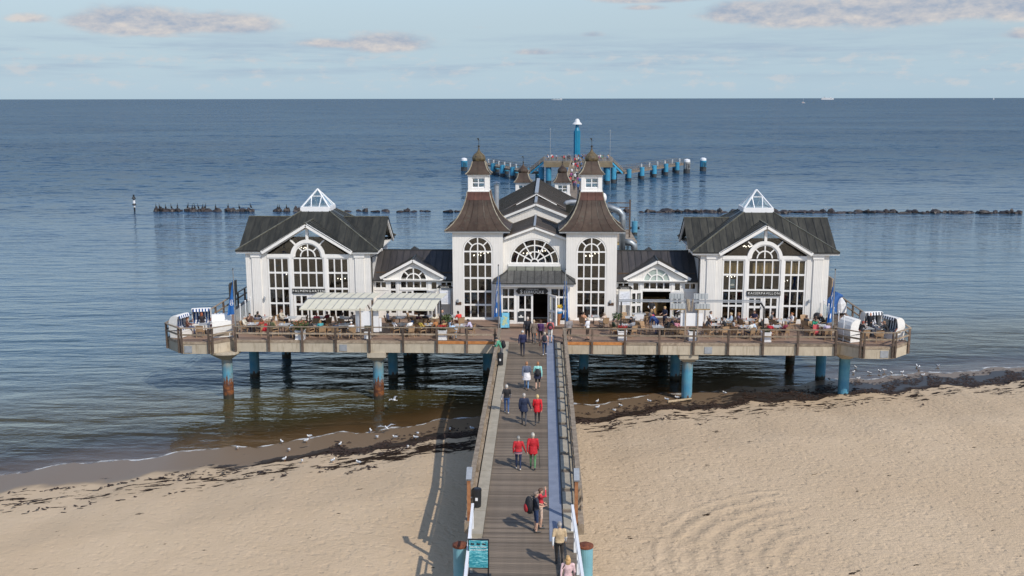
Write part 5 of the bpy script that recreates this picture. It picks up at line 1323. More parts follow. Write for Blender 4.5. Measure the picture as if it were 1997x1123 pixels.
def put(proto, key, loc, rz, label):
    if first[key]:
        first[key] = False; proto.location = loc; proto.rotation_euler = (0, 0, rz); proto['label'] = label
        KIDS[proto.name] = [(c, list(c.children)) for c in proto.children]
        return proto
    return copy_tree(proto, loc, rz, label)
def words(s): return ' '.join(s.split()[:15])
for t, (x, y) in TABLES.items():
    put(TABLE, 't', (x, y, DK), random.uniform(-.2, .2), words('grey topped table of the ' + TNAME[t]))
SEAT_POS = []
for t, k, x, y in SEATED:
    tx, ty = TABLES[t]
    y = max(y, FY + .62)
    d = Vector((tx - x, ty - y, 0))
    if d.length < .62: d = d.normalized() if d.length > .05 else Vector((0, -1, 0)); x, y = tx - d.x*.66, max(FY + .55, ty - d.y*.66); d = Vector((tx - x, ty - y, 0))
    for _ in range(6):
        for px_0, py_0 in SEAT_POS:
            e = Vector((x - px_0, y - py_0))
            if 0.01 < e.length < .62: e = e.normalized()*(.62 - e.length); x += e.x; y += max(e.y, FY + .55 - y)
    rz = math.atan2(-d.x, d.y)
    SEAT_POS.append((x, y))
    WHO[k] = WHO[k] + ((x, y, rz),)
    put(CHAIR, 'c', (x, y, DK), rz, words('wicker armchair under the ' + WHO[k][0]))
SIDE = ['left', 'right', 'third']
for t, lst in EMPTY_CHAIRS.items():
    tx, ty = TABLES[t]
    pts = sorted(lst)
    for i, (x, y) in enumerate(pts):
        y = max(y, FY + .5); ok = True
        for q in SEAT_POS:
            if (Vector((x, y)) - Vector(q)).length < .45: ok = False
        if not ok: continue
        SEAT_POS.append((x, y))
        d = Vector((tx - x, ty - y)); rz = math.atan2(-d.x, d.y) + random.uniform(-.25, .25)
        side = '' if len(pts) == 1 else (' ' + ('left' if i == 0 else ('right' if i == len(pts) - 1 else 'middle')) + ' one')
        put(CHAIR, 'c', (x, y, DK), rz, 'empty armchair,%s, table of the %s' % (side, ' '.join(TNAME[t].split()[:9])))
cupm = MB(); cupm.lathe([(.055, 0), (.06, .008)], 8); cupm.lathe([(.028, .009), (.04, .07)], 8); CUP = cupm.mesh('coffee_cup', WHITE_PAINT)
glm = MB(); glm.lathe([(.03, 0), (.035, .13)], 8); DRINK = [glm.mesh('drinking_glass', plain(c, .2)) for c in ((.55, .30, .06), (.50, .10, .05), (.55, .58, .6))]
for i, (t, (x, y)) in enumerate(TABLES.items()):
    o = link('coffee_cup', CUP, None, (x + random.uniform(-.25, .25), y + random.uniform(-.25, .25), DK + .741)); tag(o, ' '.join(('white cup on the table of the ' + TNAME[t]).split()[:16]), 'cup', 'cups and glasses on the terrace tables')
    o = link('drinking_glass', DRINK[i % 3], None, (x + random.uniform(-.3, .3), y + random.uniform(-.3, .3), DK + .741)); tag(o, ' '.join(('tall glass on the table of the ' + TNAME[t]).split()[:16]), 'glass', 'cups and glasses on the terrace tables')

# ---------------------------------------------------------------- planters
LEAF = surf('leaf_green', (.055, .10, .025), .6, .4, 8, col2=(.10, .15, .04))
LEAF_D = surf('leaf_dark', (.03, .06, .018), .6, .4, 8, col2=(.06, .09, .03))
PET = {n: plain(c, .6) for n, c in dict(red=(.50, .012, .02), pink=(.48, .16, .10), yellow=(.6, .45, .06)).items()}
def foliage(parent, n, cx, cz, rx, rz_, mat, leaf=.07, name='leaves'):
    mb = MB()
    for _ in range(n):
        a = random.uniform(0, 2*pi); r = random.random()**.5; h = random.uniform(-1, 1)
        p = Vector((cx[0] + rx*r*cos(a), cx[1] + rx*r*sin(a), cz + rz_*h*(1 - .5*r)))
        u = Vector((random.gauss(0, 1), random.gauss(0, 1), random.gauss(0, .7))).normalized(); v = u.cross(Vector((random.gauss(0, 1), random.gauss(0, 1), random.gauss(0, 1)))).normalized()
        l = leaf*random.uniform(.6, 1.3)
        mb.add([p - u*l, p + v*l*.5, p + u*l, p - v*l*.5], [(0, 1, 2, 3)])
    o = mb.build(name, mat, parent); o['kind'] = 'stuff'; return o
PL_LAB = ['white square planter with a big pink and green bush at the left railing', 'white square planter with red flowers by the left awning pole', 'white square planter with red flowers and white blossom shrub, right terrace', 'white square planter below the right white screen', 'white square planter with low plants near the right end awning post']
for i, (x, y) in enumerate(PLANTERS):
    y = max(y, FY + .35)
    p = thing('planter', PL_LAB[i], 'planter', (x, y, DK), 0, 'white planters along the front railing')
    b = MB(); b.box(-.29, -.29, .10, .29, .29, .66); b.box(-.33, -.33, .60, .33, .33, .665); b.box(-.31, -.31, 0, .31, .31, .09); b.build('box', WHITE_PAINT, p)
    k = MB(); k.ball((0, -.295, .40), .022, 6, 4); k.build('knob', BLACK, p)
    s = MB(); s.box(-.25, -.25, .666, .25, .25, .68); s.build('soil', plain((.03, .02, .014)), p)
    if i == 0: foliage(p, 420, (0, 0), .98, .55, .36, LEAF, .075); foliage(p, 130, (0, 0), 1.14, .5, .26, PET['pink'], .06, 'blossoms')
    elif i in (1, 2):
        foliage(p, 160, (0, 0), .82, .42, .14, LEAF_D, .06); foliage(p, 110, (0, 0), .92, .36, .10, PET['red'], .05, 'blossoms')
    elif i == 3: foliage(p, 120, (0, 0), .80, .3, .12, LEAF_D, .06)
    else: foliage(p, 120, (0, 0), .78, .33, .1, LEAF_D, .06)
for x, y, lab in ((-6.1, 70.6, 'small standard shrub beside the left awning pole'), (5.95, 71.6, 'leafy shrub with white blossom beside the right awning post')):
    p = thing('potted_shrub', lab, 'plant', (x, y, DK))
    b = MB(); b.lathe([(.18, 0), (.25, .42), (.24, .43)], 12); b.build('pot', plain((.30, .12, .06)), p)
    b = MB(); b.tube([(0, 0, .4), (.02, 0, 1.0)], .02, 6); b.build('stem', WOOD_DARK, p)
    foliage(p, 230, (0, 0), 1.25, .36, .34, LEAF, .075); foliage(p, 40 if x > 0 else 6, (0, 0), 1.35, .36, .3, plain((.75, .75, .66)), .045, 'blossoms')

# ---------------------------------------------------------------- awnings, screens
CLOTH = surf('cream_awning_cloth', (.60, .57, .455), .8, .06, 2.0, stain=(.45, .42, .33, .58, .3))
CLOTH2 = surf('grey_roll_cloth', (.42, .44, .44), .8, .06, 2.0)  # even grey of the folded cloth on the retracted awning
def awning(x0, x1, label, yb=70.9):
    A = thing('awning', label, 'awning', ((x0 + x1)/2, yb, DK), 0, 'cream terrace awnings')
    w = (x1 - x0)/2; n = 8; sh = -.28
    for k in range(n):
        a = -w + 2*w*k/n + .012; b = -w + 2*w*(k + 1)/n - .012
        MB().slab([(a, -.10, 2.50), (b, -.10, 2.50), (b + sh, -1.55, 2.10), (a + sh, -1.55, 2.10)], (0, 0, .015)).build('cloth_panel', CLOTH, A)
        MB().slab([(a + .1, .10, 2.55), (b + .1, .10, 2.55), (b + .1 - sh, 1.5, 2.68), (a + .1 - sh, 1.5, 2.68)], (0, 0, .015)).build('cloth_panel', CLOTH, A)
        m_ = MB(); m_.bar((a - .012, -.1, 2.545), (a - .012 + sh, -1.56, 2.145), .022, .03); m_.bar((a + .088, .1, 2.595), (a + .088 - sh, 1.5, 2.725), .022, .03); m_.build('rib', STEEL_DULL, A)
    m_ = MB(); m_.bar((-w - .05, 0, 2.50), (w + .05, 0, 2.50), .16, .09); m_.bar((-w - .05, .02, 2.58), (w + .05, .02, 2.58), .05, .05); m_.build('beam', STEEL_DULL, A)
    m_ = MB(); m_.box(-w + sh, -1.60, 2.03, w + sh, -1.556, 2.125); m_.build('valance_bar', CLOTH, A)
    return A
A1 = awning(-16.0, -11.45, 'left of two cream awnings, before the PALMENGARTEN pavilion')
MB().bar((-2.2, 0, 0), (-2.2, 0, 2.45), .09, .09).build('post', BLACK, A1)
A2 = awning(-11.05, -6.6, 'right of two cream awnings, before the low link wing')
MB().bar((2.25, 0, 0), (2.25, 0, 2.45), .09, .09).build('post', BLACK, A2)
for P_, xx in ((A1, 2.3), (A2, -2.25)):
    m_ = MB(); m_.bar((xx, -.1, 0), (xx, -.1, 2.45), .09, .09); m_.bar((xx - .05, -.1, 1.6), (xx - .25*(-1 if xx < 0 else 1), -.7, 2.3), .06, .06); m_.build('post', WOOD_DARK, P_)
# retracted awning on the right
A3_ = thing('retracted_awning', 'retracted awning with long grey beams and folded cloth on the right terrace', 'awning', (10.9, 70.6, DK))
m_ = MB(); m_.bar((-4.95, 0, 2.52), (5.0, 0, 2.52), .07, .07); m_.bar((-4.9, .35, 2.56), (4.9, .35, 2.56), .07, .07); m_.build('beam', STEEL_DULL, A3_)
m_ = MB(); m_.bar((-4.75, .15, 0), (-4.75, .15, 2.5), .09, .09); m_.build('post', BLACK, A3_)
m_ = MB(); m_.bar((5.15, -.1, 0), (5.15, -.1, 2.15), .09, .09); m_.bar((5.15, -.1, 2.12), (4.9, .1, 2.52), .09, .09); m_.build('post', BLACK, A3_)
for s in (-1, 1):
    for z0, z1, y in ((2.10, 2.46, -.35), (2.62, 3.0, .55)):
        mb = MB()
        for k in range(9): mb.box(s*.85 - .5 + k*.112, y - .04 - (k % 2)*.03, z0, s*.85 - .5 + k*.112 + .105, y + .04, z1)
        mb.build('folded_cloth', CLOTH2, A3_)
    MB().box(s*.85 - .52, -.42, 2.02, s*.85 + .52, -.30, 2.095).build('valance_bar', surf('ochre_bar', (.34, .22, .09), .6, .2, 3), A3_)
m_ = MB()
for s in (-1, 1): m_.bar((s*.10, -.3, 1.9), (s*.22, -.1, 2.72), .07, .07)
m_.bar((0, -.2, 1.9), (-.10, 0, 2.7), .12, .1); m_.build('folding_arm', plain((.30, .24, .17)), A3_)
def panels(x, y, lab, spec, posts):
    P_ = thing('white_screen', lab, 'screen', (x, y, DK))
    for x0, x1, z0, z1, yy in spec: MB().box(x0, yy, z0, x1, yy + .05, z1).build('panel', WHITE_PAINT, P_)
    for q in posts: MB().box(q - .035, -.14, 0, q + .035, -.07, 2.2).build('post', WOOD, P_)
    return P_
wb = panels(-11.6, 69.42, 'group of white screen panels at the left awning posts', [(-.82, -.44, .42, 1.92, .25), (-.40, .36, .72, 1.95, 0), (.42, .80, .42, 1.92, .25), (.82, .98, .45, 1.40, .35)], [-.42, .39])
MB().box(-.16, -.03, .74, .34, -.002, .94).build('slot', plain((.03, .045, .015)), wb)
MB().box(-.15, -.32, .05, .30, -.10, .52).build('box_foot', WHITE_PAINT, wb)
panels(10.95, 69.42, 'white screen panels standing at the right awning', [(-.80, -.50, 1.05, 1.93, .02), (-.46, .34, 1.05, 1.95, 0), (.40, .72, 1.05, 1.93, .02)], [-.48, .37])
# menu cases by the towers
for x, nm in ((-6.75, 'left'), (6.75, 'right')):
    M_ = thing('menu_case', 'white menu case with small black roof sign by the %s tower' % nm, 'menu board', (x, 75.75, DK))
    for q in (-.42, .42): MB().box(q - .03, -.03, 0, q + .03, .03, 2.45).build('post', STEEL_DULL, M_)
    MB().box(-.40, -.06, 1.22, .40, .02, 2.28).build('case', WHITE_PAINT, M_)
    m_ = MB(); m_.box(-.33, -.068, 1.35, .33, -.062, 2.2); m_.build('sheet', plain((.72, .74, .78), .3), M_)
    m_ = MB(); m_.polyslab([(-.62, 2.46), (.62, 2.46), (.44, 2.66), (-.44, 2.66)], -.14, .06); r_ = m_.build('roof_sign', SIGN_BLACK, M_)
    text('Speisekarte', .14, LETTER, r_, (0, -.148, 2.555))

# ---------------------------------------------------------------- flags, lamps, wind screens
FLAGC = surf('flag_blue', (.012, .10, .36), .7, .15, 1.5, col2=(.02, .15, .44))
def flagpole(x, y, lab, flab, var, h=4.9):
    p = thing('flagpole', lab, 'flagpole', (x, y, DK), 0, 'flagpoles on the terrace')
    MB().tube([(0, 0, 0), (0, 0, h)], [.05, .035], 8).build('pole', STEEL, p)
    MB().lathe([(.045, h + .002), (.05, h + .05), (.03, h + .08)], 8).build('finial', BLACK, p)
    f = thing('flag', flab, 'flag', (x, y, DK + h - .75), 0, 'hanging blue flags')
    s = -1 if var in (0, 3) else 1
    n, m = 9, 12
    def sheet_pts(s, wtop, wbot, dep, length):
        vs = []
        for j in range(m + 1):
            v = j/m; z = -length*v + .25*(1 - v)*0
            w = wtop + (wbot - wtop)*v
            for i in range(n + 1):
                u = i/n; vs.append((s*(.05 + w*u + .02*sin(9*u + 3*v)), dep*sin(u*8 + v*2.0)*u, z - .55*u*(1 - v)**2 - .10*u*v))
        return vs, [(j*(n + 1) + i, j*(n + 1) + i + 1, (j + 1)*(n + 1) + i + 1, (j + 1)*(n + 1) + i) for j in range(m) for i in range(n)]
    if var == 0: vs, fs = sheet_pts(-1, .10, .52, .06, 2.4)
    elif var == 1: vs, fs = sheet_pts(-1, .08, .30, .09, 2.9)
    elif var == 2: vs, fs = sheet_pts(-1, .06, .18, .09, 2.6)
    else: vs, fs = sheet_pts(-1, .08, .36, .09, 2.9)
    mb = MB(); mb.add(vs, fs); mb.build('cloth', FLAGC, f, smooth=True)
    if var in (1, 2):
        vs, fs = sheet_pts(1, .06, .20, .09, 2.9); mb = MB(); mb.add(vs, fs); mb.build('cloth', FLAGC, f, smooth=True)
    # emblem: white patches printed on the cloth, a hair in front
    e = MB()
    def patch(u, v, ru, rv):
        pts = []
        for q in range(8):
            uu = min(1, max(0, u + ru*cos(2*pi*q/8))); vv = min(1, max(0, v + rv*sin(2*pi*q/8)))
            w = {0: .10 + .42*vv, 1: .08 + .22*vv, 2: .06 + .12*vv, 3: .08 + .28*vv}[var]; L_ = {0: 2.4, 1: 2.9, 2: 2.6, 3: 2.9}[var]; dp = {0: .06}.get(var, .09)
            pts.append((-(.05 + w*uu + .02*sin(9*uu + 3*vv)), dp*sin(uu*8 + vv*2.0)*uu - .012, -L_*vv - .55*uu*(1 - vv)**2 - .10*uu*vv))
        c = Vector(pts[0]); e.add(pts, [tuple(range(8))])
    if var == 0: patch(.50, .60, .22, .07); patch(.38, .68, .28, .05); patch(.66, .66, .16, .03)
    else:
        patch(.45, .24, .10, .10); patch(.62, .34, .07, .07); patch(.35, .52, .09, .13); patch(.66, .70, .08, .12); patch(.40, .84, .10, .07); patch(.80, .50, .05, .10)
    e.build('emblem', WHITE_PAINT, f)
FL = [('steel flagpole at the left corner of the terrace', 'blue flag with white emblem hanging at the left terrace corner'), ('steel flagpole left of the footbridge end', 'blue and white flag hanging left of the entrance'), ('steel flagpole right of the footbridge end', 'blue and white flag hanging right of the entrance'), ('steel flagpole at the right corner of the terrace', 'blue flag with white pattern hanging at the right terrace corner')]
for i, (x, y) in enumerate(POLES): flagpole(x, y, FL[i][0], FL[i][1], i)
for s, nm in ((-1, 'left'), (1, 'right')):
    G_ = thing('wind_screen', 'glass wind screen with white ball topped posts beside the %s pavilion' % nm, 'wind screen', (s*21.35, 69.6, DK))
    for k, yy in enumerate((0, 1.35, 2.7, 4.0, 5.3)):
        m_ = MB(); m_.lathe([(.035, 0), (.035, 1.75)], 8, (0, yy)); m_.ball((0, yy, 1.80), .06, 8, 6); m_.build('post', WHITE_PAINT, G_)
        if 1 <= k < 4: MB().box(-.008, yy + .06, .25, .008, yy + 1.26, 1.6).build('pane', GLASS_CLEAR, G_)

# ---------------------------------------------------------------- hooded beach chairs in the bays
STRIPE_B = plain((.02, .07, .22)); STRIPE_D = plain((.012, .016, .035)); SHELL = surf('white_basket', (.78, .76, .72), .6, .06, 6, .008, 60, stain=(.5, .46, .4, .6, .3))
def beach_chair(x, y, rz, label, stripe):
    B = thing('beach_chair', label, 'beach chair', (x, y, DK), rz, 'hooded beach chairs in the bays')
    w = .62
    prof = [(.40, .02), (.46, .50), (.50, .85), (.46, 1.18), (.34, 1.42), (.14, 1.56), (-.12, 1.60), (-.34, 1.57)]
    inn = [(a*.90 - .01, b*.965) for a, b in prof]
    for i in range(1, len(prof) - 1):                # curved hood in single slats
        (a0, b0), (a1, b1) = prof[i], prof[i + 1]; (c0, d0), (c1, d1) = inn[i], inn[i + 1]
        e = .012*(i % 2)
        MB().hexa([(-w, c0, d0), (w, c0, d0), (w, c1, d1), (-w, c1, d1), (-w, a0 + e, b0 + e), (w, a0 + e, b0 + e), (w, a1 + e, b1 + e), (-w, a1 + e, b1 + e)]).build('hood_slat', SHELL, B)
    for s in (-1, 1):
        side = [(-.36, .62), (.47, .52), (.50, .85), (.46, 1.18), (.34, 1.42), (.14, 1.56), (-.12, 1.60), (-.34, 1.57), (-.22, 1.2), (-.16, .9)]
        m_ = MB(); m_.slab([(s*(w + .003), a, b) for a, b in side], (s*.045, 0, 0)); m_.build('side_panel', SHELL, B)
        m_ = MB(); m_.tube([(s*(w + .02), -.16, .86), (s*(w + .02), -.34, .82), (s*(w + .02), -.42, .66)], .03, 6); m_.build('armrest', surf('red_brown_varnish', (.20, .05, .03), .35, .2, 5), B)
    m_ = MB(); m_.box(-w - .05, -.42, .03, w + .05, .44, .40); m_.build('base', SHELL, B)
    m_ = MB(); m_.box(-w - .06, -.44, .405, w + .06, .46, .49); m_.build('base_rim', SHELL, B)
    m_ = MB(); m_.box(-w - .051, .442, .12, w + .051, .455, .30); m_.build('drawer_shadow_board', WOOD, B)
    for k in range(11):
        x0 = -.58 + k*1.16/11; mt = stripe if k % 2 == 0 else WHITE_PAINT
        m_ = MB(); m_.slab([(x0, -.30, .52), (x0 + .103, -.30, .52), (x0 + .103, .22, .55), (x0, .22, .55)], (0, 0, .05)); m_.slab([(x0, .24, .56), (x0 + .103, .24, .56), (x0 + .103, .33, 1.3), (x0, .33, 1.3)], (0, .03, 0)); m_.slab([(x0, -.36, 1.60), (x0 + .103, -.36, 1.60), (x0 + .103, -.42, 1.40), (x0, -.42, 1.40)], (0, -.01, 0))
        m_.slab([(x0, -.36, 1.545), (x0 + .103, -.36, 1.545), (x0 + .103, .20, 1.50), (x0, .20, 1.50)], (0, 0, -.01))
        m_.build('cushion_stripe', mt, B)
beach_chair(-24.85, 69.75, radians(70), 'white hooded beach chair, leftmost in the left bay, seen from its side', STRIPE_B)
beach_chair(-24.1, 72.0, radians(14), 'open blue and white striped beach chair at the back of the left bay', STRIPE_B)
beach_chair(-21.95, 69.85, radians(-160), 'white hooded beach chair turned away on the right of the left bay', STRIPE_B)
beach_chair(21.85, 69.85, radians(112), 'white hooded beach chair turned away on the left of the right bay', STRIPE_D)
beach_chair(24.0, 72.1, radians(12), 'open dark striped beach chair at the back of the right bay', STRIPE_D)
beach_chair(24.95, 70.5, radians(-62), 'white hooded beach chair, rightmost in the right bay', STRIPE_D)
TNAME['B1'] = 'two people in the left bay'; TNAME['B2'] = 'guests in the right bay'
for (x, y), k in (((-23.4, 70.5), 'B1'), ((23.2, 70.6), 'B2')): put(TABLE, 't', (x, y, DK), .3, 'grey topped table of the ' + TNAME[k])
for x, y, rz, lab in ((-23.4, 69.55, 0.1, 'wicker armchair at the front of the left bay'), (22.75, 69.6, 0.3, 'wicker armchair at the front of the right bay, left one'), (23.75, 69.5, -.1, 'wicker armchair at the front of the right bay, right one')):
    put(CHAIR, 'c', (x, y, DK), rz, lab)

# ---------------------------------------------------------------- signs and bins on the bridge and by the door
mx, my = MISC['map_board']
B = thing('map_board', 'light blue map board on a stand left of the entrance door', 'sign', (mx, my - .3, DK), radians(6))
m_ = MB(); m_.slab([(-.32, -.02, .12), (.32, -.02, .12), (.32, .18, 1.18), (-.32, .18, 1.18)], (0, .03, 0)); m_.build('board', plain((.16, .46, .62), .4), B)
m_ = MB()
for a, b, r in ((0, .6, .14), (.1, .8, .10), (-.1, .38, .11), (.12, .42, .07), (-.06, .9, .07)):
    m_.add([(a + r*1.1*cos(2*pi*q/7)*(1 + .3*sin(q*2.1)), -.03 + .188*((b + r*sin(2*pi*q/7)) - .12) , b + r*sin(2*pi*q/7)*1.1) for q in range(7)], [tuple(range(7))])
m_.build('printed_land', plain((.42, .50, .30), .4), B)
m_ = MB()
for s in (-1, 1): m_.bar((s*.33, .22, 0), (s*.33, .20, 1.2), .04, .04)
m_.build('frame', BLACK, B)
sx, sy = MISC['sign_stand']
B = thing('poster_stand', 'black framed turquoise poster stand on the near left of the footbridge', 'sign', (sx + .04, sy - .55, DK), radians(-1))
m_ = MB(); m_.box(-.37, .02, .42, .37, .07, 1.50); m_.build('frame', BLACK, B)
m, nt = material('turquoise_poster')
t = node(nt, 'ShaderNodeTexCoord')
wv_ = noise(nt, node(nt, 'ShaderNodeMapping', {'Vector': t.outputs['Object'], 'Scale': (2.2, 1, 9)}).outputs[0], 1.4, 3, .6, 1.5)
c = mixc(nt, wv_.step(.40, .62), (.02, .22, .28), (.16, .50, .55)); c = mixc(nt, wv_.step(.60, .68), c, (.55, .75, .76))
finish(nt, node(nt, 'ShaderNodeBsdfPrincipled', {'Base Color': c, 'Roughness': .25}).outputs[0])
m_ = MB(); m_.box(-.33, .008, .46, .33, .018, 1.46); po = m_.build('poster', m, B)
m_ = MB()
for k, q in enumerate((-.2, 0, .2)): m_.polyslab([(q - .07, 1.30), (q + .07, 1.30), (q + .04, 1.37), (q + .01, 1.35), (q - .05, 1.38)], .003, .007)
m_.build('poster_picture', BLACK, po)
text('HEUTE SCHON', .083, LETTER, po, (0, .002, 1.215), extrude=.002); text('NACKTGEBADET?', .075, LETTER, po, (0, .002, 1.115), extrude=.002)
m_ = MB()
for s in (-1, 1): m_.bar((s*.34, .05, .06), (s*.34, .05, .45), .05, .05)
m_.build('leg', BLACK, B); m_ = MB(); m_.box(-.40, -.28, 0, .42, .34, .09); m_.build('foot', surf('dark_foot', (.02, .022, .024), .5, .3, 8), B)
def bin_(x, y, lab):
    b = thing('litter_bin', lab, 'bin', (x, y, DK), 0, 'litter bins on the footbridge')
    MB().lathe([(.17, .12), (.19, .72), (.19, .80)], 14).build('body', surf('bin_plastic', (.018, .02, .022), .45, .2, 6), b)
    MB().lathe([(.20, .802), (.19, .87), (.12, .90)], 14).build('lid', BLACK, b)
    m_ = MB(); m_.box(-.05, -.195, .42, .05, -.188, .55); m_.build('sticker', WHITE_PAINT, b)
    MB().bar((-.16, 0, .5), (-.34, 0, .5), .05, .05).build('bracket', STEEL_DULL, b)
bin_(-1.84, 39.5, 'dark litter bin on the left curb near the white rail'); bin_(-1.94, 62.1, 'dark litter bin at the feet of the boy in green')
cx_, cy_ = MISC['cone']
Cn = thing('ice_cream_figure', 'giant ice cream cone figure with yellow topping right of the door', 'advertising figure', (cx_ - .05, cy_ - .9, DK + .15))
MB().lathe([(.10, 0), (.13, .3), (.24, .85)], 14).build('cone', plain((.36, .15, .06)), Cn)
MB().lathe([(.24, .852), (.29, .95), (.28, 1.02)], 14).build('blue_band', plain((.05, .22, .42)), Cn)
m_ = MB(); m_.ball((0, 0, 1.10), (.27, .27, .20), 12, 8); m_.build('scoop', plain((.62, .62, .64)), Cn)
m_ = MB()
for k in range(7): a = 2*pi*k/7; m_.bar((.05*cos(a), .05*sin(a), 1.22), (.30*cos(a), .3*sin(a), 1.36 + .08*(k % 2)), .12, .05)
m_.ball((0, 0, 1.38), .12, 8, 6); m_.build('topping', plain((.62, .42, .05)), Cn)
# pushchair at the right pavilion
pc = thing('pushchair', 'black pushchair with hood by the right pavilion wall', 'pushchair', (20.65, 73.9, DK))
m_ = MB(); m_.ball((0, 0, .85), (.3, .34, .28), 10, 6); m_.build('hood', BLACK, pc); m_ = MB(); m_.box(-.24, -.35, .45, .24, .25, .66); m_.build('seat', plain((.10, .16, .22)), pc)
for a in (-1, 1):
    for b_ in (-.3, .3):
        m_ = MB(); m_.tube([(a*.26 - .02, b_, .14), (a*.26 + .02, b_, .14)], .14, 12); m_.build('wheel', BLACK, pc)
m_ = MB(); m_.bar((-.24, -.35, .5), (-.24, -.6, 1.0), .03, .03); m_.bar((.24, -.35, .5), (.24, -.6, 1.0), .03, .03); m_.bar((-.24, -.6, 1.0), (.24, -.6, 1.0), .03, .03); m_.build('push_bar', BLACK, pc)
# red jacket over a chair, blue covered furniture at the right corner
m_ = MB(); m_.slab([(-.22, 0, .35), (.22, 0, .35), (.18, .02, .88), (-.18, .02, .88)], (0, -.06, 0)); m_.ball((0, -.05, .45), (.2, .08, .14)); o = m_.build('red_bag', plain((.45, .012, .025)), None, (-19.0, 70.15, DK)); tag(o, 'red bag hung beside a chair near the left flagpole', 'bag')
m_ = MB(); m_.slab([(-.2, 0, .3), (.2, 0, .3), (.2, .03, .9), (-.2, .03, .9)], (0, -.07, 0)); m_.ball((0, -.06, .4), (.22, .09, .2)); o = m_.build('coral_jacket', plain((.62, .10, .11)), None, (19.75, 70.75, DK)); tag(o, 'coral jacket hanging from a chair at the right corner table', 'jacket')
b = thing('covered_loungers', 'furniture under blue and white covers at the right side railing', 'covered furniture', (23.4, 78.6, DK))
m_ = MB(); m_.tube([(-.5, 0, .1), (-.45, .1, .9), (.0, .2, 1.5), (.4, .2, 1.4)], [.5, .45, .35, .1], 10); m_.build('blue_cover', plain((.02, .09, .28)), b)
m_ = MB(); m_.tube([(.3, -.1, .1), (.3, .1, .8), (.25, .2, 1.3)], [.45, .4, .12], 10); m_.build('white_cover', plain((.6, .6, .6)), b)
sv = thing('serving_table', 'small serving table with a white cloth in front of the right link wing', 'table', (7.75, 74.6, DK))
MB().box(-.5, -.3, .78, .5, .3, .81).build('tabletop', TABLE_TOP, sv); MB().box(-.3, -.33, .3, .35, -.302, .82).build('cloth', WHITE_PAINT, sv)
for a in (-.45, .45):
    for b_ in (-.25, .25): MB().box(a - .02, b_ - .02, 0, a + .02, b_ + .02, .778).build('leg', BLACK, sv)

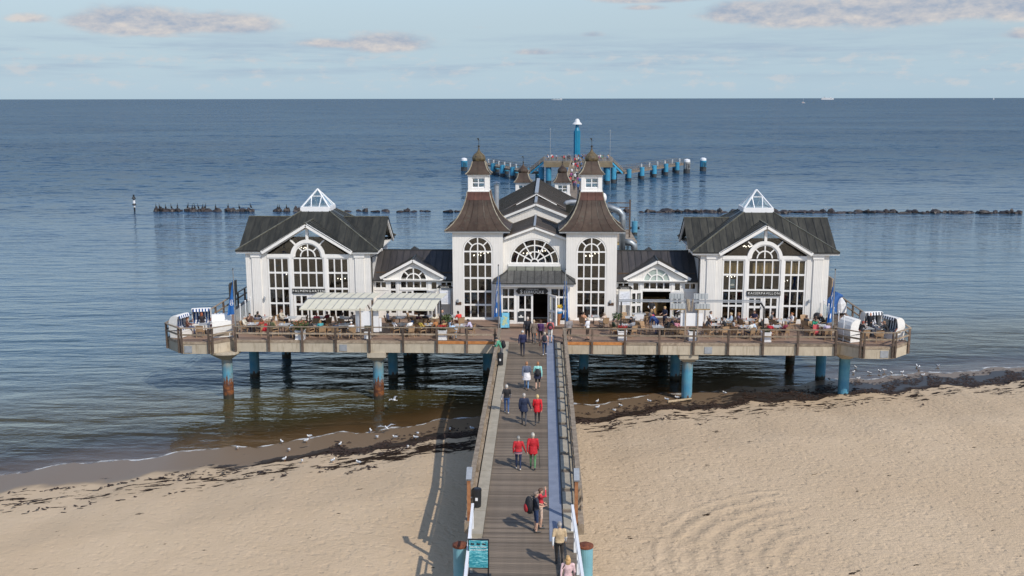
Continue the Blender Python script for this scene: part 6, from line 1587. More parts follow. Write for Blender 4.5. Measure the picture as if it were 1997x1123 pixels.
# ---------------------------------------------------------------- people: one continuous body per pose, clothes by material slot
V = Vector
def joints(pose):
    J = dict(pel=V((0, 0, .93)), wai=V((0, .005, 1.09)), che=V((0, .0, 1.29)), nec=V((0, -.015, 1.46)), hea=V((0, .02, 1.595)))
    for s, n in ((-1, 'L'), (1, 'R')):
        J['sh' + n] = V((s*.185, -.01, 1.405)); J['el' + n] = V((s*.245, -.05, 1.13)); J['wr' + n] = V((s*.245, .04, .885))
        J['hi' + n] = V((s*.092, 0, .90)); J['kn' + n] = V((s*.10, .03, .49)); J['an' + n] = V((s*.10, -.01, .085)); J['to' + n] = V((s*.125, .15, .03))
    def leg(n, kn, an, to): J['kn' + n], J['an' + n], J['to' + n] = V(kn), V(an), V(to)
    def arm(n, el, wr): J['el' + n], J['wr' + n] = V(el), V(wr)
    if pose == 'walk_a':
        leg('R', (.095, .16, .50), (.095, .26, .10), (.105, .41, .07)); leg('L', (-.095, -.02, .49), (-.095, -.27, .17), (-.10, -.16, .05))
        arm('L', (-.235, .02, 1.13), (-.22, .22, .93)); arm('R', (.24, -.14, 1.14), (.24, -.20, .89))
    elif pose == 'walk_b':
        leg('L', (-.095, .13, .49), (-.095, .17, .09), (-.105, .32, .05)); leg('R', (.095, -.01, .49), (.095, -.20, .14), (.10, -.08, .04))
        arm('R', (.235, -.01, 1.13), (.23, .15, .91)); arm('L', (-.24, -.12, 1.14), (-.24, -.14, .89))
    elif pose == 'hold':                   # hand out to the partner at the side
        leg('L', (-.095, .10, .49), (-.095, .13, .09), (-.105, .28, .05)); leg('R', (.095, -.01, .49), (.095, -.15, .12), (.10, -.03, .04))
        arm('R', (.28, -.05, 1.14), (.36, .02, .90))
    elif pose == 'shade':                  # hand raised to shade the eyes
        arm('R', (.30, .16, 1.47), (.10, .19, 1.66)); arm('L', (-.24, -.02, 1.13), (-.18, .17, 1.02))
    elif pose == 'lean':                   # forearms on a railing
        J['che'] = V((0, .16, 1.24)); J['wai'] = V((0, .06, 1.08)); J['nec'] = V((0, .27, 1.38)); J['hea'] = V((0, .36, 1.49))
        for s, n in ((-1, 'L'), (1, 'R')): J['sh' + n] = V((s*.185, .24, 1.33)); arm(n, (s*.22, .30, 1.06), (s*.06, .48, 1.06))
    elif pose == 'bend':                   # bending over a table
        J['wai'] = V((0, .13, 1.05)); J['che'] = V((0, .31, 1.15)); J['nec'] = V((0, .46, 1.22)); J['hea'] = V((0, .58, 1.28))
        for s, n in ((-1, 'L'), (1, 'R')): J['sh' + n] = V((s*.18, .42, 1.18)); arm(n, (s*.22, .46, .93), (s*.17, .60, .80))
    elif pose == 'serve':
        arm('R', (.25, .04, 1.15), (.18, .28, 1.12)); arm('L', (-.25, .02, 1.14), (-.16, .24, 1.08))
    elif pose.startswith('sit'):
        f = .16 if pose == 'sit_lean' else 0.0
        J['pel'] = V((0, -.06, .53)); J['wai'] = V((0, -.10 + f*.35, .70)); J['che'] = V((0, -.11 + f, .89)); J['nec'] = V((0, -.11 + f*1.5, 1.05 - f*.2)); J['hea'] = V((0, -.07 + f*1.7, 1.18 - f*.25))
        for s, n in ((-1, 'L'), (1, 'R')):
            J['hi' + n] = V((s*.095, -.03, .53)); leg(n, (s*.12, .37, .53), (s*.12, .36, .10), (s*.135, .52, .04))
            J['sh' + n] = V((s*.182, -.11 + f*1.3, 1.00 - f*.15)); arm(n, (s*.25, .0 + f, .77), (s*.13, .26 + f, .78))
        if pose == 'sit_chin': arm('R', (.20, .16, .80), (.05, .05, 1.04))
    return J

def ellipsoid(mb, c, r, axes=None, n=14, m=10):
    o = len(mb.v); mb.ball((0, 0, 0), r, n, m)
    for i in range(o, len(mb.v)):
        p = V(mb.v[i]); p = (axes @ p if axes else p) + c; mb.v[i] = tuple(p)

def limb(mb, a, b, r0, r1, n=12):
    d = b - a; k = 5
    mb.tube([a + d*(i/k) for i in range(k + 1)], [r0 + (r1 - r0)*(i/k) for i in range(k + 1)], n)
    mb.ball(a, r0, 10, 8); mb.ball(b, r1, 10, 8)

def person_mesh(name, pose, bulk=1.0, coat=False, woman=False, vox=.021):
    J = joints(pose); mb = MB()
    spine = [J['pel'] + V((0, 0, -.06)), J['pel'] + V((0, 0, .02)), J['wai'], J['che'], J['che'].lerp(J['nec'], .62), J['nec']]
    hw = [.145, .168 + .012*woman, .138 - .008*woman + .01*(bulk > 1.05), .172 - .012*woman, .168 - .016*woman, .062]; hd = [.105, .128, .105, .118, .09, .060]
    vs = []; fs = []; N = 16
    for i, p in enumerate(spine):
        d = (spine[min(i + 1, 5)] - spine[max(i - 1, 0)]).normalized(); x = V((1, 0, 0)); y = d.cross(x).normalized()
        for k in range(N):
            a = 2*pi*k/N; b = bulk if i < 5 else 1.0
            vs.append(p + x*(hw[i]*b*cos(a)) + y*(hd[i]*b*sin(a)))
    for i in range(5):
        for k in range(N): fs.append((i*N + k, i*N + (k + 1) % N, (i + 1)*N + (k + 1) % N, (i + 1)*N + k))
    fs += [tuple(range(N - 1, -1, -1)), tuple(range(5*N, 6*N))]
    mb.add(vs, fs)
    if coat:
        a, b = J['wai'], J['pel'] + V((0, -.005, -.17)); d = b - a
        o = []; q = []
        for i in range(5):
            p = a + d*(i/4); w = .155*bulk + .045*i/4
            for k in range(N): o.append(p + V((w*cos(2*pi*k/N), w*.78*sin(2*pi*k/N), 0)))
        for i in range(4):
            for k in range(N): q.append((i*N + k, i*N + (k + 1) % N, (i + 1)*N + (k + 1) % N, (i + 1)*N + k))
        q += [tuple(range(N - 1, -1, -1)), tuple(range(4*N, 5*N))]
        mb.add(o, q)
    limb(mb, J['nec'] - V((0, 0, .02)), J['hea'] - V((0, .01, .05)), .055, .052)
    ellipsoid(mb, J['hea'], (.078, .098, .118)); ellipsoid(mb, J['hea'] + V((0, .035, -.06)), (.055, .058, .055)); ellipsoid(mb, J['hea'] + V((0, .102, -.012)), (.016, .022, .022), None, 8, 6)
    for s in (-1, 1): ellipsoid(mb, J['hea'] + V((s*.08, -.005, -.005)), (.012, .022, .032), None, 8, 6)
    bones = [(J['nec'] + V((0, 0, .035)), J['hea'] + V((0, 0, .04)), .09, 0), (J['pel'] + V((0, 0, .09)), J['che'], .13*bulk, 1), (J['che'], J['nec'] - V((0, 0, .02)), .10, 1), (J['pel'] - V((0, 0, .03)), J['pel'] - V((0, 0, .02)), .135, 5)]
    if coat: bones.append((J['pel'] + V((0, 0, -.13)), J['wai'], .175, 1))
    ta, tl = (.0, .0)
    for n in 'LR':
        s = -1 if n == 'L' else 1
        limb(mb, J['sh' + n], J['el' + n], .058*bulk, .045*bulk); limb(mb, J['el' + n], J['wr' + n], .043*bulk, .029*(1 + (bulk - 1)*1.5))
        ellipsoid(mb, J['sh' + n].lerp(J['che'], .25) + V((0, 0, .03)), (.075*bulk, .07*bulk, .06))
        limb(mb, J['hi' + n], J['kn' + n], .086, .057); limb(mb, J['kn' + n], J['an' + n], .056, .040)
        limb(mb, J['kn' + n].lerp(J['an' + n], .12) + V((0, -.012, 0)), J['kn' + n].lerp(J['an' + n], .5) + V((0, -.01, 0)), .052, .046)
        limb(mb, J['an' + n] - V((0, .045, .03)), J['to' + n], .042, .036)
        d = (J['wr' + n] - J['el' + n]).normalized(); hc = J['wr' + n] + d*.05
        limb(mb, J['wr' + n], J['wr' + n] + d*.075, .030, .030)
        bones += [(J['sh' + n], J['el' + n].lerp(J['sh' + n], .35), .058*bulk, 1), (J['el' + n].lerp(J['sh' + n], .35), J['wr' + n] - d*.015, .045*bulk, 2), (J['wr' + n] + d*.02, J['wr' + n] + d*.09, .034, 3),
                  (J['hi' + n], J['kn' + n], .075, 5), (J['kn' + n].lerp(J['an' + n], .10), J['an' + n] + V((0, 0, .03)), .048, 6), (J['an' + n] - V((0, .045, .04)), J['to' + n], .048, 7)]
    me = mb.mesh(name, SKIN)
    ob = bpy.data.objects.new('tmp', me); COL.objects.link(ob)
    r = ob.modifiers.new('r', 'REMESH'); r.mode = 'VOXEL'; r.voxel_size = vox; r.use_smooth_shade = True
    sm = ob.modifiers.new('s', 'SMOOTH'); sm.iterations = 3; sm.factor = .5
    dg = bpy.context.evaluated_depsgraph_get(); dg.update()
    out = bpy.data.meshes.new_from_object(ob.evaluated_get(dg))
    bpy.data.objects.remove(ob); bpy.data.meshes.remove(me)
    # fingers and eyes joined on
    ex = MB(); slots = []
    for n in 'LR':
        s = -1 if n == 'L' else 1
        d = (J['wr' + n] - J['el' + n]).normalized(); sd = V((0, 1, 0)) - d*d.y
        if sd.length < .2: sd = V((1, 0, 0)) - d*d.x
        sd.normalize(); pn = d.cross(sd)*(-s)
        for k, (off, ln) in enumerate(((.024, .066), (.008, .074), (-.008, .068), (-.023, .054))):
            a = J['wr' + n] + d*.085 + sd*off; ex.tube([a, a + d*ln*.55 + pn*.004, a + d*ln*.95 + pn*.022], [.0095, .009, .006], 5)
        a = J['wr' + n] + d*.035 + sd*.026; ex.tube([a, a + sd*.026 + d*.022, a + sd*.030 + d*.055 + pn*.012], [.011, .010, .007], 5)
    nh = len(ex.f)
    for s in (-1, 1): ex.ball(J['hea'] + V((s*.030, .086, .012)), (.011, .009, .007), 6, 4)
    ex.bar(J['hea'] + V((-.022, .094, -.058)), J['hea'] + V((.022, .094, -.058)), .008, .009)
    bm = bmesh.new(); bm.from_mesh(out)
    base = len(bm.faces)
    vv = [bm.verts.new(p) for p in ex.v]
    for i, f in enumerate(ex.f):
        fc = bm.faces.new([vv[j] for j in f]); fc.smooth = True; fc.material_index = 3 if i < nh else 8
    import numpy as np
    A = np.array([tuple(b[0]) for b in bones]); D = np.array([tuple(b[1] - b[0]) for b in bones]); Rr = np.array([b[2] for b in bones]); L2 = (D*D).sum(1) + 1e-9
    bm.faces.ensure_lookup_table()
    C = np.array([tuple(bm.faces[i].calc_center_median()) for i in range(base)])
    T = np.clip(((C[:, None, :] - A)*D).sum(2)/L2, 0, 1)
    dist = np.linalg.norm(C[:, None, :] - (A + T[..., None]*D), axis=2) - Rr
    idx = dist.argmin(1)
    for i in range(base): bm.faces[i].material_index = bones[idx[i]][3]
    out.materials.clear()
    for _ in range(9): out.materials.append(SKIN)
    bm.to_mesh(out); bm.free()
    out.name = name
    return out, J['hea'].copy()

PM = {}
def get_person(pose, bulk=1.0, coat=False, woman=False, vox=.021):
    k = (pose, bulk, coat, woman, vox)
    if k not in PM: PM[k] = person_mesh('person', pose, bulk, coat, woman, vox)
    return PM[k]
HAIR = {}
def hair_mesh(style, col):
    k = (style, tuple(col))
    if k in HAIR: return HAIR[k]
    mb = MB()
    if style == 'cap':
        ellipsoid(mb, V((0, -.005, .045)), (.092, .11, .082)); mb.ball((0, .10, .04), (.07, .07, .012), 10, 4)
    else:
        ellipsoid(mb, V((0, -.018, .024)), (.086, .104, .102)); ellipsoid(mb, V((0, -.042, -.02)), (.076, .066, .075))
        ellipsoid(mb, V((0, .03, .075)), (.070, .070, .052))
        if style == 'long':
            ellipsoid(mb, V((0, -.065, -.10)), (.092, .055, .13))
            for s in (-1, 1): ellipsoid(mb, V((s*.078, -.02, -.06)), (.026, .05, .11))
    HAIR[k] = mb.mesh('hair', plain(col, .6, .25), True)
    return HAIR[k]
EYE = plain((.02, .015, .012), .3)
def person(x, y, rz, label, pose, top, legs, hair, style='short', sleeve=1, scale=1.0, z=DK, arm=None, calf=None, shoe=(.04, .035, .03), skin=(.54, .33, .23), bulk=1.0, coat=False, woman=False, group=None, vox=.021):
    me, hc = get_person(pose, bulk, coat, woman, vox)
    o = link('person', me, None, (x, y, z), rz); o.scale = (scale,)*3
    tag(o, label, 'person', group)
    sk = plain(skin, .55, .08); tp = plain(top); lg = plain(legs)
    fore = plain(arm) if arm else (tp if sleeve else sk)
    cf = sk if calf == 'skin' else (plain(calf) if calf else lg)
    for i, m_ in enumerate((sk, tp, fore, sk, sk, lg, cf, plain(shoe, .5), EYE)):
        o.material_slots[i].link = 'OBJECT'; o.material_slots[i].material = m_
    if style != 'none':
        h = link('hair' if style != 'cap' else 'cap', hair_mesh(style, hair), o, hc)
    return o

def P_(key, *a, **k):
    x, y = STANDING[key]; return person(x, y, *a, **k)
WHITE_ = (.74, .73, .71)
# along the bridge, walking away unless said otherwise
P_('beige', .04, 'grey haired man in beige waistcoat and white short sleeves walking by the matting', 'walk_b', (.50, .37, .22), (.035, .030, .028), (.30, .28, .265), scale=.985, arm=(.72, .72, .72), bulk=1.12, shoe=(.02, .02, .02))
P_('packman', -1.25, 'man with big black rucksack and navy shorts stopped on the bridge', 'serve', (.03, .035, .05), (.02, .04, .10), (.20, .15, .12), 'short', 0, .97, calf='skin', bulk=1.08, shoe=(.06, .055, .05))
P_('packwife', -1.35, 'woman in coral red jacket shading her eyes with a raised hand', 'shade', (.62, .045, .06), (.62, .46, .36), (.10, .05, .03), 'short', 1, .95, calf='skin', woman=True, shoe=(.06, .06, .06))
P_('redwoman', .02, 'grey haired woman in short red jacket and dark jeans', 'hold', (.48, .018, .025), (.018, .03, .075), (.26, .245, .22), 'short', 1, .925, woman=True, bulk=1.12, shoe=(.6, .58, .54))
P_('redman', .0, 'white haired man in long red jacket and green trousers with a stick', 'walk_b', (.47, .012, .02), (.10, .24, .10), (.48, .44, .37), 'short', 1, 1.0, bulk=1.14, coat=True, shoe=(.03, .03, .03))
P_('navycoat', .0, 'man in dark navy jacket and grey trousers holding hands', 'hold', (.014, .022, .055), (.075, .075, .085), (.42, .38, .34), 'short', 1, .985, bulk=1.16, coat=True, shoe=(.04, .03, .025))
P_('redjacket', .0, 'blonde woman in bright red hooded jacket and black trousers', 'walk_a', (.60, .010, .018), (.015, .015, .018), (.60, .44, .20), 'short', 1, .93, bulk=1.12, coat=True, woman=True, shoe=(.10, .10, .10))
P_('vestwoman', .05, 'white haired woman in black waistcoat and blue jeans by the left curb', 'walk_b', (.015, .015, .018), (.045, .10, .24), (.52, .49, .44), 'short', 1, .92, arm=(.34, .31, .30), woman=True, bulk=1.06, shoe=(.55, .53, .5))
P_('waistwhite', .0, 'man in blue grey shirt with a white jacket round his waist', 'walk_b', (.105, .125, .18), (.13, .24, .40), (.36, .17, .08), 'short', 1, .97, bulk=1.12, shoe=(.2, .12, .08))
P_('mint', .0, 'woman in mint top and black capris with a dark pullover round her waist', 'walk_a', (.30, .66, .60), (.012, .012, .014), (.34, .16, .07), 'short', 1, .965, calf='skin', woman=True, shoe=(.08, .07, .06))
P_('navyman', .0, 'man in dark navy jumper near the end of the bridge', 'walk_b', (.015, .018, .065), (.02, .024, .045), (.55, .55, .52), 'cap', 1, .985, bulk=1.12)
P_('pinkback', .0, 'white haired woman in pale pink with dark rucksack and jeans', 'walk_a', (.62, .34, .30), (.03, .055, .12), (.50, .43, .33), 'short', 0, .91, woman=True, shoe=(.7, .7, .7))
P_('blackman', .0, 'tall white haired man in black at the head of the bridge', 'walk_b', (.016, .016, .024), (.018, .018, .026), (.55, .47, .40), 'short', 1, 1.05, bulk=1.12)
P_('browncoat', .0, 'blond person in grey brown jacket and grey trousers at the terrace', 'walk_b', (.17, .13, .10), (.09, .095, .10), (.46, .36, .24), 'short', 1, .97, bulk=1.15, coat=True)
P_('purple', .0, 'woman in purple jacket carrying an orange bag', 'walk_a', (.065, .02, .095), (.02, .02, .03), (.08, .035, .02), 'short', 1, .94, bulk=1.08, woman=True)
P_('coral', .0, 'white haired person in coral shirt and white trousers with dark rucksack', 'walk_b', (.70, .19, .17), (.74, .72, .68), (.50, .48, .44), 'short', 1, .97, calf='skin')
P_('greenboy', 1.45, 'young man in green top with black rucksack leaning on the left rail', 'lean', (.10, .36, .22), (.15, .15, .16), (.012, .012, .014), 'cap', 1, 1.0)
P_('patterned', .35, 'person in grey patterned top behind the right railing', 'walk_b', (.26, .24, .24), (.05, .045, .04), (.40, .36, .32), 'short', 1, .95, calf='skin', bulk=1.08)
P_('whitelady', .9, 'grey haired lady in white jacket behind the right railing', 'serve', (.74, .74, .76), (.07, .05, .04), (.58, .52, .42), 'short', 1, .93, calf='skin', woman=True)
P_('waiter', 3.0, 'waiter in black waistcoat and white sleeves at the open wing door', 'serve', (.015, .015, .018), (.015, .015, .018), (.03, .02, .015), 'short', 1, 1.0, arm=(.72, .72, .74))
P_('pinkpack', .3, 'fair haired child with pink rucksack standing among the tables', 'stand', (.10, .10, .13), (.13, .15, .19), (.46, .30, .16), 'long', 1, .93, woman=True)
P_('bender', .75, 'person in dark blue bending over a table on the right terrace', 'bend', (.03, .065, .20), (.025, .05, .16), (.36, .20, .11), 'short', 1, 1.0, bulk=1.06)
P_('darkwoman', 2.2, 'blonde woman in dark blue dress standing before the open wing', 'serve', (.02, .026, .06), (.02, .024, .05), (.55, .38, .18), 'short', 0, .95, woman=True, coat=True)
P_('waiter2', 2.6, 'waiter in black waistcoat by the right white screen', 'serve', (.018, .018, .02), (.018, .018, .022), (.025, .018, .014), 'short', 1, 1.0, arm=(.52, .52, .60))
person(23.6, 71.1, 2.6, 'bald man in black shirt standing in the right bay', 'serve', (.015, .015, .02), (.02, .02, .025), (.4, .2, .1), 'none', 1, 1.0, skin=(.56, .30, .20))
bx, by2 = 1.72, 31.75
person(bx, by2, .05, 'blonde woman in pale pink top at the lower edge by the white rail', 'walk_b', (.66, .46, .46), (.03, .03, .04), (.50, .31, .13), 'long', 1, .95, woman=True)
# left bay and right bay guests
person(-24.0, 71.75, .1, 'red haired woman in dark top sitting in the striped left bay chair', 'sit', (.03, .025, .03), (.04, .04, .05), (.30, .09, .04), 'long', 0, .98, z=DK + .06, vox=.027)
BAYP = [(-24.4, 70.05, -1.3, 'person in brown jacket in the leftmost beach chair', 'sit', (.14, .06, .04), (.03, .05, .12), (.16, .06, .03), 'short', 1), (-22.75, 70.9, 1.1, 'person in white shirt beside the left bay table', 'sit_lean', WHITE_, (.30, .03, .05), (.20, .07, .04), 'short', 1),
        (22.7, 70.2, -1.0, 'person in black jumper bent over the right bay table', 'sit_lean', (.012, .012, .015), (.02, .02, .025), (.24, .05, .03), 'short', 1), (23.95, 71.75, 3.0, 'person in white blouse in the dark striped beach chair', 'sit', (.70, .70, .74), (.3, .3, .34), (.28, .10, .05), 'short', 1),
        (24.5, 70.3, 1.2, 'person in dark top in the rightmost beach chair', 'sit_lean', (.02, .02, .022), (.03, .03, .04), (.30, .16, .09), 'short', 1)]
for x, y, rz, lab, ps, tp, lg, hr, st, sl_ in BAYP: person(x, y, rz if y < 71.5 else pi, lab, ps, tp, lg, hr, st, sl_, .98, z=DK + .05, vox=.027)
for k, v in WHO.items():
    if len(v) < 8: continue
    short, top, slv, legs, hr, st, ps, (x, y, rz) = v
    sk = (.54, .32, .22) if (hash(short) if False else len(short)) % 3 else (.48, .27, .18)
    person(x, y, rz, ' '.join((short + ', seated').split()[:16]), ps, top, legs, hr, st, slv, 1.0 if short[:3] == 'man' else .95, z=DK - .0, skin=sk, woman=short[:3] == 'wom', vox=.027,
           shoe=(.6, .58, .55) if k in ('w11', 'w13', 'w6') else (.04, .035, .03))

# ---- things people carry: hung on their backs, round their waists or in their hands
def rucksack(key, rz, col, label, s=1.0, col2=None, dz=1.22, off=.20):
    x, y = STANDING[key]
    d = Vector((sin(rz), -cos(rz)))                      # behind the wearer
    t = thing('rucksack', label, 'rucksack', (x + d.x*off, y + d.y*off, DK + dz*.97), rz)
    m_ = MB(); ellipsoid(m_, V((0, -.02, 0)), (.165*s, .10*s, .245*s)); m_.box(-.13*s, -.05, -.2*s, .13*s, .08, .16*s); m_.build('body', plain(col), t, smooth=True)
    m_ = MB(); ellipsoid(m_, V((0, -.10*s, -.07*s)), (.12*s, .05*s, .12*s)); m_.build('front_pocket', plain(col2 or col), t, smooth=True)
    for q in (-1, 1):
        m_ = MB(); m_.tube([(q*.09, .06, .18*s), (q*.11, .12, .22*s), (q*.12, .26, .14*s)], .016, 5); m_.build('strap', BLACK, t)
rucksack('packman', -1.25, (.014, .014, .017), 'big black and red hiking rucksack on the man in shorts', 1.45, (.40, .02, .025), 1.17, .26)
rucksack('mint', 0, (.014, .014, .016), 'black rucksack on the woman in mint', .9, None, 1.13)
rucksack('pinkback', 0, (.02, .025, .035), 'dark rucksack on the woman in pale pink', .95)
rucksack('coral', 0, (.03, .024, .026), 'dark rucksack with pink mark on the person in coral', 1.05, (.25, .04, .06))
rucksack('greenboy', 1.45, (.013, .013, .016), 'black rucksack on the young man leaning on the rail', 1.1, None, 1.20, .10)
rucksack('pinkpack', .3, (.55, .07, .14), 'pink rucksack on the child among the tables', .85, (.15, .15, .18), 1.1)
def tied(key, rz, col, label, w=.215, h=.30, z=.80):
    x, y = STANDING[key]
    t = thing('tied_jacket', label, 'jacket', (x, y, DK + z), rz)
    m_ = MB(); N = 16; vs = []; fs = []
    for j, (k, zz) in enumerate(((.86, h*.62), (.93, h*.35), (1.05, 0), (1.12, -h*.45))):
        for i in range(N):
            a = 2*pi*i/N; f = 1 + (.06*sin(5*a) if j > 1 else 0); vs.append((w*k*cos(a)*f, w*.80*k*sin(a)*f, zz + (.10*max(0, sin(a)) if j == 3 else 0)))
    for j in range(3):
        for i in range(N): fs.append((j*N + i, j*N + (i + 1) % N, (j + 1)*N + (i + 1) % N, (j + 1)*N + i))
    m_.add(vs, fs); m_.build('body', plain(col), t, smooth=True)
    for q in (-1, 1):
        m_ = MB(); m_.tube([(q*.10, .17, .12), (q*.13, .20, -.02), (q*.17, .19, -.2)], [.045, .04, .03], 7); m_.build('sleeve', plain(col), t)
tied('waistwhite', 0, (.74, .72, .74), 'white jacket tied round the waist of the man in blue grey', .225, .40)
tied('mint', 0, (.015, .02, .05), 'dark pullover tied round the waist of the woman in mint', .21, .28, .83)
def bag(key, dx, dy, z, col, label, w=.13, h=.15, strap=.55, name='shoulder_bag'):
    x, y = STANDING[key]
    t = thing(name, label, 'bag', (x + dx, y + dy, DK + z))
    m_ = MB(); ellipsoid(m_, V((0, 0, 0)), (w*.55, w, h)); m_.build('body', plain(col), t, smooth=True)
    m_ = MB(); m_.tube([(0, -.07, h*.8), (dx*-.3, 0, h + strap), (0, .07, h*.8)], .013, 5); m_.build('strap', plain(col), t)
bag('vestwoman', -.27, -.02, .82, (.66, .60, .50), 'cream shoulder bag of the woman in the black waistcoat', .12, .13)
bag('purple', -.30, -.04, .66, (.72, .17, .05), 'orange bag carried by the woman in purple', .09, .14, .22, 'carrier_bag')
bag('pinkback', -.30, 0, .72, (.16, .05, .04), 'brown red handbag of the woman in pale pink', .11, .10, .3)
bag('blackman', -.36, .04, .70, (.68, .66, .58), 'pale cloth bag carried by the tall man in black', .13, .14, .2, 'cloth_bag')
t = thing('shoulder_bag', 'black shoulder bag of the blonde woman at the lower edge', 'bag', (bx - .26, by2 - .02, DK + .95)); m_ = MB(); ellipsoid(m_, V((0, 0, 0)), (.08, .14, .16)); m_.build('body', BLACK, t, smooth=True)
m_ = MB(); m_.tube([(0, -.05, .13), (.16, -.12, .42), (.18, -.04, .52)], .014, 5); m_.build('strap', BLACK, t)
x, y = STANDING['redman']
t = thing('walking_stick', 'thin dark walking stick of the white haired man in red', 'walking stick', (x + .27, y + .12, DK)); m_ = MB(); m_.tube([(.05, .05, .01), (0, 0, .88)], .013, 6); m_.build('shaft', plain((.05, .06, .04)), t); m_ = MB(); m_.tube([(0, .06, .90), (0, -.05, .89)], .016, 6); m_.build('handle', BLACK, t)
x, y = STANDING['redwoman']
m_ = MB(); N = 14; vs = []; fs = []
for k, z in ((.185, .92), (.20, .84)):
    for i in range(N): vs.append((k*cos(2*pi*i/N), k*.74*sin(2*pi*i/N), z))
m_.add(vs, [(i, (i + 1) % N, N + (i + 1) % N, N + i) for i in range(N)]); 
o = [q for q in COL.objects if q.name.startswith('person') and q.get('label', '').startswith('grey haired woman in short red')][0]
m_.build('blouse_hem', surf('flower_print', (.62, .45, .47), .8, .5, 22, col2=(.30, .10, .14)), o)

# ---------------------------------------------------------------- gulls
def gull(name='gull'):
    mb = MB()
    mb.cur = 0; mb.ball((0, 0, .20), (.075, .17, .075), 10, 7); mb.ball((0, .155, .285), (.042, .05, .045), 8, 6); mb.tube([(0, .11, .22), (0, .15, .28)], [.055, .04], 8)
    mb.cur = 1
    for s in (-1, 1): mb.ball((s*.055, -.04, .225), (.028, .165, .055), 8, 6)
    mb.cur = 2; mb.add([(-.03, -.15, .215), (.03, -.15, .215), (.02, -.27, .19), (-.02, -.27, .19), (0, -.2, .235)], [(0, 1, 4), (1, 2, 4), (2, 3, 4), (3, 0, 4), (3, 2, 1, 0)])
    mb.cur = 3; mb.tube([(0, .20, .283), (0, .25, .275)], [.013, .004], 5)
    for s in (-1, 1): mb.tube([(s*.03, .01, .15), (s*.03, .02, 0)], .007, 4)
    return mb.mesh(name, [GULL_W, GULL_G, CROC, ORANGE], True)
GM = gull()
def gull_fly():
    mb = MB(); mb.cur = 0; mb.ball((0, 0, 0), (.06, .18, .06), 10, 7); mb.ball((0, .19, .03), (.04, .05, .04), 8, 6)
    mb.cur = 1
    for s in (-1, 1): mb.slab([(s*.04, .09, .02), (s*.35, .14, .16), (s*.62, .02, .10), (s*.33, 0, .13), (s*.04, -.08, .02)], (0, 0, .012))
    mb.cur = 0; mb.slab([(-.03, -.14, 0), (.03, -.14, 0), (.06, -.28, 0), (-.06, -.28, 0)], (0, 0, .012))
    mb.cur = 3; mb.tube([(0, .23, .03), (0, .28, .02)], [.012, .004], 5)
    return mb.mesh('gull', [GULL_W, GULL_G, CROC, ORANGE], True)
GF = gull_fly()
for i, (x, y) in enumerate(GULLS):
    d = shore_d(x, y)
    z = max(0.0, ground_z(x, y)) if d > -1.2 else -.06
    g = link('gull', GM, None, (x, y, z - .005), random.uniform(0, 6.28)); g.scale = (.86,)*3
    if x < 0: lab = 'white gull resting on the dry sand left of the footbridge' if d > 6 else ('white gull standing in the weed left of the footbridge' if d > 2.8 else 'white gull wading at the water edge left of the footbridge')
    elif x < 16: lab = 'white gull at the wet edge between bridge and right pile'
    else: lab = 'white gull swimming in the shallows off the right bay' if d < 0.3 else 'white gull standing on the dark weed below the right bay'
    tag(g, lab, 'gull', 'gulls on the beach and in the shallows')
for x, y, z, rz, lab in ((-9.3, 66.0, .9, 1.2, 'gull flying low over the brown shallows by the square capital pile'), (-9.1, 61.5, .45, .5, 'gull with raised wings landing at the weed line')):
    g = link('gull', GF, None, (x, y, z), rz); g.scale = (1.0,)*3; tag(g, lab, 'gull')

# driftwood by the right pile
dw = MB(); dw.tube([(0, 0, .12), (.7, .25, .14), (1.7, .55, .2)], [.10, .09, .06], 7)
o = dw.build('driftwood_log', surf('bleached_wood', (.42, .32, .20), .8, .2, 6), None, (9.3, 68.4, ground_z(9.8, 68.6) - .02)); tag(o, 'pale driftwood log lying on the weed beside the right pile', 'log')

# heaps of seaweed: many small dark blades along the strand
wd = MB(); rr = random.Random(3)
n = 0
while n < 5200:
    x = rr.uniform(-30, 46); d = rr.gauss(3.8, .9) if rr.random() < .55 else rr.uniform(3.5, 9.5)
    if x > 15 and rr.random() < .6: d = rr.gauss(2.7, 1.0)
    if x < -12 and (rr.random() < .6 or d < 4.6): continue
    k = sin(x*1.3 + d*2.1) + sin(x*.55 - d*1.4 + 1) + .8*sin(x*2.9 + d)
    if d > 5.2 and k < .9 + (.5 if x > 0 else 0): continue
    if d <= 5.2 and k < -.6: continue
    y = shore(x) + wob(x, shore(x)) - d/.93
    z = ground_z(x, y)
    if z < .02: continue
    a = rr.uniform(0, pi); l = rr.uniform(.06, .22); w = rr.uniform(.03, .08); h = rr.uniform(.01, .07)
    u = V((cos(a)*l, sin(a)*l*.6, rr.uniform(-.015, .03))); q = V((-sin(a)*w, cos(a)*w, 0)); c = V((x, y, z + h))
    wd.add([c - u - q, c + u - q*.4, c + u*.9 + q, c - u*.7 + q*1.2], [(0, 1, 2, 3)]); n += 1
o = wd.build('seaweed', surf('dark_seaweed', (.026, .014, .008), .8, .5, 9, col2=(.055, .027, .014))); tag(o, kind='stuff')

